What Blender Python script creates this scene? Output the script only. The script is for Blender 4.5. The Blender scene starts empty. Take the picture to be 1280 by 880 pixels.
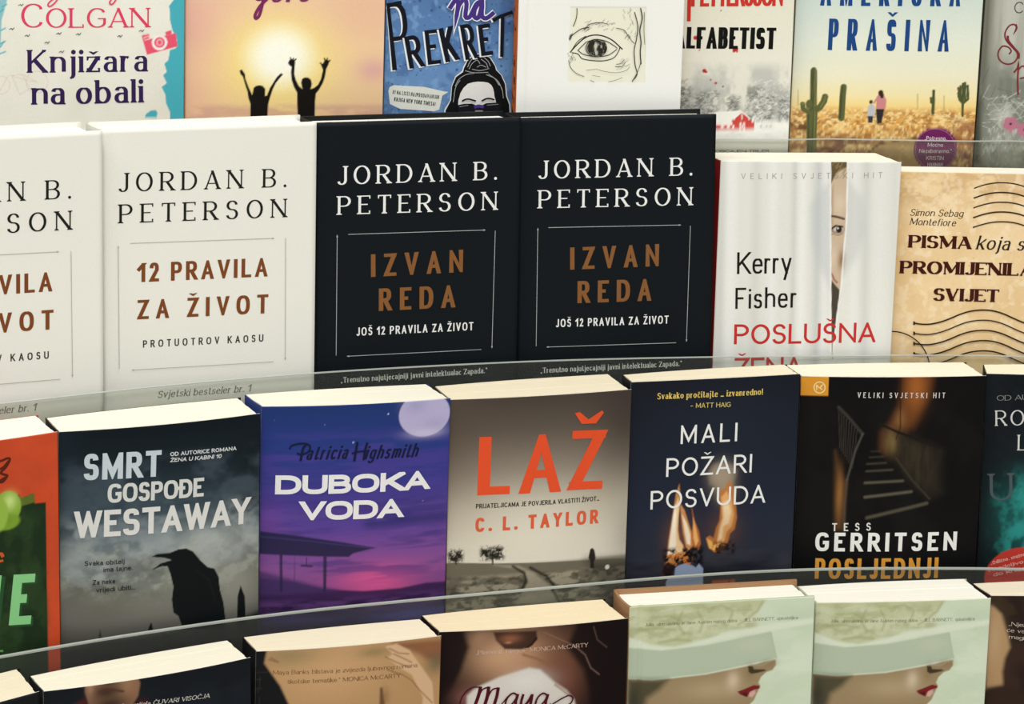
import bpy, bmesh, math, random
import numpy as np
from mathutils import Matrix, Vector

# ================================================================ camera
CAM = dict(z=1.650, pitch=16.2383, roll=1.8808, focal_px=3540.0)
SHELF_Z = [1.1780, 1.0323, 0.8964, 0.7595]
scene = bpy.context.scene
col = scene.collection
cam_data = bpy.data.cameras.new('camera')
cam = bpy.data.objects.new('camera', cam_data); col.objects.link(cam)
cam_data.sensor_fit = 'HORIZONTAL'; cam_data.sensor_width = 36.0
cam_data.lens = CAM['focal_px'] / 1280 * 36.0
cam_data.clip_start = .05; cam_data.clip_end = 60
_p, _r = math.radians(CAM['pitch']), math.radians(CAM['roll'])
_right = Vector((1, 0, 0)); _up = Vector((0, math.sin(_p), math.cos(_p))); _back = Vector((0, -math.cos(_p), math.sin(_p)))
_r2 = _right * math.cos(_r) + _up * math.sin(_r); _u2 = _up * math.cos(_r) - _right * math.sin(_r)
_m = Matrix((_r2, _u2, _back)).transposed().to_4x4(); _m.translation = (0, 0, CAM['z'])
cam.matrix_world = _m
scene.camera = cam
# ================================================================ world and lights
world = bpy.data.worlds.new('shop_interior_light'); scene.world = world; world.use_nodes = True
bg = world.node_tree.nodes['Background']; bg.inputs[0].default_value = (1.0, 1.0, .975, 1); bg.inputs[1].default_value = .42
def area(name, loc, target, sx, sy, power, color):
    l = bpy.data.lights.new(name, 'AREA'); l.shape = 'RECTANGLE'; l.size = sx; l.size_y = sy; l.energy = power; l.color = color
    o = bpy.data.objects.new(name, l); col.objects.link(o); o.location = loc
    o.rotation_euler = (Vector(target) - Vector(loc)).to_track_quat('-Z', 'Y').to_euler()
    return o
area('ceiling_panel_light', (-.9, 1.0, 3.0), (-.9, 1.2, 0), 2.0, .5, 26, (1, 1, .975))
area('ceiling_panel_light', (1.2, 1.0, 3.0), (1.2, 1.2, 0), 2.0, .5, 24, (1, 1, .975))
area('ceiling_panel_light', (.2, -1.2, 3.0), (.2, 1.2, .9), 3.0, .8, 40, (1, 1, .975))
# ================================================================ exposure
scene.view_settings.view_transform = 'Standard'; scene.view_settings.look = 'None'
scene.view_settings.exposure = 0.0; scene.view_settings.gamma = 1.0; scene.view_settings.use_curve_mapping = False

# name, shelf tier, foot point x y z (m), turn, tilt, lean (degrees), width, height, thickness, slump of the page block, bow of the cover (mm)
POSE = {
 'seaside': (0, -0.3533, 1.8554, 1.1799, 16.787, 0.636, 0.961, 129.7, 200.0, 29.8, -1.8, 1),
 'sunset': (0, -0.2283, 1.8967, 1.1791, 11.478, 0.280, 0.961, 136.0, 200.0, 24.5, -3.5, 0.5),
 'bluegirl': (0, -0.0951, 1.9303, 1.1796, 7.775, 0.489, 0.961, 139.9, 200.0, 25.0, 0.0, 0.5),
 'eye': (0, -0.0023, 1.9255, 1.1782, 7.775, -0.218, 0.961, 115.3, 200.0, 14.8, -0.7, 0),
 'barn': (0, 0.0585, 1.9536, 1.1784, 6.717, -0.746, 0.961, 134.1, 200.0, 24.5, -3.2, 0.5),
 'cactus': (0, 0.1925, 1.9746, 1.1785, 4.317, -0.476, 0.961, 132.9, 200.0, 29.9, -1.6, 1),
 'grey': (0, 0.3268, 1.9886, 1.1784, 1.985, -0.299, 0.961, 130.0, 200.0, 25.0, 0.0, 0.5),
 'white_a': (1, -0.4003, 1.7041, 1.0365, 27.561, 1.062, 2.181, 150.0, 235.9, 38.6, -2.0, 0),
 'white_b': (1, -0.2682, 1.7806, 1.0348, 21.588, 0.546, 2.181, 145.2, 234.2, 30.8, -2.7, 0),
 'black_a': (1, -0.1318, 1.8378, 1.0334, 15.673, -0.226, 2.181, 141.4, 232.8, 28.8, -5.7, 0),
 'black_b': (1, 0.0049, 1.8808, 1.0332, 9.393, -1.117, 2.181, 137.6, 232.1, 24.6, -6.3, 0),
 'curtain': (1, 0.1417, 1.9086, 1.0337, 5.478, -0.354, 2.181, 126.9, 200.7, 33.5, -9.1, 1.5),
 'letters': (1, 0.2673, 1.9307, 1.0331, 0.396, -0.721, 2.181, 140.0, 193.2, 21.1, 0.0, 0.5),
 'olive': (2, -0.4001, 1.5985, 0.8991, 31.454, 0.689, 1.419, 140.0, 202.9, 40.0, 3.2, 3),
 'raven': (2, -0.2815, 1.6784, 0.8988, 25.000, 0.589, 1.419, 133.1, 199.1, 39.8, 0.7, 5),
 'moon': (2, -0.1613, 1.7423, 0.8986, 16.584, 0.571, 1.419, 126.6, 200.2, 35.8, -5.4, 5),
 'field': (2, -0.0387, 1.7821, 0.8975, 17.149, 0.022, 1.419, 127.0, 197.9, 39.4, -1.8, 3),
 'flames': (2, 0.0838, 1.8249, 0.8971, 14.149, -0.473, 1.419, 120.4, 201.7, 25.4, -0.8, 1),
 'stairs': (2, 0.2026, 1.8594, 0.8973, 3.650, -1.024, 1.419, 128.9, 199.3, 35.3, -6.4, 3),
 'teal': (2, 0.3342, 1.8734, 0.8972, -3.526, -1.841, 1.419, 130.0, 201.4, 30.0, -0.0, 1),
 'tartan_x': (3, -0.3796, 1.5102, 0.7604, 38.304, -0.017, 1.358, 129.7, 200.4, 40.6, 8.5, 2),
 'face': (3, -0.2761, 1.5941, 0.7603, 27.816, -0.210, 1.358, 136.0, 199.0, 34.3, 0.1, 5),
 'torso': (3, -0.1570, 1.6651, 0.7619, 19.386, 0.763, 1.358, 123.2, 198.3, 33.3, -2.2, 4),
 'gown': (3, -0.0394, 1.7152, 0.7605, 15.139, -0.294, 1.358, 128.8, 197.3, 38.5, -4.5, 4),
 'green_a': (3, 0.0878, 1.7523, 0.7603, 11.429, -0.988, 1.358, 127.8, 204.8, 35.5, -2.6, 0),
 'green_b': (3, 0.2137, 1.7840, 0.7604, 7.269, -0.780, 1.358, 121.3, 199.8, 39.2, -6.1, 2),
 'dark_w': (3, 0.3356, 1.8038, 0.7602, 3.870, -1.201, 1.358, 130.0, 201.6, 31.5, -7.1, 2),
}

# ---------------------------------------------------------------- lettering
GL = {
'A':(.70,"0,0 50,100 100,0; b 17,30 83,30"),'B':(.60,"0,0 0,100; b 0,100 45,100 h 92,76 v 45,52 0,52; b 0,52 50,52 h 100,26 v 50,0 0,0"),
'C':(.68,"96,78 v 54,100 h 0,50 v 54,0 h 96,22"),'D':(.70,"0,0 0,100; b 0,100 38,100 h 100,50 v 38,0 0,0"),
'E':(.52,"0,0 0,100; B 0,100 100,100; b 0,52 86,52; B 0,0 100,0"),'F':(.50,"0,0 0,100; B 0,100 100,100; b 0,50 84,50"),
'G':(.72,"94,80 v 52,100 h 0,50 v 52,0 h 100,24 100,46; b 100,46 58,46"),'H':(.70,"0,0 0,100; 100,0 100,100; b 0,52 100,52"),
'I':(.0,"50,0 50,100"),'J':(.38,"100,100 100,24 v 45,0 h 0,16"),'K':(.66,"0,0 0,100; B 0,36 94,100; B 32,56 100,0"),
'L':(.50,"0,0 0,100; B 0,0 100,0"),'M':(.86,"0,0 0,100 50,14 100,100 100,0"),
'N':(.72,"0,0 0,100 100,0 100,100"),'O':(.78,"50,100 h 100,50 v 50,0 h 0,50 v 50,100"),
'P':(.58,"0,0 0,100; b 0,100 48,100 h 100,73 v 48,46 0,46"),'R':(.62,"0,0 0,100; b 0,100 46,100 h 94,74 v 46,48 0,48; B 46,48 100,0"),
'S':(.54,"92,80 v 50,100 h 4,75 v 50,52 h 98,26 v 50,0 h 2,20"),'T':(.60,"0,100 100,100; E 50,0 50,100"),
'U':(.68,"0,100 0,34 v 50,0 h 100,34 100,100"),'V':(.68,"0,100 50,0 100,100"),'W':(1.0,"0,100 25,0 50,92 75,0 100,100"),
'X':(.64,"0,100 100,0; 0,0 100,100"),'Y':(.64,"0,100 50,46 100,100; E 50,0 50,46"),'Z':(.58,"0,100 100,100; 100,100 0,0; 0,0 100,0"),
'0':(.5,"50,100 h 100,50 v 50,0 h 0,50 v 50,100"),'1':(.26,"0,78 100,100; 100,100 100,0"),'2':(.48,"4,74 v 48,100 h 94,72 94,64 2,0 100,0"),
'#':(.5,"20,0 40,100; 60,0 80,100; b 0,35 100,35; b 0,68 100,68"),
'a':(.42,"8,54 v 50,68 h 96,48 96,0; b 96,40 48,40 h 2,20 v 46,0 h 96,16"),'b':(.48,"0,0 0,100; b 0,46 v 50,68 h 100,34 v 50,0 h 0,20"),
'c':(.42,"96,54 v 54,68 h 0,34 v 54,0 h 96,14"),'d':(.48,"100,0 100,100; b 100,46 v 50,68 h 0,34 v 50,0 h 100,20"),
'e':(.46,"b 2,37 98,37 v 52,68 h 0,34 v 52,0 h 94,14"),'f':(.26,"100,100 h 36,80 36,0; b -12,67 90,67"),
'g':(.48,"b 100,68 100,-8 v 50,-30 h 4,-16; b 100,48 v 50,68 h 0,36 v 50,4 h 100,22"),'h':(.48,"0,0 0,100; b 0,44 v 52,68 h 100,44 100,0"),
'i':(.0,"50,0 50,68; o 50,92"),'j':(.10,"90,68 90,-12 v -60,-30; o 90,92"),'k':(.44,"0,0 0,100; B 0,26 88,68; B 34,42 100,0"),
'l':(.0,"50,0 50,100"),'m':(.80,"0,0 0,68; b 0,46 v 27,68 h 50,46 50,0; b 50,46 v 77,68 h 100,46 100,0"),
'n':(.48,"0,0 0,68; b 0,44 v 52,68 h 100,44 100,0"),'o':(.50,"50,68 h 100,34 v 50,0 h 0,34 v 50,68"),
'p':(.48,"0,-30 0,68; b 0,46 v 50,68 h 100,34 v 50,0 h 0,20"),'r':(.26,"0,0 0,68; b 0,40 v 66,68 98,62"),
's':(.38,"90,56 v 50,68 h 6,51 v 50,36 h 96,18 v 50,0 h 4,13"),'t':(.26,"36,92 36,16 v 74,0 100,3; b -8,67 92,67"),
'u':(.48,"0,68 0,22 v 46,0 h 100,22; 100,68 100,0"),'v':(.44,"0,68 50,0 100,68"),'w':(.7,"0,68 26,0 50,66 74,0 100,68"),
'x':(.44,"0,68 100,0; 0,0 100,68"),'y':(.46,"0,68 52,2; 100,68 36,-30"),'z':(.40,"0,68 100,68; 100,68 0,0; 0,0 100,0"),
'.':(.04,"o 50,4"),',':(.08,"b 60,8 20,-14"),'!':(.04,"E 50,28 50,100; o 50,4"),'-':(.28,"b 0,34 100,34"),'\u2013':(.5,"b 0,40 100,40"),
'\u201e':(.24,"b 30,12 10,-14; b 90,12 70,-14"),'\u201c':(.24,"b 10,100 30,74; b 70,100 90,74"),'\u2026':(.5,"o 5,4; o 50,4; o 95,4"),
}
CARON = {'\u010d':'c','\u0161':'s','\u017e':'z','\u010c':'C','\u0160':'S','\u017d':'Z'}
ACUTE = {'\u0107':'c'}
def arc(p, q, mode, n=7, sq=1.0):
    out = []
    for i in range(1, n + 1):
        a = i / n * math.pi / 2
        s_, c_ = math.sin(a) ** sq, 1 - math.cos(a) ** sq
        if mode == 'h': out.append((p[0] + (q[0] - p[0]) * s_, p[1] + (q[1] - p[1]) * c_))
        else: out.append((p[0] + (q[0] - p[0]) * c_, p[1] + (q[1] - p[1]) * s_))
    return out
def parse_glyph(spec, sq):
    res = []
    for st in spec.split(';'):
        tk = st.split(); flag = ''
        if tk[0] in ('b', 'B', 'E', 't', 'o'): flag = tk.pop(0)
        pts = []; corner = []; mode = None; kinds = []
        for t in tk:
            if t in ('h', 'v'): mode = t; continue
            q = tuple(float(a) for a in t.split(','))
            if not pts: pts.append(q); continue
            if mode:
                a = arc(pts[-1], q, mode, 7, sq); pts += a; kinds += ['c'] * len(a); mode = None
            else: pts.append(q); kinds.append('l')
        res.append((flag, pts, kinds))
    return res
def clip_poly(P, axis_val, keep_below):
    out = []
    for i in range(len(P)):
        a, b = P[i], P[(i + 1) % len(P)]
        ia = (a[1] <= axis_val) == keep_below or a[1] == axis_val
        ib = (b[1] <= axis_val) == keep_below or b[1] == axis_val
        if ia: out.append(a)
        if ia != ib:
            t = (axis_val - a[1]) / (b[1] - a[1]); out.append((a[0] + t * (b[0] - a[0]), axis_val))
    return out
def ribbon(pts, hws, ext0, ext1):
    """quads for a mitred ribbon; hws one half width per segment end list"""
    n = len(pts); seg = []
    for i in range(n - 1):
        dx, dy = pts[i+1][0] - pts[i][0], pts[i+1][1] - pts[i][1]
        L = math.hypot(dx, dy) or 1e-9; seg.append((dx / L, dy / L))
    pts = list(pts)
    pts[0] = (pts[0][0] - seg[0][0] * ext0, pts[0][1] - seg[0][1] * ext0)
    pts[-1] = (pts[-1][0] + seg[-1][0] * ext1, pts[-1][1] + seg[-1][1] * ext1)
    L_, R_ = [], []
    for i in range(n):
        if i == 0: nx, ny, k = -seg[0][1], seg[0][0], 1
        elif i == n - 1: nx, ny, k = -seg[-1][1], seg[-1][0], 1
        else:
            n1 = (-seg[i-1][1], seg[i-1][0]); n2 = (-seg[i][1], seg[i][0])
            mx, my = n1[0] + n2[0], n1[1] + n2[1]; m = math.hypot(mx, my) or 1e-9
            nx, ny = mx / m, my / m; k = 1 / max(.18, nx * n1[0] + ny * n1[1])
        w = hws[i] * k
        L_.append((pts[i][0] + nx * w, pts[i][1] + ny * w)); R_.append((pts[i][0] - nx * w, pts[i][1] - ny * w))
    return [[L_[i], L_[i+1], R_[i+1], R_[i]] for i in range(n - 1)]
def glyph_polys(ch, H, s, sw, th, serif, sq):
    """polygons of one glyph in mm, baseline at 0, left edge at 0; returns polys, advance"""
    acc = None
    if ch in CARON: acc = 'caron'; base = CARON[ch]
    elif ch in ACUTE: acc = 'acute'; base = ACUTE[ch]
    elif ch in ('\u0110', '\u0111'): acc = 'bar'; base = 'D'
    else: base = ch
    if base not in GL: return [], .3 * H * s
    w, spec = GL[base]
    W = w * s * H + sw
    polys = []
    strokes = parse_glyph(spec, sq)
    ys = [p[1] for f, P, k in strokes if f != 'o' for p in P] or [0]
    lo = -1e9 if min(ys) < -5 else 0
    xh = .68 * H + .32 * th * .5
    hi = H if max(ys) > 75 else xh
    if base in '.,': hi = H
    def mp(p): return (sw / 2 + p[0] / 100 * (W - sw), th / 2 + p[1] / 100 * (H - th))
    for f, P, K in strokes:
        if f == 'o':
            c = mp(P[0]); r = sw * .58
            polys.append([(c[0] + r * math.cos(a * math.pi / 5), max(0, c[1]) + r * math.sin(a * math.pi / 5)) for a in range(10)]); continue
        Q = [mp(p) for p in P]
        parts = []
        if serif and 'c' not in K and len(Q) > 2:
            parts = [([Q[i], Q[i+1]], ['l']) for i in range(len(Q) - 1)]
        else: parts = [(Q, K)]
        for Q, K in parts:
            hws = []
            for i in range(len(Q)):
                a = Q[max(0, i - 1)]; b = Q[min(len(Q) - 1, i + 1)]
                dx, dy = b[0] - a[0], b[1] - a[1]; L = math.hypot(dx, dy) or 1e-9
                sn = abs(dy / L)
                if K and 'c' not in K and len(Q) == 2 and .25 < sn < .99:
                    wv = sw if dx * dy < 0 else (th * 1.35 if serif else sw)
                    if base in 'Zz' : wv = sw
                    if not serif: wv = sw * .5 + (sw * sn + th * (1 - sn)) * .5
                elif serif and base in 'MN' and sn > .99 and (Q[0][0] < W * .4 or base == 'N'): wv = th * 1.3
                else: wv = th + (sw - th) * sn ** 1.3
                hws.append(wv / 2)
            def ext(a, b, isline):
                if not isline: return 0
                dx, dy = abs(b[0] - a[0]), abs(b[1] - a[1])
                if dx < 1e-6: return th / 2
                if dy < 1e-6: return sw / 2
                if .25 * H < a[1] < .6 * H or (base == 'M' and abs(a[0] - W / 2) < .1 * H): return th * .3
                return sw * .9
            e0 = 0 if f in ('b', 'B') else ext(Q[0], Q[1], K[0] == 'l')
            e1 = 0 if f in ('b', 'E') else ext(Q[-1], Q[-2], K[-1] == 'l')
            for q in ribbon(Q, hws, e0, e1):
                q = clip_poly(q, hi, True)
                if q and lo == 0: q = clip_poly(q, 0, False)
                if len(q) > 2: polys.append(q)
            if serif:
                for (a, b, e, kk, hh) in ((Q[0], Q[1], e0, K[0], hws[0]), (Q[-1], Q[-2], e1, K[-1], hws[-1])):
                    if e == 0 or kk != 'l': continue
                    dx, dy = a[0] - b[0], a[1] - b[1]; L = math.hypot(dx, dy)
                    if abs(dy) / L > .5:
                        top = dy > 0; yb = a[1] + (th / 2 if top else -th / 2)
                        if top and abs(yb - H) > .12 * H and abs(yb - .68 * H) > .12 * H: continue
                        if (not top) and yb < -.1 * H: pass
                        x = a[0]; l = hh + serif * H; r_ = hh + serif * H; sg = -1 if top else 1
                        if top and base.islower(): r_ = hh
                        if (top and base in 'AM' and abs(a[0] - (sw / 2 + .5 * (W - sw))) < .1 * H) or (not top and base in 'VvW' or (not top and base == 'M' and abs(a[0] - W / 2) < .2 * W) or (not top and base == 'N' and abs(b[0] - a[0]) < 1e-6 and a[0] > .5 * W)): continue
                        y0, y1, y2 = yb, yb + sg * th * .8, yb + sg * (th * .8 + .05 * H)
                        polys.append([(x - l, y0), (x + r_, y0), (x + r_, y1), (x - l, y1)])
                        polys.append([(x - l * .75, y1), (x + r_ * .75 if r_ > hh else x + hh, y1), (x + hh, y2), (x - hh, y2)])
                    elif abs(dy) / L < .05:
                        x = a[0] + (sw / 2 if dx > 0 else -sw / 2); y = a[1]; t_ = th * .9; hh_ = .15 * H
                        s2 = -1 if dx > 0 else 1
                        yy = [(y - hh_, y)] if y > .6 * H or base in 'T' else ([(y, y + hh_)] if y < .3 * H else [(y - hh_ * .6, y + hh_ * .6)])
                        for ya, yb2 in yy: polys.append([(x, ya), (x, yb2), (x + s2 * t_ * 1.6, yb2), (x + s2 * t_, ya)])
    cx = W / 2
    top = H if base.isupper() else .68 * H
    if acc == 'caron':
        g = .08 * H; hgt = .15 * H; wd = min(.17 * H, W * .42) + sw * .3; t2 = max(sw * .75, .06 * H)
        y0 = top + g
        polys.append([(cx, y0), (cx - wd, y0 + hgt), (cx - wd + t2, y0 + hgt + .01), (cx, y0 + t2 * .8)])
        polys.append([(cx, y0), (cx, y0 + t2 * .8), (cx + wd - t2, y0 + hgt), (cx + wd, y0 + hgt)])
    if acc == 'acute':
        y0 = top + .07 * H; t2 = max(sw * .8, .06 * H)
        polys.append([(cx, y0), (cx + t2, y0), (cx + .15 * H + t2, y0 + .17 * H), (cx + .15 * H, y0 + .17 * H)])
    if acc == 'bar': polys.append([(-.12 * H * s, .45 * H), (W * .45, .45 * H), (W * .45, .45 * H + th), (-.12 * H * s, .45 * H + th)])
    return polys, W
def text_polys(txt, x0, z0, x1, z1, H, st):
    """polygons (mm on the cover) of a line of lettering running from (x0,z0) to (x1,z1)"""
    sw = st.get('w', .15) * H; th = sw * st.get('c', .9); serif = st.get('serif', 0); sl = st.get('slant', 0); sq = st.get('sq', 1.0)
    length = math.hypot(x1 - x0, z1 - z0)
    s = st.get('s'); tr = st.get('tr', .12)
    n = len(txt)
    def nat(s): return sum(glyph_polys(c, H, s, sw, th, serif, sq)[1] for c in txt)
    if s is None:
        lo_, hi_ = .1, 4
        for _ in range(30):
            m = (lo_ + hi_) / 2
            if nat(m) + tr * H * (n - 1) > length: hi_ = m
            else: lo_ = m
        s = lo_; trk = tr * H
    else: trk = (length - nat(s)) / max(1, n - 1)
    ca, sa = (x1 - x0) / length, (z1 - z0) / length
    out = []; x = 0
    for c in txt:
        ps, W = glyph_polys(c, H, s, sw, th, serif, sq)
        for p in ps:
            out.append([(x0 + (x + a + sl * b) * ca - b * sa, z0 + (x + a + sl * b) * sa + b * ca) for a, b in p])
        x += W + trk
    return out
# ---------------------------------------------------------------- printed pictures
def lin(c): return np.where(c <= .04045, c / 12.92, ((c + .055) / 1.055) ** 2.4)
def hexc(h): return lin(np.array([int(h[i:i+2], 16) / 255 for i in (1, 3, 5)]))
def smooth(t): t = np.clip(t, 0, 1); return t * t * (3 - 2 * t)
def vnoise(x, z, seed):
    r = np.random.RandomState(seed); T = r.rand(64, 64)
    xi, zi = np.floor(x).astype(int), np.floor(z).astype(int); fx, fz = smooth(x - xi), smooth(z - zi)
    g = lambda a, b: T[a % 64, b % 64]
    return (g(xi, zi) * (1 - fx) + g(xi + 1, zi) * fx) * (1 - fz) + (g(xi, zi + 1) * (1 - fx) + g(xi + 1, zi + 1) * fx) * fz
def fbm(x, z, seed, octv=4):
    s = 0; a = .5; t = 0
    for i in range(octv): s = s + a * vnoise(x * 2 ** i + i * 7.3, z * 2 ** i + i * 3.1, seed + i); t += a; a *= .55
    return s / t
def seg_dist(X, Z, pts, closed):
    d = np.full(X.shape, 1e9); n = len(pts)
    for i in range(n if closed else n - 1):
        a = pts[i]; b = pts[(i + 1) % n]; dx, dz = b[0] - a[0], b[1] - a[1]; L = dx * dx + dz * dz or 1e-9
        t = np.clip(((X - a[0]) * dx + (Z - a[1]) * dz) / L, 0, 1)
        d = np.minimum(d, np.hypot(X - a[0] - t * dx, Z - a[1] - t * dz))
    return d
def inside(X, Z, pts):
    c = np.zeros(X.shape, bool); n = len(pts); j = n - 1
    for i in range(n):
        xi, zi = pts[i]; xj, zj = pts[j]
        if zi != zj:
            c ^= ((zi > Z) != (zj > Z)) & (X < (xj - xi) * (Z - zi) / (zj - zi) + xi)
        j = i
    return c
def paint(X, Z, ops):
    """colours (linear rgb) of a printed picture at cover points X, Z in mm"""
    C = np.zeros(X.shape + (3,))
    def blend(sel, m, col):
        m = np.broadcast_to(m, X.shape if sel is ALL else m.shape).reshape(-1)[:, None]; C[sel] = C[sel] * (1 - m) + col * m
    ALL = np.ones(X.shape, bool)
    for op in ops:
        k = op[0]
        if k == 'fill': C[:] = hexc(op[1])
        elif k in ('grad', 'gradx'):
            st = sorted(op[1]); v = Z if k == 'grad' else X
            cs = np.array([hexc(c) for _, c in st]) ** (1 / 2.2); xs = [a for a, _ in st]
            for i in range(3): C[..., i] = np.interp(v, xs, cs[:, i]) ** 2.2
        elif k == 'glow':
            _, x, z, rx, rz, col, al = op
            blend(ALL, al * np.exp(-(((X - x) / rx) ** 2 + ((Z - z) / rz) ** 2)), hexc(col))
        elif k == 'disc':
            _, x, z, rx, rz, rot, col, al, so = op
            ca, sa = math.cos(math.radians(rot)), math.sin(math.radians(rot)); dx, dz = X - x, Z - z
            r = np.hypot((dx * ca + dz * sa) / rx, (-dx * sa + dz * ca) / rz)
            blend(ALL, al * smooth(.5 + (1 - r) * min(rx, rz) / max(so, .5)), hexc(col))
        elif k == 'poly':
            _, pts, col, al, so = op
            so = max(so, .55); xs = [p[0] for p in pts]; zs = [p[1] for p in pts]
            sel = (X > min(xs) - so) & (X < max(xs) + so) & (Z > min(zs) - so) & (Z < max(zs) + so)
            x, z = X[sel], Z[sel]; d = seg_dist(x, z, pts, True); d = np.where(inside(x, z, pts), d, -d)
            blend(sel, al * smooth(.5 + d / so), hexc(col))
        elif k == 'line':
            _, pts, wd, col, al, so = op
            so = max(so, .5); xs = [p[0] for p in pts]; zs = [p[1] for p in pts]; e = wd + so
            sel = (X > min(xs) - e) & (X < max(xs) + e) & (Z > min(zs) - e) & (Z < max(zs) + e)
            d = seg_dist(X[sel], Z[sel], pts, False); blend(sel, al * min(1, wd / .5) * smooth(.5 + (wd / 2 - d) / so), hexc(col))
        elif k == 'cloud':   # fractal patches of a colour inside a box
            _, x0, x1, z0, z1, edge, sx, sz, th, soft, col, al, seed = op
            n = fbm(X / sx, Z / sz, seed)
            box = smooth((X - x0) / edge + .5) * smooth((x1 - X) / edge + .5) * smooth((Z - z0) / edge + .5) * smooth((z1 - Z) / edge + .5)
            blend(ALL, al * box * smooth((n - th) / soft + .5), hexc(col))
        elif k == 'spots':
            _, n, x0, x1, z0, z1, r0, r1, col, al, seed = op
            r = random.Random(seed)
            for _i in range(n):
                x, z, q = r.uniform(x0, x1), r.uniform(z0, z1), r.uniform(r0, r1)
                sel = (abs(X - x) < q * 1.6 + .4) & (abs(Z - z) < q * 1.6 + .4)
                blend(sel, al * smooth(.5 + (q - np.hypot(X[sel] - x, Z[sel] - z)) / .6), hexc(col))
        elif k == 'dashes':
            _, n, x0, x1, z0, z1, l0, l1, a0, a1, wd, col, al, seed = op
            r = random.Random(seed)
            for _i in range(n):
                x, z, L, a = r.uniform(x0, x1), r.uniform(z0, z1), r.uniform(l0, l1), math.radians(r.uniform(a0, a1))
                p = [(x, z), (x + L * math.cos(a), z + L * math.sin(a))]
                e = wd + .6
                sel = (X > min(p[0][0], p[1][0]) - e) & (X < max(p[0][0], p[1][0]) + e) & (Z > min(p[0][1], p[1][1]) - e) & (Z < max(p[0][1], p[1][1]) + e)
                if sel.any(): blend(sel, al * smooth(.5 + (wd / 2 - seg_dist(X[sel], Z[sel], p, False)) / .6), hexc(col))
    return np.clip(C, 0, 1)


# ================================================================ materials
MATS = {}
def nodes_of(m):
    m.use_nodes = True; nt = m.node_tree; return nt, nt.nodes['Principled BSDF']
def rgb(h):
    c = hexc(h); return (float(c[0]), float(c[1]), float(c[2]), 1)
def solid(h, rough=.45, metal=0.0, spec=.1):
    """printed ink or painted board: one colour with a faint mottled grain"""
    key = (h, rough, metal)
    if key in MATS: return MATS[key]
    m = bpy.data.materials.new('ink_' + h[1:]); nt, b = nodes_of(m)
    n = nt.nodes.new('ShaderNodeTexNoise'); n.inputs['Scale'].default_value = 900; n.inputs['Detail'].default_value = 3
    g = nt.nodes.new('ShaderNodeTexCoord'); nt.links.new(g.outputs['Object'], n.inputs['Vector'])
    mr = nt.nodes.new('ShaderNodeMapRange'); mr.inputs[3].default_value = .93; mr.inputs[4].default_value = 1.07
    nt.links.new(n.outputs[0], mr.inputs[0])
    mx = nt.nodes.new('ShaderNodeMix'); mx.data_type = 'RGBA'; mx.blend_type = 'MULTIPLY'; mx.inputs[0].default_value = 1
    mx.inputs[6].default_value = rgb(h); nt.links.new(mr.outputs[0], mx.inputs[7]); nt.links.new(mx.outputs[2], b.inputs['Base Color'])
    b.inputs['Roughness'].default_value = rough; b.inputs['Metallic'].default_value = metal; b.inputs['Specular IOR Level'].default_value = spec
    MATS[key] = m; return m
def print_mat():
    if 'print' in MATS: return MATS['print']
    m = bpy.data.materials.new('printed_cover'); nt, b = nodes_of(m)
    a = nt.nodes.new('ShaderNodeAttribute'); a.attribute_name = 'print'
    g = nt.nodes.new('ShaderNodeTexCoord')
    n = nt.nodes.new('ShaderNodeTexNoise'); n.inputs['Scale'].default_value = 1100; n.inputs['Detail'].default_value = 2
    nt.links.new(g.outputs['Object'], n.inputs['Vector'])
    mr = nt.nodes.new('ShaderNodeMapRange'); mr.inputs[3].default_value = .94; mr.inputs[4].default_value = 1.06; nt.links.new(n.outputs[0], mr.inputs[0])
    mx = nt.nodes.new('ShaderNodeMix'); mx.data_type = 'RGBA'; mx.blend_type = 'MULTIPLY'; mx.inputs[0].default_value = 1
    nt.links.new(a.outputs['Color'], mx.inputs[6]); nt.links.new(mr.outputs[0], mx.inputs[7]); nt.links.new(mx.outputs[2], b.inputs['Base Color'])
    b.inputs['Roughness'].default_value = .5; b.inputs['Specular IOR Level'].default_value = .1
    MATS['print'] = m; return m
def paper(h):
    key = 'paper' + h
    if key in MATS: return MATS[key]
    m = bpy.data.materials.new('page_paper_' + h[1:]); nt, b = nodes_of(m)
    g = nt.nodes.new('ShaderNodeTexCoord'); mp = nt.nodes.new('ShaderNodeMapping'); mp.inputs['Scale'].default_value = (30, 2600, 20)
    nt.links.new(g.outputs['Object'], mp.inputs[0])
    n = nt.nodes.new('ShaderNodeTexNoise'); n.inputs['Scale'].default_value = 1; n.inputs['Detail'].default_value = 2; nt.links.new(mp.outputs[0], n.inputs['Vector'])
    mr = nt.nodes.new('ShaderNodeMapRange'); mr.inputs[3].default_value = .92; mr.inputs[4].default_value = 1.06; nt.links.new(n.outputs[0], mr.inputs[0])
    mx = nt.nodes.new('ShaderNodeMix'); mx.data_type = 'RGBA'; mx.blend_type = 'MULTIPLY'; mx.inputs[0].default_value = 1
    mx.inputs[6].default_value = rgb(h); nt.links.new(mr.outputs[0], mx.inputs[7]); nt.links.new(mx.outputs[2], b.inputs['Base Color'])
    bp = nt.nodes.new('ShaderNodeBump'); bp.inputs['Strength'].default_value = .15; bp.inputs['Distance'].default_value = .0003
    nt.links.new(n.outputs[0], bp.inputs['Height']); nt.links.new(bp.outputs[0], b.inputs['Normal'])
    b.inputs['Roughness'].default_value = .8; b.inputs['Specular IOR Level'].default_value = .15
    MATS[key] = m; return m
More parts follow.
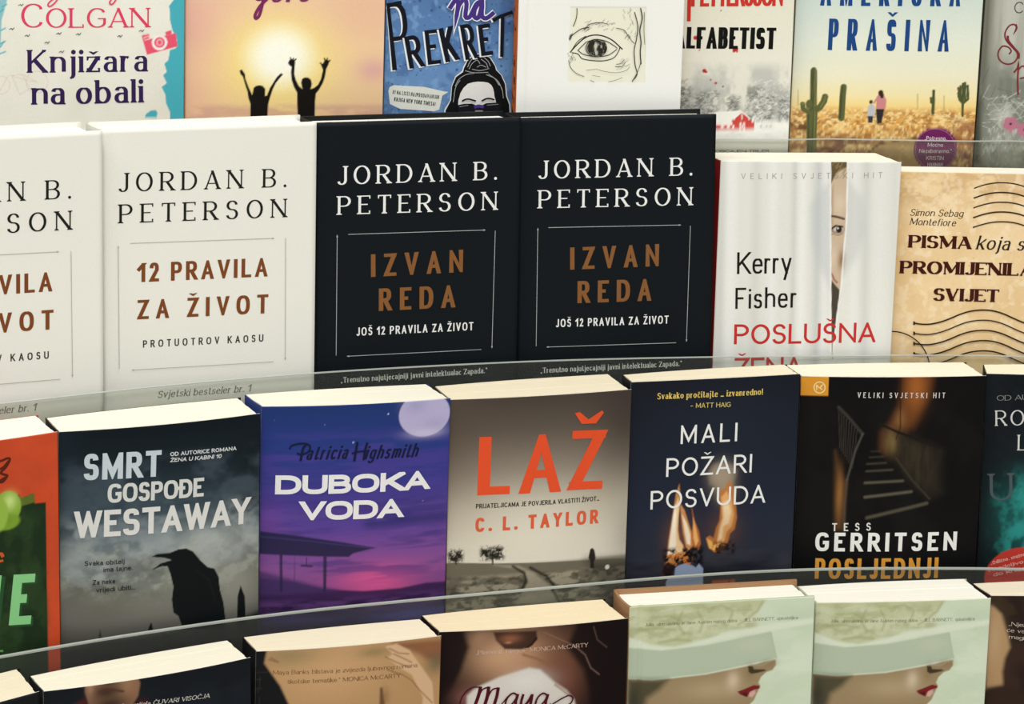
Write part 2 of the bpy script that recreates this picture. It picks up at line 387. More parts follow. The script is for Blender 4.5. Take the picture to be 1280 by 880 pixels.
def surface(name, h, rough, scale, amp):
    m = bpy.data.materials.new(name); nt, b = nodes_of(m)
    n = nt.nodes.new('ShaderNodeTexNoise'); n.inputs['Scale'].default_value = scale; n.inputs['Detail'].default_value = 5
    g = nt.nodes.new('ShaderNodeTexCoord'); nt.links.new(g.outputs['Object'], n.inputs['Vector'])
    mr = nt.nodes.new('ShaderNodeMapRange'); mr.inputs[3].default_value = 1 - amp; mr.inputs[4].default_value = 1 + amp; nt.links.new(n.outputs[0], mr.inputs[0])
    mx = nt.nodes.new('ShaderNodeMix'); mx.data_type = 'RGBA'; mx.blend_type = 'MULTIPLY'; mx.inputs[0].default_value = 1
    mx.inputs[6].default_value = rgb(h); nt.links.new(mr.outputs[0], mx.inputs[7]); nt.links.new(mx.outputs[2], b.inputs['Base Color'])
    b.inputs['Roughness'].default_value = rough; return m
def acrylic():
    m = bpy.data.materials.new('clear_acrylic'); m.use_nodes = True; nt = m.node_tree; nt.nodes.clear()
    out = nt.nodes.new('ShaderNodeOutputMaterial'); tr = nt.nodes.new('ShaderNodeBsdfTransparent'); tr.inputs[0].default_value = (.95, .96, .93, 1)
    gl = nt.nodes.new('ShaderNodeBsdfGlossy'); gl.inputs[0].default_value = (1, 1, 1, 1); gl.inputs['Roughness'].default_value = .12
    df = nt.nodes.new('ShaderNodeBsdfDiffuse'); df.inputs[0].default_value = (.55, .56, .50, 1)
    n = nt.nodes.new('ShaderNodeTexNoise'); n.inputs['Scale'].default_value = 25
    mr = nt.nodes.new('ShaderNodeMapRange'); mr.inputs[3].default_value = .03; mr.inputs[4].default_value = .06; nt.links.new(n.outputs[0], mr.inputs[0])
    m1 = nt.nodes.new('ShaderNodeMixShader'); nt.links.new(mr.outputs[0], m1.inputs[0]); nt.links.new(tr.outputs[0], m1.inputs[1]); nt.links.new(df.outputs[0], m1.inputs[2])
    fr = nt.nodes.new('ShaderNodeFresnel'); fr.inputs[0].default_value = 1.2
    m2 = nt.nodes.new('ShaderNodeMixShader'); nt.links.new(fr.outputs[0], m2.inputs[0]); nt.links.new(m1.outputs[0], m2.inputs[1]); nt.links.new(gl.outputs[0], m2.inputs[2])
    nt.links.new(m2.outputs[0], out.inputs[0]); return m

# ================================================================ mesh helpers
def link(name, me, parent=None, mat=None):
    o = bpy.data.objects.new(name, me); col.objects.link(o)
    if parent: o.parent = parent
    if mat and not me.materials: me.materials.append(mat)
    return o
def mesh_from(name, verts, faces):
    me = bpy.data.meshes.new(name); me.from_pydata(verts, [], faces); me.update(); return me
def extrude_outline(name, pts, z0, z1):
    """closed prism over an xy outline (counter-clockwise), metres"""
    n = len(pts)
    v = [(x, y, z0) for x, y in pts] + [(x, y, z1) for x, y in pts]
    f = [(i, (i + 1) % n, n + (i + 1) % n, n + i) for i in range(n)]
    f.append(tuple(range(n - 1, -1, -1))); f.append(tuple(range(n, 2 * n)))
    return mesh_from(name, v, f)
def join_boxes(name, outlines):
    V, F = [], []
    for pts, z0, z1 in outlines:
        b = len(V); n = len(pts)
        V += [(x, y, z0) for x, y in pts] + [(x, y, z1) for x, y in pts]
        F += [(b + i, b + (i + 1) % n, b + n + (i + 1) % n, b + n + i) for i in range(n)]
        F.append(tuple(b + i for i in range(n - 1, -1, -1))); F.append(tuple(b + n + i for i in range(n)))
    return mesh_from(name, V, F)
def depth_fn(w, bow, hinge):
    """y of the front cover surface (mm) at x mm from the spine"""
    def f(x):
        s = np.clip(x / w, 0, 1); y = -bow * 4 * s * (1 - s)
        if hinge: y = y + .9 * np.exp(-((x - 8) / 1.8) ** 2)
        return y
    return f
def cover_mesh(name, w, h, art, f, thick, rim):
    """front cover: a fine grid carrying the printed picture, with rim and back; mm in, metres out"""
    step = art['step']; d = art['dense']
    nx = max(8, int(w / step)); xs = np.linspace(0, w, nx + 1)
    if d:
        z0, z1 = max(0, d[0]), min(h, d[1])
        zs = [np.linspace(0, z0, max(2, int(z0 / 2)), endpoint=False)] if z0 > 0 else []
        zs.append(np.linspace(z0, z1, int((z1 - z0) / step), endpoint=z1 >= h))
        if z1 < h: zs.append(np.linspace(z1, h, max(2, int((h - z1) / 2))))
        zs = np.concatenate(zs)
    else: zs = np.linspace(0, h, max(8, int(h / step)) + 1)
    X, Z = np.meshgrid(xs, zs); Y = f(X)
    sx, sz = art['w'] / w, 1.0
    C = paint(X * sx, Z - h + art['h'], art['ops'])
    nz = len(zs); nc = nx + 1
    V = np.stack([X, Y, Z], -1).reshape(-1, 3)
    idx = np.arange(nz * nc).reshape(nz, nc)
    quads = np.stack([idx[:-1, :-1], idx[:-1, 1:], idx[1:, 1:], idx[1:, :-1]], -1).reshape(-1, 4)
    # rim: outer loop, pushed back by the board thickness
    loop = np.concatenate([idx[0, :], idx[1:, -1], idx[-1, -2::-1], idx[-2:0:-1, 0]])
    B = V[loop].copy(); B[:, 1] += thick
    base = len(V); n = len(loop); V = np.concatenate([V, B]); k = np.arange(n); k2 = (k + 1) % n
    rimq = np.stack([loop[k2], loop[k], base + k, base + k2], -1)
    # back: bridge bottom row to top row columns
    bot = base + np.arange(nc); top = base + (nc + nz - 1) - 1 + np.arange(nc)[::1]
    tops = base + (nc - 1) + (nz - 1) + np.arange(nc)      # runs right to left along the top edge
    tops = tops[::-1]
    backq = np.stack([bot[1:], bot[:-1], tops[:-1], tops[1:]], -1)
    Q = np.concatenate([quads, rimq, backq]).astype(np.int32)
    me = bpy.data.meshes.new(name)
    me.vertices.add(len(V)); me.vertices.foreach_set('co', (V / 1000).astype(np.float32).ravel())
    me.loops.add(len(Q) * 4); me.loops.foreach_set('vertex_index', Q.ravel())
    me.polygons.add(len(Q)); me.polygons.foreach_set('loop_start', np.arange(len(Q), dtype=np.int32) * 4)
    me.polygons.foreach_set('loop_total', np.full(len(Q), 4, np.int32))
    mi = np.zeros(len(Q), np.int32); mi[len(quads):] = 1
    me.materials.append(print_mat()); me.materials.append(rim)
    me.polygons.foreach_set('material_index', mi)
    sm = np.zeros(len(Q), bool); sm[:len(quads)] = True; me.polygons.foreach_set('use_smooth', sm)
    me.update(calc_edges=True)
    at = me.attributes.new('print', 'FLOAT_COLOR', 'POINT')
    cc = np.ones((len(V), 4), np.float32); cc[:nz * nc, :3] = C.reshape(-1, 3); at.data.foreach_set('color', cc.ravel())
    return me
def lettering_mesh(name, items, w, h, art, f):
    """items: polygons with their ink colour, laid a hair above the cover surface"""
    V, F, MI, mats = [], [], [], []
    sx = w / art['w']; dz = h - art['h']
    for k, (polys, colr, metal) in enumerate(items):
        m = solid(colr, .38 if metal else .5, metal)
        if m not in mats: mats.append(m)
        mi = mats.index(m); lift = .08 + .07 * k
        for ip, p in enumerate(polys):
            q = []
            for x, z in p:
                x = x * sx; z = z + dz
                q.append((min(max(x, .05), w - .05), min(max(z, .05), h - .05)))
            b = len(V)
            for x, z in q: V.append((x / 1000, (float(f(np.float64(x))) - lift - .005 * (ip % 12)) / 1000, z / 1000))
            F.append(tuple(range(b, b + len(q)))); MI.append(mi)
    me = mesh_from(name, V, F)
    for m in mats: me.materials.append(m)
    me.polygons.foreach_set('material_index', MI)
    return me
def simple_ribbon(pts, w):
    out = []
    # long segments are divided so that they follow a bowed cover
    P = [pts[0]]
    for a, b in zip(pts, pts[1:]):
        n = max(1, int(math.hypot(b[0] - a[0], b[1] - a[1]) / 8))
        for i in range(1, n + 1): P.append((a[0] + (b[0] - a[0]) * i / n, a[1] + (b[1] - a[1]) * i / n))
    return ribbon(P, [w / 2] * len(P), w * .15, w * .15)

METAL = {'#824a26': .2, '#8c5e36': .25}
ART = {}
ART['seaside'] = dict(w=129.7, h=200, dense=(80, 165), step=0.65, ops=[
 ('fill','#e9e6da'),
 ('cloud',5.74,126.53,78.66,158.68,10,30,30,0.55,0.4,'#dfdccc',0.5,3),
 ('poly',[(121.93,238.81),(122.17,158.71),(119.07,154.69),(119.77,150.63),(119.8,145.22),(121.48,138.42),(124.67,131.59),(124.02,126.15),(119.92,124.85),(118.87,118.05),(116.15,115.63),(117.82,109.87),(115.24,107.86),(117.87,102.34),(114.32,99.66),(117.09,94.13),(117.4,88.63),(120.18,82.38),(119.91,35.25),(135.7,34.84),(134.06,238.88)],'#49abb9',1,0.6),
 ('dashes',40,-1.75,8.07,119.18,185.59,2,5,20,60,1,'#49abb9',0.9,5),
 ('poly',[(-31.36,237.55),(-33.14,119.48),(5.47,119.13),(6.2,127.17),(6.78,132.52),(7.43,145.86),(9.05,151.18),(11.21,159.15),(12.44,237.94)],'#49abb9',0.75,1),
 ('poly',[(102.65,78.32),(103.74,81.32),(107.14,83.73),(110.56,83.94),(111.67,81.86),(110.87,78.16)],'#49abb9',1,0.8),
 ('line',[(5.92,98.28),(11.29,108.35),(20.53,109.63),(25.75,100.13),(19.1,95.46),(13.92,108.33)],0.5,'#d9b9b4',0.6,0.6),
 ('line',[(37.72,104.08),(37.13,101.18),(35.48,98.76),(33.02,97.18),(30.16,96.71),(27.34,97.41),(25.01,99.17),(23.54,101.72),(23.15,104.64),(23.91,107.49),(25.69,109.8),(28.22,111.23),(31.1,111.54),(33.88,110.68),(36.11,108.78),(37.44,106.16),(37.67,103.21)],0.5,'#d9b9b4',0.6,0.6),
 ('line',[(12.55,102.27),(12.06,99.91),(10.71,97.93),(8.72,96.64),(6.39,96.25),(4.1,96.82),(2.22,98.25),(1.02,100.33),(0.72,102.71),(1.34,105.04),(2.8,106.93),(4.86,108.1),(7.2,108.35),(9.45,107.65),(11.25,106.11),(12.33,103.97),(12.5,101.56)],0.5,'#d9b9b4',0.6,0.6),
 ('line',[(20.53,109.63),(30.42,104.14),(23.14,105.56),(13.92,108.33)],0.5,'#d9b9b4',0.6,0.6),
 ('poly',[(100.55,134.85),(105.57,135.88),(106.26,132.48),(116.59,134.68),(123.95,136.36),(125.11,127.23),(104.26,121.78)],'#e4566e',1,0.8),
 ('poly',[(116.58,137.12),(120.66,138.43),(121.23,135.71),(117.14,134.67)],'#e4566e',1,0.8),
 ('disc',112.8,130.1,5.29,5.29,0,'#f1e6e2',1,0.6),
 ('disc',112.8,130.1,3.58,3.58,0,'#e4566e',1,0.6),
 ('disc',112.8,130.1,2.43,2.43,0,'#eda5ad',1,0.6),
 ('disc',112.8,130.1,1.29,1.29,0,'#e4566e',1,0.6),
 ('poly',[(102.18,133.88),(105.57,134.52),(105.85,132.35),(102.6,131.57)],'#f1e6e2',1,0.8),
 ('poly',[(102.46,133.47),(105.44,134.12),(105.58,132.76),(102.73,131.98)],'#e4566e',1,0.8),
 ('line',[(100.55,135.12),(105.56,136.56)],0.5,'#e4b0b0',0.8,0.6),
], text=[
 ('cover_text',None,[(18.52,155.42),(18.82,155.61),(19.14,155.83),(19.45,156.03),(19.74,156.17),(19.97,156.22),(20.12,156.11),(20.2,155.86),(20.26,155.58),(20.34,155.36),(20.48,155.29),(20.7,155.41),(20.96,155.66),(21.24,155.98),(21.53,156.32),(21.81,156.62)],0.45,'#4c4a40'),
 ('cover_text',None,[(12.48,139.58),(12.79,139.76),(13.11,139.98),(13.42,140.18),(13.7,140.33),(13.93,140.37),(14.08,140.26),(14.17,140.02),(14.23,139.73),(14.31,139.51),(14.45,139.44),(14.66,139.56),(14.92,139.81),(15.2,140.13),(15.5,140.47),(15.77,140.77)],0.45,'#4c4a40'),
 ('cover_text',None,[(22.57,135),(22.87,135.18),(23.19,135.4),(23.51,135.6),(23.79,135.75),(24.02,135.79),(24.17,135.68),(24.26,135.43),(24.32,135.15),(24.4,134.93),(24.54,134.85),(24.76,134.98),(25.02,135.22),(25.3,135.55),(25.59,135.89),(25.87,136.19)],0.45,'#4c4a40'),
 ('cover_text',None,[(43.46,136.37),(43.77,136.56),(44.09,136.77),(44.4,136.97),(44.69,137.12),(44.92,137.17),(45.07,137.05),(45.16,136.81),(45.22,136.52),(45.31,136.29),(45.45,136.22),(45.66,136.35),(45.92,136.59),(46.21,136.92),(46.5,137.26),(46.78,137.56)],0.45,'#4c4a40'),
 ('cover_text',None,[(56.49,135.89),(56.79,136.07),(57.12,136.29),(57.43,136.49),(57.72,136.64),(57.95,136.68),(58.11,136.57),(58.2,136.32),(58.26,136.04),(58.34,135.81),(58.48,135.74),(58.7,135.86),(58.96,136.11),(59.25,136.43),(59.54,136.77),(59.82,137.08)],0.45,'#4c4a40'),
 ('cover_text',None,[(84.21,134.32),(84.52,134.51),(84.85,134.73),(85.17,134.93),(85.46,135.07),(85.69,135.12),(85.85,135.01),(85.94,134.76),(86,134.47),(86.09,134.24),(86.23,134.17),(86.45,134.29),(86.71,134.54),(87,134.86),(87.3,135.21),(87.58,135.51)],0.45,'#4c4a40'),
 ('cover_text',None,[(98.78,137.84),(99.1,138.03),(99.42,138.24),(99.74,138.44),(100.03,138.59),(100.27,138.64),(100.43,138.52),(100.52,138.27),(100.58,137.99),(100.67,137.76),(100.81,137.69),(101.03,137.81),(101.3,138.06),(101.59,138.38),(101.88,138.72),(102.16,139.03)],0.45,'#4c4a40'),
 ('cover_text',None,[(35.61,130.37),(35.92,130.56),(36.24,130.78),(36.55,130.98),(36.84,131.12),(37.07,131.17),(37.22,131.06),(37.31,130.81),(37.37,130.52),(37.45,130.3),(37.6,130.23),(37.81,130.35),(38.07,130.6),(38.36,130.92),(38.65,131.26),(38.93,131.56)],0.45,'#4c4a40'),
 ('cover_text',None,[(45.13,124.12),(45.44,124.31),(45.76,124.53),(46.08,124.73),(46.36,124.87),(46.6,124.92),(46.75,124.81),(46.84,124.56),(46.9,124.27),(46.98,124.05),(47.13,123.97),(47.34,124.1),(47.6,124.35),(47.89,124.67),(48.18,125.01),(48.46,125.31)],0.45,'#4c4a40'),
 ('author_lettering','C',20.24,140.76,34.74,140.7,16.02,'#dd3f60',dict(w=0.13,c=0.4,serif=0.05,s=1.15)),
 ('author_lettering','OLGAN',36.59,140.56,105.82,140.48,13.16,'#dd3f60',dict(w=0.14,c=0.4,serif=0.09,s=1.15)),
 ('author_lettering',None,[(45.96,164.44),(45.58,163.34),(45.21,162.21),(44.84,161.1),(44.43,160.05),(43.96,159.11),(43.4,158.28),(42.77,157.52),(42.11,156.84),(41.47,156.26),(40.9,155.78),(40.4,155.41),(39.92,155.13),(39.49,154.95),(39.11,154.86),(38.78,154.85),(38.51,154.97),(38.27,155.2),(38.1,155.51),(38,155.85),(38,156.19),(38.1,156.52),(38.28,156.86),(38.55,157.23),(38.9,157.62),(39.33,158.05),(39.86,158.53),(40.51,159.06),(41.22,159.61),(41.95,160.17),(42.64,160.71)],1.1,'#dd4f6c'),
 ('author_lettering',None,[(84.58,164.32),(84.32,163.35),(84.06,162.35),(83.8,161.37),(83.53,160.44),(83.25,159.64),(82.94,158.94),(82.63,158.34),(82.3,157.81),(81.97,157.35),(81.64,156.96),(81.29,156.63),(80.91,156.35),(80.54,156.15),(80.19,156.04),(79.9,156.03),(79.62,156.15),(79.37,156.38),(79.15,156.69),(79,157.04),(78.96,157.38),(79.04,157.72),(79.24,158.09),(79.5,158.47),(79.78,158.87),(80.03,159.25)],1.1,'#dd4f6c'),
 ('title_lettering','Knji\u017eara',24.24,110.41,104.72,110.47,15.45,'#33204e',dict(w=0.18,c=0.4,serif=0.04,s=1)),
 ('title_lettering','na',27,88.88,48.99,88.89,16.02,'#33204e',dict(w=0.18,c=0.4,serif=0.04,s=1)),
 ('title_lettering','obali',56.36,88.93,101.8,89.46,16.02,'#33204e',dict(w=0.18,c=0.4,serif=0.04,s=1)),
])
ART['sunset'] = dict(w=136.01, h=200, dense=(80, 165), step=0.65, ops=[
 ('grad',[(211.97,'#e3b89a'),(157.9,'#eac3a2'),(123.7,'#efcba0'),(86.39,'#edc79a'),(72.48,'#dcae8e')]),
 ('glow',61.69,112.68,41.08,31.16,'#f5dc84',0.95),
 ('glow',1.73,138.52,24.08,31.16,'#dfa79c',0.75),
 ('glow',124.42,149.95,28.33,22.66,'#e6b696',0.6),
 ('glow',129.39,109.88,12.75,8.5,'#dba5a2',0.8),
 ('glow',1.86,93.32,17,21.25,'#e6b49c',0.6),
 ('glow',64.37,118.2,26.91,23.37,'#f9e98a',0.9),
 ('disc',64.36,118.89,19.83,18.13,0,'#fdfbea',1,22),
 ('cloud',-0.79,136.88,69.82,85.46,6,18,5,0.45,0.3,'#c99a8c',0.6,11),
 ('poly',[(36.85,109.62),(38.48,110.18),(40.55,107.15),(40.99,103.7),(43.37,97.49),(45.74,92.65),(46.51,97.49),(48.14,98.87),(50.6,99.43),(52.93,98.87),(54.6,96.8),(54.51,91.95),(55.74,92.23),(57.75,97.49),(61.11,103.02),(62.46,105.09),(65.17,107.72),(66.69,106.89),(64.53,104.4),(61.82,100.95),(59.81,96.79),(57.82,90.56),(56.76,86.4),(55.95,72.5),(44.55,72.53),(44.42,86.42),(43.02,90.57),(42.43,94.72),(40.61,100.25),(39.21,105.08),(37.42,107.14)],'#15120f',1,0.8),
 ('poly',[(69.89,114.76),(70.96,116.83),(72.6,117.52),(73.98,116.83),(74.96,115.45),(74.59,112),(74.38,107.17),(75.54,103.02),(77.66,98.86),(80.03,96.78),(79.14,100.94),(79.66,103.71),(81.71,104.81),(84.05,104.67),(85.86,103.29),(86.6,100.23),(85.82,96.77),(88.02,97.46),(90.75,99.54),(92.76,103.69),(94.04,109.93),(92.61,113.39),(93.97,114.35),(95.31,116.84),(96.96,117.12),(98.5,116.15),(97.71,113.39),(96.38,110.62),(95.5,105.08),(94.18,100.92),(91.49,96.06),(89.46,93.57),(88.99,87.72),(88.95,72.38),(77.32,72.43),(76.58,86.36),(76.48,94),(74.22,98.17),(72.51,103.02),(72.03,108.55),(72.4,112),(70.59,113.38)],'#15120f',1,0.8),
 ('line',[(73.3,116.83),(73.69,117.93)],1,'#15120f',1,0.6),
 ('line',[(72.34,116.83),(71.49,118.21)],1,'#15120f',1,0.6),
 ('line',[(73.99,116.14),(75.35,117.38)],1,'#15120f',1,0.6),
 ('line',[(95.74,116.15),(94.88,117.95)],1,'#15120f',1,0.6),
 ('line',[(96.7,116.15),(96.95,117.95)],1,'#15120f',1,0.6),
 ('line',[(97.68,115.46),(98.77,116.57)],1,'#15120f',1,0.6),
 ('line',[(93.29,113.8),(92.17,114.77)],1,'#15120f',1,0.6),
], text=[
 ('title_lettering',None,[(53.75,166.29),(53.03,166.47),(52.31,166.72),(51.59,166.93),(50.89,167),(50.22,166.81),(49.53,166.29),(48.83,165.51),(48.17,164.58),(47.63,163.61),(47.27,162.72),(47.12,161.84),(47.14,160.9),(47.28,160),(47.53,159.22),(47.85,158.65),(48.3,158.28),(48.89,158.06),(49.55,158),(50.23,158.1),(50.84,158.39),(51.4,158.93),(51.94,159.72),(52.46,160.64),(52.99,161.6),(53.52,162.49)],1.9,'#7a2a5c'),
 ('title_lettering',None,[(54.02,166.56),(53.82,165.38),(53.62,164.21),(53.42,163.03),(53.22,161.83),(52.99,160.58),(52.76,159.27),(52.52,157.9),(52.27,156.51),(52,155.13),(51.7,153.77),(51.38,152.37),(51.02,150.91),(50.65,149.49),(50.26,148.22),(49.86,147.21),(49.43,146.47),(48.95,145.92),(48.47,145.54),(48.04,145.34),(47.71,145.29),(47.45,145.42),(47.22,145.74),(47.08,146.21),(47.04,146.8),(47.14,147.47),(47.42,148.3),(47.84,149.28),(48.36,150.35),(48.95,151.42),(49.54,152.39),(50.17,153.28),(50.86,154.13),(51.59,154.95),(52.32,155.74),(53.04,156.5),(53.74,157.21),(54.44,157.87),(55.14,158.51),(55.84,159.14),(56.54,159.78)],2.2,'#7a2a5c'),
 ('title_lettering','ore',56.85,156.25,84.13,156.93,16.29,'#7a2a5c',dict(w=0.17,c=0.5,slant=0.25)),
])
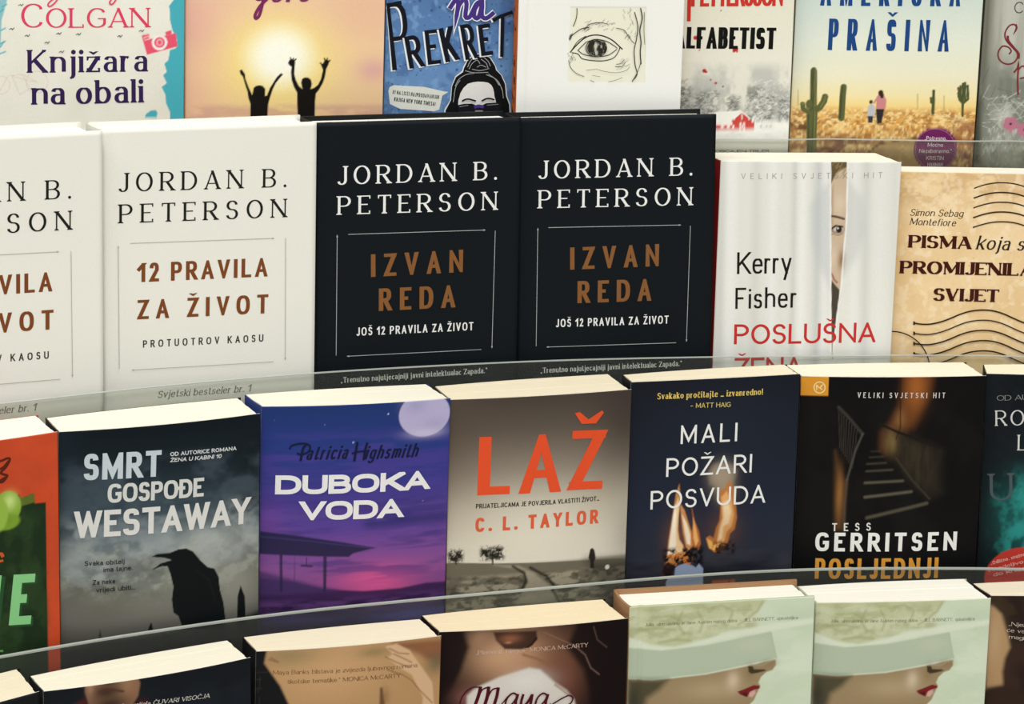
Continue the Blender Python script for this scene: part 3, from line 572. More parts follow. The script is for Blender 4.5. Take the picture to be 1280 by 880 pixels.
ART['bluegirl'] = dict(w=139.89, h=200, dense=(80, 165), step=0.5, ops=[
 ('grad',[(211.65,'#47658f'),(129.16,'#5a80b0'),(98.45,'#6a90bd'),(73.12,'#4f6f98')]),
 ('cloud',-0.86,138.11,72.4,200.12,5,14,14,0.56,0.2,'#3f5c90',0.55,21),
 ('cloud',-0.86,138.11,72.4,200.12,5,5,5,0.6,0.15,'#88aedb',0.4,22),
 ('spots',170,0.46,86.81,75.24,159.12,0.25,0.9,'#2c416b',0.8,7),
], text=[
 ('title_lettering',None,[(1.01,149.38),(1.5,149.96),(1.93,150.55),(2.4,151.13),(2.96,151.68),(3.69,152.2),(4.64,152.66),(5.76,153.07),(6.98,153.47),(8.22,153.85),(9.42,154.25)],1.6,'#e6e9ea'),
 ('title_lettering',None,[(1.94,150.51),(2.44,151.03),(2.88,151.57),(3.35,152.1),(3.91,152.6),(4.63,153.04),(5.54,153.41),(6.62,153.72),(7.78,153.99),(8.96,154.26),(10.1,154.54)],2.6,'#14161f'),
 ('title_lettering','P',4.36,106.42,18.17,108.35,46.72,'#e6e9ea',dict(w=0.07,c=0.9,sq=0.85)),
 ('title_lettering','P',5.44,107.28,19.25,109.21,46.72,'#14161f',dict(w=0.07,c=0.9,sq=0.85)),
 ('title_lettering','R',16.24,107.76,26.73,109.9,22.65,'#e6e9ea',dict(w=0.14,c=0.9,sq=0.85)),
 ('title_lettering','R',17.33,108.62,27.81,110.76,22.65,'#14161f',dict(w=0.14,c=0.9,sq=0.85)),
 ('title_lettering','E',28.93,110.78,38.06,112.06,24.07,'#e6e9ea',dict(w=0.12,c=0.9,sq=0.85)),
 ('title_lettering','E',30.01,111.64,39.15,112.92,24.07,'#14161f',dict(w=0.12,c=0.9,sq=0.85)),
 ('title_lettering','K',41.1,112.67,50.77,115.08,24.07,'#e6e9ea',dict(w=0.14,c=0.9,sq=0.85)),
 ('title_lettering','K',42.19,113.53,51.85,115.93,24.07,'#14161f',dict(w=0.14,c=0.9,sq=0.85)),
 ('title_lettering','R',54.97,114.59,63.83,116.42,24.78,'#e6e9ea',dict(w=0.12,c=0.9,sq=0.85)),
 ('title_lettering','R',56.05,115.45,64.92,117.27,24.78,'#14161f',dict(w=0.12,c=0.9,sq=0.85)),
 ('title_lettering','E',65.74,117.57,74.08,118.83,21.94,'#e6e9ea',dict(w=0.14,c=0.9,sq=0.85)),
 ('title_lettering','E',66.83,118.43,75.16,119.68,21.94,'#14161f',dict(w=0.14,c=0.9,sq=0.85)),
 ('title_lettering',None,[(73.06,143.05),(73.96,143.56),(74.81,144.06),(75.68,144.56),(76.66,145.08),(77.84,145.64),(79.27,146.24),(80.89,146.88),(82.62,147.54),(84.38,148.2),(86.08,148.85)],2.5,'#e6e9ea'),
 ('title_lettering',None,[(79.48,146.5),(79.99,117.75)],2.5,'#e6e9ea'),
 ('title_lettering',None,[(74.15,143.63),(75.05,144.14),(75.9,144.63),(76.77,145.14),(77.76,145.66),(78.93,146.22),(80.36,146.82),(81.98,147.45),(83.71,148.11),(85.47,148.77),(87.18,149.42)],2.5,'#14161f'),
 ('title_lettering',None,[(80.6,146.53),(81.07,118.66)],2.5,'#14161f'),
 ('title_lettering',None,[(43.75,151.36),(45.26,153.83),(46.77,156.29),(47.98,157.67),(48.77,157.48),(49.27,156.21),(49.47,154.24),(49.22,150.8),(48.68,146.67),(48.41,144.53),(48.6,146.1),(49.07,149.67),(49.8,152.87),(50.94,155.06),(52.33,156.88),(53.51,157.78),(54.34,157.44),(54.94,156.17),(55.29,154.36),(55.16,151.66),(54.77,148.43),(54.74,146.04),(55.42,145.1),(56.45,145.02),(57.4,145.4),(58.08,146.18),(58.69,147.42),(59.36,148.9),(60.17,150.75),(61.05,152.84),(61.95,154.49),(63.07,155.57),(64.2,156.23),(64.66,156.2),(63.9,155.2),(62.47,153.51),(61.35,151.71),(60.84,149.75),(60.65,147.68),(60.85,146.16),(61.64,145.22),(62.83,144.83),(63.93,145.52),(64.8,148.44),(65.58,152.43),(66.11,154.57),(66.15,153.06),(65.95,149.69),(66.1,146.95),(66.84,145.64),(67.92,144.95),(69.23,144.93),(70.8,145.81),(72.59,147.36),(74.38,148.91)],4.4,'#e6e9ea'),
 ('title_lettering',None,[(43.75,151.36),(45.26,153.83),(46.77,156.29),(47.98,157.67),(48.77,157.48),(49.27,156.21),(49.47,154.24),(49.22,150.8),(48.68,146.67),(48.41,144.53),(48.6,146.1),(49.07,149.67),(49.8,152.87),(50.94,155.06),(52.33,156.88),(53.51,157.78),(54.34,157.44),(54.94,156.17),(55.29,154.36),(55.16,151.66),(54.77,148.43),(54.74,146.04),(55.42,145.1),(56.45,145.02),(57.4,145.4),(58.08,146.18),(58.69,147.42),(59.36,148.9),(60.17,150.75),(61.05,152.84),(61.95,154.49),(63.07,155.57),(64.2,156.23),(64.66,156.2),(63.9,155.2),(62.47,153.51),(61.35,151.71),(60.84,149.75),(60.65,147.68),(60.85,146.16),(61.64,145.22),(62.83,144.83),(63.93,145.52),(64.8,148.44),(65.58,152.43),(66.11,154.57),(66.15,153.06),(65.95,149.69),(66.1,146.95),(66.84,145.64),(67.92,144.95),(69.23,144.93),(70.8,145.81),(72.59,147.36),(74.38,148.91)],3,'#46327c'),
 ('cover_drawing',False,[(3.06,92.83),(3.81,95.65),(6.83,96.96),(27.69,96.2),(40.59,93.47),(44.8,92.84),(40.7,90.24),(38.77,80.36),(35.18,79.18),(11.45,80.48),(4.41,83.74)],'#dfe0d6'),
 ('cover_text','#1 NA LISTI NAJPRODAVANIJIH',5.89,90.78,38.27,87.67,2.83,'#2b2c2e',dict(w=0.14)),
 ('cover_text','KNJIGA NEW YORK TIMESA!',7.13,85.89,35.9,82.85,2.83,'#2b2c2e',dict(w=0.14)),
 ('cover_drawing',False,[(41.7,67.42),(42.4,80.42),(46.24,87.24),(46.77,96.8),(49.19,103.86),(53.94,107.86),(54.54,110.67),(57.28,116.17),(63.14,120.18),(69.14,120.28),(73.57,117.42),(77.28,111.6),(78.22,108.81),(81.85,105.22),(84.89,99.09),(86.05,90.66),(88.51,85.05),(90,68.08)],'#dfe0dc'),
 ('cover_drawing',False,[(42.54,67.43),(43.26,79.87),(46.8,87.25),(47.18,96.81),(49.76,103.44),(54.52,107.03),(55.13,109.84),(57.72,115.47),(63.16,119.48),(68.74,119.58),(73.02,117.13),(76.72,111.59),(77.52,108.8),(81.15,105.35),(84.19,99.08),(85.21,90.64),(87.53,85.03),(89.44,68.08)],'#121214'),
 ('cover_drawing',False,[(53.18,67.59),(52.24,78.88),(51.83,83.1),(51.97,87.33),(53.2,92.27),(55.31,96.1),(58.29,98.96),(61.74,99.99),(65.22,100.47),(69.14,100.39),(72.24,99.88),(74.54,98.37),(75.88,96.14),(76.68,93.34),(77.07,90.53),(78.34,86.32),(79.02,67.94)],'#e3e1dc'),
 ('cover_drawing',None,[(57.61,110.58),(57.95,111.45),(58.27,112.34),(58.6,113.21),(58.98,114.05),(59.42,114.8),(59.95,115.5),(60.55,116.14),(61.2,116.73),(61.87,117.24),(62.53,117.65),(63.2,117.94),(63.89,118.11),(64.59,118.21),(65.29,118.29),(65.99,118.41)],0.4,'#a9abad'),
 ('cover_drawing',None,[(58.64,109.2),(59,109.98),(59.35,110.78),(59.71,111.57),(60.11,112.32),(60.6,113.01),(61.21,113.68),(61.91,114.37),(62.66,114.98),(63.37,115.41),(64,115.58),(64.51,115.41),(64.96,114.95),(65.36,114.34),(65.76,113.68),(66.18,113.1)],0.4,'#a9abad'),
 ('cover_drawing',None,[(68.1,118.03),(68.85,117.43),(69.63,116.84),(70.39,116.25),(71.09,115.64),(71.7,115.01),(72.18,114.35),(72.55,113.66),(72.87,112.95),(73.17,112.24),(73.5,111.54)],0.4,'#a9abad'),
 ('cover_drawing',None,[(66.76,116.33),(67.51,115.79),(68.3,115.27),(69.07,114.74),(69.77,114.18),(70.35,113.59),(70.79,112.94),(71.11,112.25),(71.37,111.54),(71.6,110.82),(71.88,110.11)],0.4,'#a9abad'),
 ('cover_drawing',None,[(60.73,109.23),(61.84,109.01),(62.94,108.76),(64.05,108.53),(65.18,108.37),(66.35,108.34),(67.55,108.49),(68.8,108.77),(70.06,109.13),(71.33,109.51),(72.58,109.85)],0.4,'#a9abad'),
 ('cover_drawing',None,[(64.17,110.69),(64.7,111.02),(65.23,111.4),(65.76,111.76),(66.31,112.02),(66.91,112.13),(67.57,112.04),(68.27,111.8),(69,111.46),(69.73,111.1),(70.45,110.79)],0.4,'#a9abad'),
 ('cover_drawing',None,[(49.27,97.13),(49.76,98.14),(50.22,99.19),(50.69,100.22),(51.23,101.19),(51.9,102.08),(52.7,102.88),(53.61,103.63),(54.6,104.31),(55.63,104.9),(56.67,105.38),(57.73,105.72),(58.84,105.92),(59.97,106.05),(61.1,106.16),(62.23,106.31)],0.4,'#a9abad'),
 ('cover_drawing',None,[(48.75,91.5),(48.97,92.65),(49.17,93.82),(49.38,94.98),(49.63,96.1),(49.97,97.14),(50.4,98.08),(50.92,98.94),(51.49,99.75),(52.06,100.56),(52.62,101.39)],0.4,'#a9abad'),
 ('cover_drawing',None,[(70.64,105.61),(71.81,105.16),(73.01,104.75),(74.19,104.32),(75.32,103.81),(76.33,103.17),(77.19,102.36),(77.94,101.4),(78.63,100.37),(79.3,99.32),(80.01,98.31)],0.4,'#a9abad'),
 ('cover_drawing',None,[(77.78,101.79),(78.65,100.7),(79.56,99.64),(80.45,98.56),(81.26,97.44),(81.91,96.23),(82.36,94.92),(82.66,93.53),(82.87,92.09),(83.06,90.64),(83.29,89.21)],0.4,'#a9abad'),
 ('cover_drawing',None,[(72.02,106.19),(73.52,105.2),(75.09,104.22),(76.63,103.23),(78.03,102.2),(79.2,101.11),(80.08,99.93),(80.72,98.68),(81.23,97.4),(81.7,96.1),(82.24,94.83)],0.4,'#a9abad'),
 ('cover_drawing',None,[(48.24,85.86),(49.03,91.5)],0.4,'#a9abad'),
 ('cover_drawing',None,[(55.88,108.17),(57.09,107.88),(58.24,107.57),(59.43,107.27),(60.72,107.02),(62.21,106.87),(63.94,106.85),(65.86,106.92),(67.9,107.05),(69.97,107.2),(71.98,107.31)],0.4,'#a9abad'),
 ('cover_drawing',None,[(54.5,86.8),(54.9,87.05),(55.29,87.31),(55.68,87.56),(56.1,87.78),(56.56,87.96),(57.04,88.11),(57.53,88.23),(58.06,88.31),(58.66,88.33),(59.35,88.29),(60.16,88.15),(61.08,87.92),(62.05,87.64),(63.05,87.35),(64.01,87.09)],1.1,'#15151a'),
 ('cover_drawing',None,[(68.21,87.15),(68.82,87.49),(69.43,87.86),(70.05,88.21),(70.65,88.52),(71.24,88.75),(71.81,88.89),(72.37,88.97),(72.93,89),(73.48,88.98),(74.04,88.93),(74.6,88.83),(75.17,88.68),(75.74,88.5),(76.31,88.3),(76.87,88.13)],1.1,'#15151a'),
 ('cover_drawing',False,[(50.96,83.93),(55.96,85),(61.55,85.22),(64.11,84.13),(68.87,84.34),(71.35,85.65),(77.65,86.16),(82.3,85.81),(81.98,79.31),(79.02,67.94),(71.99,67.85),(69.28,80.82),(63.95,80.74),(61.45,67.7),(55.14,67.61),(51.96,78.87)],'#17171d'),
 ('cover_drawing',None,[(63.32,82.71),(63.87,82.91),(64.4,83.13),(64.94,83.34),(65.5,83.51),(66.09,83.6),(66.73,83.58),(67.4,83.49),(68.09,83.36),(68.79,83.21),(69.48,83.08)],2.2,'#4b3585'),
 ('cover_drawing',None,[(52.67,82.83),(58.79,84.05)],0.5,'#80858e'),
 ('cover_drawing',None,[(71.96,84.25),(79.8,85.07)],0.5,'#80858e'),
])
ART['eye'] = dict(w=115.32, h=200, dense=(80, 165), step=0.65, ops=[
 ('fill','#edece6'),
 ('poly',[(36.04,156.44),(88.83,156.52),(89.72,104.45),(35.57,104.82)],'#e9e6d2',1,0.6),
 ('line',[(36.03,156.72),(88.82,156.8)],0.5,'#a9a899',0.8,0.6),
 ('line',[(88.68,156.8),(89.71,104.73)],0.4,'#c9c6b3',0.6,0.6),
 ('disc',54.63,128.6,7.3,6.18,0,'#2c2a22',0.3,1.2),
 ('disc',51.55,129,2.25,4.21,0,'#2c2a22',0.95,1),
 ('disc',57.48,127.22,2.53,3.65,0,'#2c2a22',0.95,1),
 ('disc',60.16,130.43,1.26,2.53,0,'#2c2a22',0.9,1),
 ('disc',54.51,132.21,3.65,1.26,0,'#2c2a22',0.8,1),
 ('disc',54.31,129.98,1.12,2.11,0,'#e9e6d2',0.9,0.8),
 ('disc',58.24,129.45,0.84,1.4,0,'#e9e6d2',0.8,0.8),
 ('disc',55.45,125.26,0.7,0.98,0,'#e9e6d2',0.7,0.8),
 ('poly',[(35.5,133.77),(35.95,137.24),(38.27,138.64),(37.01,134.47)],'#2c2a22',0.9,0.7),
 ('dashes',22,44.51,65.2,139.37,146.13,1.5,4,10,60,0.35,'#2c2a22',0.8,31),
 ('dashes',18,74.02,81.68,133.98,153.43,1.5,4,50,120,0.35,'#2c2a22',0.7,32),
 ('dashes',8,35.51,40.87,115.71,122.69,1.5,3,100,140,0.4,'#2c2a22',0.8,33),
 ('dashes',14,69.17,77.33,113.05,120.07,1.5,3.5,20,60,0.3,'#2c2a22',0.5,34),
], text=[
 ('cover_text',None,[(36.61,125.17),(37.39,126.12),(38.15,127.06),(38.92,128),(39.74,128.95),(40.64,129.92),(41.63,130.95),(42.7,132.04),(43.81,133.12),(44.94,134.11),(46.05,134.94),(47.12,135.61),(48.17,136.16),(49.24,136.6),(50.36,136.94),(51.55,137.19),(52.85,137.34),(54.24,137.4),(55.67,137.36),(57.11,137.21),(58.54,136.95),(59.97,136.55),(61.43,136.03),(62.88,135.4),(64.29,134.7),(65.63,133.93),(66.93,133.03),(68.22,131.97),(69.44,130.88),(70.52,129.88),(71.4,129.1),(72,128.58),(72.38,128.25),(72.63,128.02),(72.85,127.82),(73.13,127.57)],0.81,'#2c2a22'),
 ('cover_text',None,[(37.27,126.15),(38.19,127.6),(39.1,129.1),(40.01,130.58),(40.95,131.94),(41.93,133.11),(42.97,134.03),(44.05,134.76),(45.17,135.38),(46.28,135.97),(47.39,136.61)],0.5,'#2c2a22'),
 ('cover_text',None,[(37.72,125.18),(38.65,124.99),(39.6,124.84),(40.53,124.66),(41.42,124.43),(42.22,124.09),(42.83,123.58),(43.29,122.93),(43.73,122.23),(44.29,121.57),(45.11,121.04),(46.23,120.64),(47.56,120.31),(49.03,120.05),(50.58,119.84),(52.14,119.68),(53.75,119.54),(55.47,119.43),(57.22,119.39),(58.93,119.42),(60.54,119.57),(62.07,119.83),(63.58,120.17),(65.02,120.61),(66.33,121.16),(67.46,121.84),(68.4,122.73),(69.18,123.84),(69.83,125.02),(70.36,126.12),(70.77,127),(71.03,127.62),(71.12,128.06),(71.12,128.41),(71.09,128.73),(71.12,129.09)],0.56,'#2c2a22'),
 ('cover_text',None,[(42.13,126.87),(43.13,127.91),(44.18,129.01),(45.21,130.08),(46.12,131.02),(46.85,131.75),(47.26,132.19),(47.41,132.4),(47.48,132.48),(47.68,132.56),(48.21,132.73),(49.14,133.05),(50.32,133.44),(51.66,133.83),(53.07,134.14),(54.44,134.29),(55.82,134.28),(57.25,134.15),(58.71,133.92),(60.13,133.61),(61.46,133.22),(62.74,132.69),(64,132.03),(65.19,131.31),(66.26,130.62),(67.16,130.05),(67.84,129.62),(68.33,129.28),(68.71,128.98),(69.06,128.7),(69.46,128.39)],0.5,'#2c2a22'),
 ('cover_text',None,[(41.85,126.87),(42.7,126.23),(43.49,125.57),(44.31,124.92),(45.25,124.33),(46.41,123.83),(47.85,123.41),(49.51,123.05),(51.29,122.77),(53.1,122.57),(54.84,122.48),(56.55,122.47),(58.3,122.56),(60.02,122.74),(61.67,123.04),(63.2,123.49),(64.57,124.12),(65.82,124.94),(66.99,125.86),(68.15,126.8),(69.35,127.69)],0.5,'#2c2a22'),
 ('cover_text',None,[(40.36,155.92),(40.4,155.09),(40.45,154.27),(40.5,153.44),(40.52,152.61),(40.49,151.78),(40.42,150.96),(40.31,150.13),(40.17,149.3),(40,148.47),(39.79,147.64),(39.54,146.81),(39.24,145.98),(38.91,145.14),(38.58,144.31),(38.26,143.48)],0.5,'#2c2a22'),
 ('cover_text',None,[(36.06,133.78),(36.23,134.33),(36.36,134.89),(36.51,135.44),(36.74,136),(37.08,136.55),(37.58,137.11),(38.18,137.68),(38.87,138.25),(39.6,138.8),(40.34,139.34),(41.09,139.89),(41.88,140.45),(42.7,140.98),(43.55,141.46),(44.43,141.86),(45.35,142.14),(46.32,142.32),(47.3,142.45),(48.3,142.57),(49.28,142.72)],0.56,'#2c2a22'),
 ('cover_text',None,[(35.66,119.88),(35.92,118.9),(36.15,117.9),(36.4,116.91),(36.73,115.95),(37.2,115.02),(37.83,114.11),(38.56,113.21),(39.39,112.35),(40.29,111.55),(41.25,110.85),(42.28,110.26),(43.4,109.78),(44.57,109.35),(45.76,108.94),(46.92,108.5)],0.37,'#2c2a22'),
 ('cover_text',None,[(45.86,140.76),(46.62,141.64),(47.34,142.57),(48.08,143.48),(48.91,144.29),(49.9,144.93),(51.12,145.39),(52.53,145.72),(54.01,145.93),(55.48,146.04),(56.83,146.08),(58.04,146.01),(59.17,145.81),(60.26,145.55),(61.34,145.26),(62.44,145.01)],0.43,'#2c2a22'),
 ('cover_text',None,[(68.13,142.27),(69.28,142.07),(70.47,141.93),(71.65,141.76),(72.76,141.46),(73.76,140.92),(74.63,140.08),(75.38,139.01),(76.08,137.8),(76.75,136.56),(77.46,135.38)],0.43,'#2c2a22'),
 ('cover_text',None,[(84.65,156.22),(84.97,154.86),(85.34,153.52),(85.68,152.18),(85.93,150.78),(86.04,149.31),(85.9,147.73),(85.57,146.08),(85.17,144.38),(84.83,142.67),(84.67,140.98),(84.77,139.29),(85.02,137.58),(85.35,135.88),(85.65,134.23),(85.83,132.65),(85.85,131.19),(85.76,129.83),(85.64,128.5),(85.54,127.14),(85.54,125.68),(85.64,124.1),(85.8,122.44),(86.01,120.73),(86.22,119.01),(86.42,117.31)],0.74,'#2c2a22'),
 ('cover_text',None,[(80.57,153.43),(81.14,151.49),(81.77,149.56),(82.37,147.62),(82.86,145.69),(83.17,143.75),(83.24,141.76),(83.13,139.73),(82.91,137.71),(82.65,135.79),(82.42,134.02),(82.18,132.49),(81.89,131.17),(81.6,129.91),(81.38,128.58),(81.28,127.06),(81.32,125.24),(81.46,123.22),(81.68,121.13),(81.94,119.11),(82.2,117.29),(82.57,115.69),(83.05,114.2),(83.52,112.82),(83.84,111.53),(83.87,110.31),(83.55,109.19),(82.95,108.19),(82.19,107.26),(81.4,106.35),(80.68,105.4)],0.62,'#2c2a22'),
 ('cover_text',None,[(80.7,104.98),(81.52,106.62),(82.36,108.29),(83.2,109.94),(83.96,111.56),(84.61,113.11),(85.11,114.58),(85.5,115.99),(85.81,117.36),(86.12,118.73),(86.45,120.11)],0.37,'#2c2a22'),
 ('cover_text',None,[(69.02,117.24),(69.74,117.35),(70.48,117.42),(71.21,117.52),(71.9,117.68),(72.5,117.95),(72.99,118.38),(73.41,118.92),(73.77,119.53),(74.12,120.16),(74.5,120.75)],0.37,'#2c2a22'),
 ('cover_text',None,[(68.38,115.56),(69.41,115.58),(70.48,115.56),(71.53,115.56),(72.48,115.64),(73.28,115.86),(73.86,116.26),(74.29,116.8),(74.62,117.42),(74.92,118.06),(75.28,118.66)],0.37,'#2c2a22'),
 ('cover_text',None,[(48.17,112.97),(49.58,113.15),(51.02,113.36),(52.45,113.55),(53.83,113.68),(55.14,113.69),(56.31,113.55),(57.36,113.27),(58.39,112.94),(59.5,112.6),(60.79,112.32),(62.32,112.06),(64.03,111.78),(65.83,111.54),(67.59,111.39),(69.23,111.37),(70.79,111.53),(72.34,111.81),(73.8,112.19),(75.11,112.62),(76.18,113.08),(76.96,113.57),(77.48,114.12),(77.86,114.71),(78.2,115.3),(78.61,115.88)],0.25,'#2c2a22'),
 ('cover_text',None,[(52.48,109.49),(58.12,108.54)],0.25,'#2c2a22'),
 ('cover_text',None,[(63.85,104.92),(64.98,105.2),(66.14,105.47),(67.29,105.74),(68.39,106.03),(69.41,106.34),(70.33,106.68),(71.17,107.04),(71.97,107.42),(72.75,107.8),(73.56,108.17)],0.25,'#2c2a22'),
 ('cover_text',None,[(51.2,106),(54.04,104.89)],0.31,'#2c2a22'),
 ('cover_text',None,[(87.27,153.47),(87.3,150.93),(87.32,148.35),(87.34,145.79),(87.39,143.32),(87.47,141),(87.61,138.87),(87.79,136.91),(88,135.03),(88.21,133.17),(88.41,131.27)],0.37,'#2c2a22'),
 ('cover_text',None,[(76.66,138.16),(77.11,137.29),(77.57,136.4),(78.02,135.52),(78.47,134.7),(78.92,134),(79.36,133.45),(79.79,133.02),(80.23,132.66),(80.66,132.31),(81.09,131.93)],0.43,'#2c2a22'),
 ('cover_text',None,[(61.9,128.63),(61.76,127.79),(61.62,126.95),(61.35,126.15),(60.9,125.41),(60.32,124.71),(59.64,124.09),(58.86,123.57),(57.98,123.14),(57.05,122.82),(56.08,122.62),(55.06,122.53),(54.05,122.55),(53.05,122.7),(52.06,122.97),(51.14,123.33),(50.3,123.81),(49.52,124.39),(48.85,125.03),(48.3,125.75),(47.86,126.54),(47.56,127.35),(47.41,128.18),(47.39,129.04),(47.5,129.88),(47.77,130.68),(48.17,131.47),(48.69,132.18),(49.32,132.82),(50.07,133.39),(50.9,133.86),(51.8,134.23),(52.77,134.49),(53.76,134.63),(54.77,134.65),(55.79,134.56),(56.77,134.35),(57.71,134.03),(58.61,133.59),(59.42,133.07),(60.13,132.46),(60.74,131.76),(61.23,131.01),(61.54,130.21),(61.72,129.37),(61.9,128.53)],0.5,'#2c2a22'),
 ('cover_text',None,[(60.78,128.63),(60.66,127.91),(60.55,127.2),(60.32,126.53),(59.94,125.9),(59.44,125.31),(58.87,124.79),(58.21,124.35),(57.46,123.98),(56.68,123.71),(55.86,123.54),(54.99,123.46),(54.14,123.48),(53.29,123.61),(52.46,123.83),(51.68,124.14),(50.96,124.55),(50.3,125.03),(49.74,125.58),(49.27,126.19),(48.9,126.85),(48.65,127.54),(48.52,128.24),(48.5,128.97),(48.6,129.68),(48.82,130.36),(49.16,131.03),(49.6,131.63),(50.14,132.17),(50.78,132.66),(51.47,133.05),(52.23,133.36),(53.06,133.58),(53.89,133.7),(54.75,133.72),(55.61,133.64),(56.45,133.47),(57.24,133.19),(58,132.82),(58.68,132.38),(59.28,131.86),(59.8,131.27),(60.22,130.64),(60.48,129.97),(60.63,129.25),(60.78,128.54)],0.5,'#2c2a22'),
 ('cover_text',None,[(50.29,133.16),(50.06,132.48),(49.8,131.81),(49.55,131.14),(49.37,130.44),(49.29,129.68),(49.36,128.85),(49.54,127.97),(49.79,127.06),(50.05,126.14),(50.28,125.24)],1,'#2c2a22'),
 ('cover_text',None,[(51.66,133.86),(51.5,132.89),(51.3,131.93),(51.12,130.96),(51,129.98),(50.99,128.99),(51.12,127.98),(51.36,126.96),(51.67,125.92),(51.99,124.89),(52.28,123.86)],1,'#2c2a22'),
 ('cover_text',None,[(52.8,133.17),(52.6,130.81)],1,'#2c2a22'),
 ('cover_text',None,[(52.74,126.92),(53.7,123.31)],1,'#2c2a22'),
 ('cover_text',None,[(56.42,125.27),(56.62,125.98),(56.81,126.79),(57,127.55),(57.2,128.11),(57.44,128.33),(57.71,128.11),(58,127.55),(58.32,126.79),(58.63,125.99),(58.94,125.28)],1,'#2c2a22'),
 ('cover_text',None,[(55.9,124.15),(58.16,123.6)],1,'#2c2a22'),
 ('cover_text',None,[(60.11,131.82),(59.93,131.35),(59.71,130.89),(59.52,130.43),(59.38,129.95),(59.35,129.45),(59.47,128.92),(59.7,128.37),(59.99,127.81),(60.29,127.24),(60.57,126.68)],1,'#2c2a22'),
 ('cover_text',None,[(61.3,129.74),(60.34,125.28)],1,'#2c2a22'),
 ('cover_text',None,[(54.46,133.87),(54.87,133.73),(55.3,133.61),(55.72,133.48),(56.11,133.3),(56.44,133.05),(56.69,132.7),(56.88,132.26),(57.04,131.79),(57.19,131.3),(57.35,130.83)],1,'#2c2a22'),
 ('cover_text',None,[(56.04,128.32),(57.1,130)],1,'#2c2a22'),
 ('cover_text',None,[(57.99,132.5),(58.75,130.84)],1,'#2c2a22'),
])
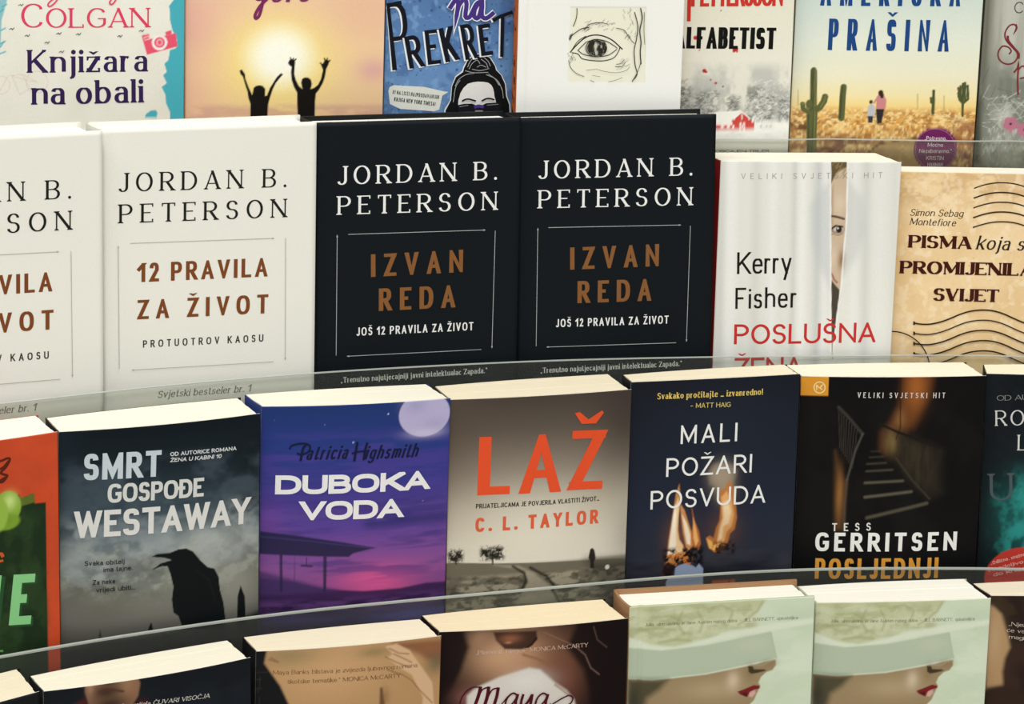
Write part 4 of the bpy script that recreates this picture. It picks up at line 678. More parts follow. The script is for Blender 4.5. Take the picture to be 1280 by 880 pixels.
ART['barn'] = dict(w=134.14, h=200, dense=(75, 165), step=0.65, ops=[
 ('grad',[(200.37,'#dcd8c6'),(144.58,'#e5e1ce'),(116.36,'#e6e3d3'),(79.36,'#dddace'),(67.9,'#e6e5dc'),(30.4,'#dad8cc')]),
 ('cloud',-6.69,137.25,74,112,10,14,18,0.45,0.35,'#b3b4ad',0.75,41),
 ('cloud',-6.69,137.88,74,97.77,8,5,9,0.52,0.25,'#9c9e98',0.5,42),
 ('cloud',53.3,62.79,79.57,102.3,6,2.6,2.6,0.5,0.22,'#6d6f69',0.6,110),
 ('dashes',60,54.16,61.93,79.57,102.3,1,3,-30,40,0.35,'#4a4b47',0.55,60),
 ('cloud',68.7,83.43,75.24,94.43,6,2.6,2.6,0.5,0.22,'#6d6f69',0.6,235),
 ('dashes',60,69.99,82.15,75.24,94.44,1,3,-30,40,0.35,'#4a4b47',0.55,185),
 ('cloud',87.56,97.43,79.45,90.82,6,2.6,2.6,0.5,0.22,'#6d6f69',0.6,350),
 ('dashes',60,88.42,96.57,79.45,90.83,1,3,-30,40,0.35,'#4a4b47',0.55,300),
 ('cloud',101.39,115.05,73.66,97.87,6,2.6,2.6,0.5,0.22,'#6d6f69',0.6,460),
 ('dashes',60,102.61,113.83,73.66,97.88,1,3,-30,40,0.35,'#4a4b47',0.55,410),
 ('cloud',111.53,122.67,67.87,90.71,6,2.6,2.6,0.5,0.22,'#6d6f69',0.6,520),
 ('dashes',60,112.54,121.66,67.87,90.71,1,3,-30,40,0.35,'#4a4b47',0.55,470),
 ('cloud',125.24,134.87,70.66,87.79,6,2.6,2.6,0.5,0.22,'#6d6f69',0.6,610),
 ('dashes',60,126.11,134.01,70.65,87.79,1,3,-30,40,0.35,'#4a4b47',0.55,560),
 ('cloud',62.75,70.82,78.12,92.34,6,2.6,2.6,0.5,0.22,'#6d6f69',0.6,170),
 ('dashes',60,63.47,70.1,78.12,92.34,1,3,-30,40,0.35,'#4a4b47',0.55,120),
 ('cloud',50.02,57.86,75.3,96.64,6,2.6,2.6,0.5,0.22,'#6d6f69',0.6,80),
 ('dashes',60,50.74,57.15,75.3,96.64,1,3,-30,40,0.35,'#4a4b47',0.55,30),
 ('dashes',200,107.51,136.26,67.9,102.05,1,3,-60,60,0.3,'#f0efe9',0.7,77),
 ('cloud',-6.55,139.02,68.3,72.02,5,14,4,0.35,0.3,'#f0eee6',0.9,43),
 ('poly',[(77.13,75.21),(80.55,79.48),(99.83,80.54),(93.01,71.56),(77.29,70.63)],'#eceae2',1,0.8),
 ('poly',[(91.27,72),(99.88,79.39),(109.07,71.9),(109.28,66.74),(91.48,66.55)],'#c8473f',1,0.5),
 ('poly',[(71.58,70.37),(93.02,71.42),(93.2,66.54),(71.73,66.07)],'#c8473f',1,0.5),
 ('line',[(91.27,72),(99.88,79.39),(109.07,71.9)],0.7,'#f1ebe4',0.95,0.4),
 ('line',[(98.94,66.51),(98.73,71.96),(101.89,71.94),(102.1,66.49)],0.7,'#f1ebe4',0.95,0.4),
 ('line',[(98.54,69.38),(102.28,69.36)],0.7,'#f1ebe4',0.95,0.4),
 ('line',[(99.93,77.96),(100.1,73.67)],0.7,'#f1ebe4',0.95,0.4),
 ('line',[(98.66,73.68),(101.82,73.66)],0.7,'#f1ebe4',0.95,0.4),
 ('line',[(81.87,70.61),(93.03,71.13)],0.7,'#f1ebe4',0.95,0.4),
 ('line',[(98.73,71.96),(102.1,66.49)],0.7,'#f1ebe4',0.95,0.4),
 ('line',[(101.89,71.94),(98.94,66.51)],0.7,'#f1ebe4',0.95,0.4),
 ('poly',[(85.22,69.16),(87.22,69.15),(87.3,67.15),(85.29,67.16)],'#f1ebe4',1,0.8),
 ('poly',[(89.52,69.14),(91.52,69.13),(91.6,67.12),(89.59,67.13)],'#f1ebe4',1,0.8),
 ('disc',94.13,68.54,0.71,1.28,0,'#fff2e6',1,0.5),
 ('cloud',71.92,136.36,60.91,67,5,10,3,0.4,0.3,'#f2f1ea',0.9,44),
 ('disc',71.94,108.8,1.56,1.41,0,'#bb2a26',1,0.6),
 ('disc',73.4,107.95,0.85,0.77,0,'#bb2a26',1,0.6),
 ('disc',76.73,102.41,0.71,0.64,0,'#bb2a26',1,0.6),
 ('disc',80.38,99.99,0.99,0.89,0,'#bb2a26',1,0.6),
 ('disc',64.89,132.1,1.7,1.53,0,'#bb2a26',1,0.6),
 ('disc',93.58,124.17,1.99,1.79,0,'#bb2a26',1,0.6),
 ('disc',92.49,122.76,1.14,1.02,0,'#bb2a26',1,0.6),
 ('disc',94.64,122.33,0.71,0.64,0,'#bb2a26',1,0.6),
 ('disc',67.89,123.22,0.57,0.51,0,'#bb2a26',1,0.6),
 ('disc',85.6,97.56,0.57,0.57,0,'#555049',1,0.5),
 ('disc',82.19,151.19,0.57,0.57,0,'#777268',1,0.5),
], text=[
 ('author_lettering','PETTERSSON',60.89,153.98,126.26,154.38,21.29,'#c8372c',dict(w=0.12,s=0.35,sq=0.75)),
 ('author_lettering',None,[(59.47,158.59),(59.67,144.04)],2.6,'#c8372c'),
 ('title_lettering','ALFABETIST',50.14,124.64,121.98,123.96,15.19,'#111110',dict(w=0.21,c=0.7,sq=0.75,tr=0.06)),
 ('cover_text','NEUOBI\u010cAJENI TRILER',72.28,50.57,120.62,50.26,1.99,'#57544a',dict(w=0.15,sq=0.8)),
])
ART['cactus'] = dict(w=132.94, h=200, dense=(70, 165), step=0.65, ops=[
 ('grad',[(216.2,'#bccfd0'),(160.32,'#cfdad0'),(132.06,'#e2e6d6'),(106.45,'#ebe6c9'),(92.14,'#efe0ac'),(84.96,'#f0d48a'),(80.65,'#dba75a'),(69.13,'#d39a4c'),(43.08,'#8e5a34')]),
 ('glow',-0.04,159.41,17.14,85.72,'#b3c3c4',0.35),
 ('cloud',0.52,135.88,30.67,83.3,6,7,4,0.5,0.3,'#e9c27b',0.9,61),
 ('cloud',0.52,136.03,30.67,81.14,6,3.2,2.2,0.52,0.2,'#9c6a37',0.75,62),
 ('cloud',0.52,135.83,30.67,84.02,4,2.2,1.6,0.58,0.15,'#f2d798',0.8,63),
 ('cloud',0.52,137.28,30.67,62.35,8,9,5,0.5,0.3,'#6d3f38',0.75,64),
 ('cloud',-1.16,15.53,65.41,74.29,6,4,3,0.4,0.3,'#5d3a20',0.9,65),
 ('cloud',117.22,139.3,57.9,75.4,6,6,4,0.42,0.3,'#8c4e38',0.7,66),
 ('poly',[(58.3,51.69),(65.17,57.55),(76.55,60.11),(88.07,60.63),(96.79,59.96),(105.98,52.04),(107.25,31.66),(59.44,31.35)],'#b89a62',0.8,3),
 ('line',[(58.27,52.27),(65.15,57.84),(76.54,60.25),(90.89,61.81)],1.2,'#463221',0.8,1.2),
 ('poly',[(13.7,30.85),(11.25,79.98),(13.38,82.89),(12.59,110.05),(13.64,111.78),(15.04,112.23),(16.49,111.54),(17.45,109.41),(18.51,82.96),(19.23,80.09),(20.01,30.93)],'#5c6038',1,0.8),
 ('line',[(13.73,110.07),(14.81,82.91),(12.75,78.57),(14.85,30.87)],1,'#3d4228',0.7,0.6),
 ('line',[(16,110.1),(17.23,80.07),(18.86,30.92)],0.7,'#7c7d4c',0.7,0.6),
 ('line',[(14.82,110.8),(16.09,80.05),(16.85,30.89)],0.5,'#3d4228',0.7,0.6),
 ('line',[(8.12,85.68),(8.86,82.1),(12.39,80)],3.4,'#5c6038',1,0.6),
 ('disc',12.83,85.46,2.43,3.43,0,'#5c6038',1,1),
 ('line',[(23.94,91.06),(23.39,88.05),(20.76,83.56),(18.69,82.24)],4.6,'#5c6038',1,0.6),
 ('line',[(24.36,91.36),(23.67,88.05),(21.32,83.86)],0.8,'#7c7d4c',0.8,0.6),
 ('disc',8.67,85.97,1.43,1,0,'#73744a',1,1),
 ('line',[(36.83,98.25),(36.47,88.93),(36.3,76)],4.6,'#5c6038',1,0.6),
 ('line',[(35.98,98.1),(35.61,88.92),(35.59,75.99)],1,'#3d4228',0.8,0.6),
 ('line',[(101.49,96.04),(101.89,89.58),(101.91,80.08)],2.2,'#4c5430',1,0.6),
 ('line',[(99.78,91),(100.27,87.84),(101.78,86.7)],1.6,'#4c5430',1,0.6),
 ('line',[(123.6,78.18),(122.39,101.2)],1.8,'#4c5430',1,0.6),
 ('line',[(119.25,98.31),(120.68,89.7),(122.99,87.55)],1.7,'#4c5430',1,0.6),
 ('line',[(125.81,99.78),(126.72,90.45),(123.57,87.55)],1.9,'#4c5430',1,0.6),
 ('line',[(123.79,101.92),(124.59,89.72)],1.7,'#4c5430',1,0.6),
 ('line',[(120.6,99.75),(121.74,88.98)],1.5,'#4c5430',1,0.6),
 ('line',[(119.19,94.72),(119.67,91.85)],1.3,'#4c5430',1,0.6),
 ('line',[(4.5,95.65),(5.02,84.92)],0.9,'#9c9a58',0.6,0.6),
 ('line',[(90.1,93.79),(90.76,83.02)],0.9,'#9c9a58',0.6,0.6),
 ('line',[(109.22,92.5),(109.9,81.71)],0.9,'#9c9a58',0.6,0.6),
 ('disc',56.99,87.74,1.29,1.43,0,'#3a2a22',1,1),
 ('poly',[(55.01,84.84),(57.77,86.6),(60.2,84.18),(60,77.71),(54.85,77.36)],'#b9bcc0',1,0.8),
 ('poly',[(55.12,77.66),(59.14,77.7),(58.84,72.8),(55.68,72.76)],'#3c3a40',1,0.8),
 ('poly',[(60.66,91.36),(62.4,93.53),(66.02,92.85),(67.95,89.29),(67.75,82.82),(60.88,82.32)],'#c98585',1,0.8),
 ('disc',63.64,94.26,1.86,2.14,0,'#3a241c',1,1),
 ('poly',[(62.4,93.53),(65.98,93.57),(65.59,90.41),(63.85,90.68)],'#3a241c',1,0.8),
 ('poly',[(60.86,82.75),(66.88,82.81),(65.45,72.72),(62.03,72.25)],'#2e2a2c',1,0.8),
 ('line',[(59.18,87.04),(60.74,89.93)],1.2,'#c98585',1,0.6),
 ('disc',105.4,54.21,15.72,15.72,0,'#6d2158',1,0.8),
], text=[
 ('cover_text',None,[(119.93,54.28),(119.91,53.32),(119.9,52.35),(119.82,51.4),(119.66,50.46),(119.43,49.53),(119.15,48.62),(118.79,47.74),(118.38,46.89),(117.92,46.07),(117.39,45.29),(116.81,44.54),(116.19,43.84),(115.51,43.18),(114.79,42.58),(114.03,42.02),(113.23,41.52),(112.39,41.08),(111.52,40.69),(110.63,40.37),(109.71,40.1),(108.77,39.9),(107.82,39.77),(106.86,39.69),(105.89,39.69),(104.92,39.74),(103.95,39.86),(102.99,40.05),(102.04,40.29),(101.1,40.6),(100.19,40.97),(99.3,41.4),(98.43,41.89),(97.6,42.42),(96.8,43.02),(96.04,43.66),(95.32,44.35),(94.65,45.08),(94.02,45.85),(93.45,46.66),(92.93,47.5),(92.46,48.38),(92.05,49.27),(91.7,50.19),(91.42,51.13),(91.19,52.08),(91.03,53.04),(90.93,54.01),(90.89,54.97),(90.92,55.94),(91.02,56.89),(91.18,57.83),(91.4,58.76),(91.68,59.67),(92.02,60.55),(92.43,61.4),(92.89,62.22),(93.4,63.01),(93.97,63.75),(94.59,64.46),(95.26,65.12),(95.97,65.73),(96.73,66.29),(97.52,66.79),(98.35,67.24),(99.21,67.63),(100.1,67.97),(101,68.24),(101.94,68.45),(102.88,68.59),(103.84,68.67),(104.8,68.69),(105.77,68.64),(106.73,68.53),(107.69,68.36),(108.64,68.12),(109.58,67.82),(110.5,67.46),(111.39,67.05),(112.26,66.57),(113.1,66.04),(113.9,65.46),(114.67,64.83),(115.4,64.14),(116.08,63.42),(116.71,62.66),(117.3,61.85),(117.83,61.01),(118.31,60.15),(118.73,59.25),(119.09,58.33),(119.36,57.4),(119.58,56.44),(119.8,55.49)],0.5,'#9d5b88'),
 ('cover_text','\u201ePotresno.',97.03,60.69,112.98,60.63,2.86,'#e8d5df',dict(w=0.13)),
 ('cover_text','Mo\u0107no',99.64,55.92,110.82,55.84,2.86,'#e8d5df',dict(w=0.13)),
 ('cover_text','Nezaboravno.\u201c',93.69,51.39,117.35,51.37,2.86,'#e8d5df',dict(w=0.13)),
 ('cover_text','KRISTIN',99.08,46.34,111.72,46.26,2.86,'#e8d5df',dict(w=0.13)),
 ('cover_text','HANNAH',100.24,41.54,111.29,41.45,2.86,'#e8d5df',dict(w=0.13)),
 ('title_lettering','AMERI\u010cKA',17.07,155.74,116.62,156.4,22.29,'#1d4680',dict(w=0.14,c=0.75,s=0.3,sq=0.7)),
 ('title_lettering','PRA\u0160INA',24.06,124.45,110.36,124.27,22.29,'#1d4680',dict(w=0.14,c=0.75,s=0.3,sq=0.7)),
])
ART['grey'] = dict(w=130, h=200, dense=(70, 165), step=0.65, ops=[
 ('gradx',[(-4.8,'#5c5b4c'),(-1.25,'#8a897a'),(2.3,'#6f6e60'),(7.98,'#a9a99c'),(16.5,'#bcbcb1'),(71.99,'#b5b5a8')]),
 ('cloud',-0.67,145.11,32.07,117.78,30,16,16,0.42,0.4,'#6e7266',0.9,71),
 ('cloud',-0.67,135.91,32.07,220.97,20,3,40,0.55,0.3,'#8f8f82',0.4,72),
 ('dashes',170,1.4,60.86,43.82,94.48,4,14,-70,80,0.4,'#cfd3ca',0.6,73),
 ('dashes',60,1.4,60.19,43.82,103.11,4,14,-70,80,0.5,'#4d5148',0.5,74),
 ('poly',[(-3.37,81.49),(1.55,93.14),(4.27,43.88),(-2.92,43.72)],'#3a3830',0.8,5),
 ('disc',26.94,72.64,2.74,2.74,0,'#b96f86',0.9,1),
 ('disc',24.39,70.54,2.74,2.74,0,'#b96f86',0.9,1),
 ('disc',21.5,72.44,2.74,2.74,0,'#b96f86',0.9,1),
 ('disc',22.26,75.71,2.74,2.74,0,'#b96f86',0.9,1),
 ('disc',25.62,75.83,2.74,2.74,0,'#b96f86',0.9,1),
 ('disc',24.14,73.44,0.86,0.86,0,'#241c20',1,0.6),
 ('disc',36.58,68.59,2.74,2.74,0,'#b96f86',0.9,1),
 ('disc',34.29,66.7,2.74,2.74,0,'#b96f86',0.9,1),
 ('disc',31.68,68.42,2.74,2.74,0,'#b96f86',0.9,1),
 ('disc',32.36,71.36,2.74,2.74,0,'#b96f86',0.9,1),
 ('disc',35.39,71.47,2.74,2.74,0,'#b96f86',0.9,1),
 ('disc',34.06,69.31,0.86,0.86,0,'#241c20',1,0.6),
 ('disc',44.65,76.02,2.74,2.74,0,'#b96f86',0.9,1),
 ('disc',42.35,74.13,2.74,2.74,0,'#b96f86',0.9,1),
 ('disc',39.74,75.84,2.74,2.74,0,'#b96f86',0.9,1),
 ('disc',40.42,78.79,2.74,2.74,0,'#b96f86',0.9,1),
 ('disc',43.45,78.89,2.74,2.74,0,'#b96f86',0.9,1),
 ('disc',42.12,76.74,0.86,0.86,0,'#241c20',1,0.6),
 ('disc',25.14,59.67,1.15,1.15,0,'#c48f9c',0.8,0.8),
], text=[
 ('author_lettering','C',20.79,152.81,27.31,152.96,8.07,'#4a4842',dict(w=0.09)),
 ('title_lettering',None,[(22.79,144.9),(23.11,144.05),(23.43,143.21),(23.54,142.36),(23.25,141.28),(22.75,140.2),(22.45,139.77),(22.67,140.49),(23.08,141.86),(23.21,143.06),(22.85,143.88),(22.2,144.54),(21.37,144.87),(20.3,144.83),(19.05,144.45),(17.91,143.65),(16.88,142.25),(15.96,140.42),(15.43,138.61),(15.39,136.94),(15.75,135.29),(16.5,133.64),(17.81,131.97),(19.51,130.3),(21.12,128.76),(22.59,127.42),(23.96,126.22),(24.96,124.99),(25.47,123.66),(25.61,122.3),(25.39,120.99),(24.8,119.65),(23.85,118.34),(22.66,117.35),(21.18,116.73),(19.45,116.42),(17.73,116.52),(16.01,117.09),(14.31,118.05),(12.98,119.27),(12.09,120.77),(11.56,122.52),(11.48,124.24),(11.95,126.04),(12.87,127.81),(13.99,129.02),(15.35,129.38),(16.92,129.17),(18.28,128.69),(19.39,127.92),(20.29,126.87),(20.76,125.89),(20.58,125.12),(19.97,124.41),(19.35,123.71)],1.1,'#7a2f33'),
 ('title_lettering',None,[(17.43,136.52),(17.54,135.82),(17.61,135.15),(17.69,134.47),(17.88,133.75),(18.25,132.97),(18.86,132.11),(19.65,131.18),(20.54,130.22),(21.45,129.27),(22.29,128.35),(23.11,127.47),(23.97,126.61),(24.79,125.76),(25.5,124.94),(26.02,124.15),(26.29,123.42),(26.37,122.73),(26.33,122.06),(26.27,121.4),(26.27,120.72)],1.7,'#7a2f33'),
 ('title_lettering',None,[(23.87,110.64),(24.3,111.29),(24.75,111.95),(25.2,112.6),(25.6,113.24),(25.92,113.84),(26.15,114.62),(26.3,115.58),(26.41,116.42),(26.5,116.81),(26.58,116.44),(26.65,115.07),(26.67,112.91),(26.7,110.32),(26.74,107.65),(26.83,105.25),(26.99,103.13),(27.19,101.05),(27.42,99.01),(27.65,96.96),(27.88,94.91)],1.2,'#7a2f33'),
 ('title_lettering',None,[(26.59,112.42),(27.11,113.08),(27.63,113.8),(28.15,114.49),(28.68,115.04),(29.23,115.35),(29.84,115.42),(30.5,115.32),(31.15,115.05),(31.73,114.6),(32.19,113.98),(32.56,113.06),(32.88,111.82),(33.09,110.48),(33.12,109.22),(32.9,108.26),(32.34,107.64),(31.49,107.25),(30.48,106.98),(29.43,106.74),(28.46,106.43)],1,'#7a2f33'),
 ('title_lettering',None,[(35.25,111.18),(34.04,119.76)],1.1,'#7a2f33'),
])
ART['white_b'] = dict(w=145.15, h=234.21, dense=None, step=3, ops=[
 ('fill','#e8e6dc'),
], text=[
 ('author_lettering','JORDAN B.',11.2,192.86,124.74,191.33,12.51,'#201f1c',dict(w=0.14,c=0.4,serif=0.08,s=0.97)),
 ('author_lettering','PETERSON',11.53,172.14,124.65,170.93,12.51,'#201f1c',dict(w=0.14,c=0.4,serif=0.08,s=0.97)),
 ('title_lettering','12 PRAVILA',23.89,132.15,111.83,131.23,12.76,'#824a26',dict(w=0.2,c=0.75,s=0.66,sq=0.8)),
 ('title_lettering','ZA \u017dIVOT',23.27,107.16,112.48,106.01,13.01,'#824a26',dict(w=0.2,c=0.75,s=0.66,sq=0.8)),
 ('cover_text','PROTUOTROV KAOSU',26.84,87.69,109.31,86.65,5,'#3a342e',dict(w=0.17,s=0.66,sq=0.8)),
 ('cover_text','Svjetski bestseler br. 1',36.54,52.7,100.37,52.71,4.75,'#77756a',dict(w=0.14,c=0.5,serif=0.04,slant=0.22)),
 ('cover_text',None,[(18.7,158.48),(116.44,157.01)],0.35,'#aaa79d'),
 ('cover_text',False,[(116.44,157.01),(115.03,156.39),(114.98,157.67)],'#aaa79d'),
 ('cover_text',None,[(10.85,74.39),(10.7,157.19)],0.35,'#aaa79d'),
 ('cover_text',False,[(10.7,157.19),(11.33,155.77),(10.08,155.83)],'#aaa79d'),
 ('cover_text',None,[(124.25,156.87),(124.64,73.06)],0.35,'#aaa79d'),
 ('cover_text',False,[(124.64,73.06),(123.98,74.55),(125.29,74.46)],'#aaa79d'),
 ('cover_text',None,[(116.5,72.33),(19.16,73.09)],0.35,'#aaa79d'),
 ('cover_text',False,[(19.16,73.09),(20.53,73.72),(20.59,72.44)],'#aaa79d'),
])
ART['black_a'] = dict(w=141.38, h=232.75, dense=None, step=3, ops=[
 ('fill','#10161a'),
], text=[
 ('author_lettering','JORDAN B.',14.66,190.58,125.17,190.64,12.64,'#e9e9e6',dict(w=0.14,c=0.4,serif=0.08,s=0.97)),
 ('author_lettering','PETERSON',14.94,170.18,125.29,169.72,12.64,'#e9e9e6',dict(w=0.14,c=0.4,serif=0.08,s=0.97)),
 ('title_lettering','IZVAN',38.02,126.48,102.28,127.31,15.63,'#8c5e36',dict(w=0.2,c=0.75,s=0.6,sq=0.8)),
 ('title_lettering','REDA',43.52,102.62,96.93,102.81,15.63,'#8c5e36',dict(w=0.2,c=0.75,s=0.6,sq=0.8)),
 ('cover_text','JO\u0160 12 PRAVILA ZA \u017dIVOT',28.21,85.95,110,86.1,5.75,'#e9e9e6',dict(w=0.16,s=0.6,sq=0.8)),
 ('cover_text','\u201eTrenutno najutjecajniji javni intelektualac Zapada.\u201c',17.36,53.46,120.51,55.26,3.91,'#dcddd9',dict(w=0.15,c=0.5,serif=0.04)),
 ('cover_text',None,[(22.13,156.56),(117.47,156)],0.4,'#a9aeae'),
 ('cover_text',False,[(117.47,156),(116.04,155.36),(115.97,156.66)],'#a9aeae'),
 ('cover_text',None,[(14.04,72.99),(14.52,156.39)],0.4,'#a9aeae'),
 ('cover_text',False,[(14.52,156.39),(15.15,154.93),(13.87,154.99)],'#a9aeae'),
 ('cover_text',None,[(124.35,155.27),(123.34,72.83)],0.4,'#a9aeae'),
 ('cover_text',False,[(123.34,72.83),(122.69,74.36),(124.03,74.25)],'#a9aeae'),
 ('cover_text',None,[(115.7,72.25),(21.5,72.15)],0.4,'#a9aeae'),
 ('cover_text',False,[(21.5,72.15),(22.9,72.81),(22.97,71.49)],'#a9aeae'),
])
ART['curtain'] = dict(w=126.91, h=200.69, dense=(45, 202), step=0.65, ops=[
 ('fill','#e3e2da'),
 ('poly',[(3.14,222.13),(10.94,222.24),(15.45,37.32),(7.47,37.25)],'#eeeeea',0.8,7),
 ('poly',[(21.68,222.38),(27.55,222.46),(32.46,37.43),(26.45,37.4)],'#d3d3cc',0.7,7),
 ('poly',[(33.92,222.53),(38.82,222.58),(44,37.48),(38.98,37.46)],'#ecece8',0.8,7),
 ('poly',[(49.72,222.68),(52.47,222.71),(57.99,37.49),(55.17,37.49)],'#c9c9c2',0.8,7),
 ('poly',[(54.44,222.72),(59.56,222.77),(65.25,37.49),(60.01,37.49)],'#efefec',0.8,7),
 ('poly',[(64.89,222.8),(70.81,222.84),(76.78,37.46),(70.71,37.48)],'#c2c5c4',0.7,7),
 ('poly',[(71.21,222.85),(74.37,222.86),(80.42,37.44),(77.18,37.46)],'#e8e8e6',0.9,7),
 ('poly',[(91.82,222.95),(95.4,222.96),(101.97,37.3),(98.3,37.33)],'#e9e9e6',0.8,7),
 ('poly',[(98.98,222.97),(104.16,222.98),(110.95,37.21),(105.64,37.26)],'#cfd0cc',0.8,7),
 ('poly',[(108.55,222.99),(114.54,222.99),(121.6,37.08),(115.45,37.16)],'#e6e6e2',0.8,7),
 ('poly',[(119.55,222.99),(123.56,222.99),(130.8,37.01),(126.73,37.01)],'#d8d8d2',0.7,7),
 ('poly',[(-0.17,222.08),(2.56,222.12),(6.87,37.24),(4.08,37.21)],'#d6d6cf',0.7,7),
 ('poly',[(63.92,169.29),(70.29,181.27),(77.25,185.28),(81.38,111.02),(73.06,125.17),(66.18,143.27)],'#bfc4c6',0.55,8),
 ('poly',[(88.79,189.28),(100.52,175.35),(103.7,153.33),(98.74,133.22),(89.41,119.11)],'#c3c5c2',0.5,7),
 ('poly',[(76.79,202.34),(88.71,202.38),(90.15,159.36),(89.38,139.28),(88.82,115.06),(86.84,90.7),(85.14,64.56),(83.92,64.56)],'#cbb49a',1,0.6),
 ('poly',[(76.75,203.13),(89.07,203.17),(88.78,197.23),(81.62,193.24),(77.65,185.28)],'#5c4c2e',0.95,1.5),
 ('dashes',26,77.94,88.31,187.27,202.38,2,5,30,70,0.5,'#a08b5a',0.7,81),
 ('glow',84.73,171.35,5.06,7.79,'#dccab2',0.8),
 ('poly',[(78.05,181.3),(79.64,185.28),(80.75,155.34),(79.45,153.34)],'#a98a68',0.6,2),
 ('line',[(79.19,162.55),(83.21,161.95),(88.08,160.56)],1.6,'#4d3a28',0.95,0.6),
 ('disc',84.07,152.94,4.87,2.73,0,'#7b5f4a',0.9,1.5),
 ('disc',84.67,152.94,3.7,1.95,0,'#d9cfc2',0.8,1),
 ('disc',85.07,152.94,2.14,2.34,0,'#2b2622',1,0.8),
 ('line',[(79.65,153.34),(82.53,155.75),(87.57,154.95)],1.1,'#2b2018',1,0.6),
 ('disc',84.23,153.74,0.58,0.58,0,'#e8e6e0',1,0.5),
 ('line',[(80.23,149.73),(84.88,148.93),(87.82,150.13)],0.6,'#6d5240',0.8,0.6),
 ('glow',87.99,131.22,2.53,6.62,'#8f6a4c',0.9),
 ('line',[(81.68,121.14),(83.49,117.09),(85.6,115.07)],1.3,'#9b5a4a',0.9,0.6),
 ('glow',82.27,133.24,2.34,7.79,'#e1ccb2',0.6),
 ('poly',[(81.28,117.09),(84.7,113.04),(87.47,110),(88.43,106.96),(86.84,90.7),(85.25,70.29),(83.12,80.52)],'#39352a',0.95,1.2),
 ('line',[(76.59,202.34),(83.72,64.56)],0.9,'#f3f3f0',0.9,0.6),
 ('line',[(88.71,202.38),(90.15,159.36),(89.38,139.28),(88.82,115.06),(86.84,90.7),(85.14,64.56)],1,'#f3f3f0',0.9,0.6),
 ('line',[(83.83,78.47),(85.16,60.05)],0.6,'#77736a',0.7,0.6),
], text=[
 ('cover_text','VELIKI SVJETSKI HIT',14.72,188.15,113.79,189.49,4.09,'#a09a8c',dict(w=0.1,s=0.95)),
 ('author_lettering','Kerry',14.58,120.8,52.84,121.89,15.58,'#1c1b17',dict(w=0.11,s=0.78,sq=0.8)),
 ('author_lettering','Fisher',14.42,95.93,58,97.21,15,'#1c1b17',dict(w=0.11,s=0.78,sq=0.8)),
 ('title_lettering','POSLU\u0160NA',14.49,70.3,115.19,71.94,14.41,'#c4332f',dict(w=0.14,s=1)),
 ('title_lettering','\u017dENA',15.9,45.96,63.97,47.37,14.41,'#c4332f',dict(w=0.14,s=1)),
])
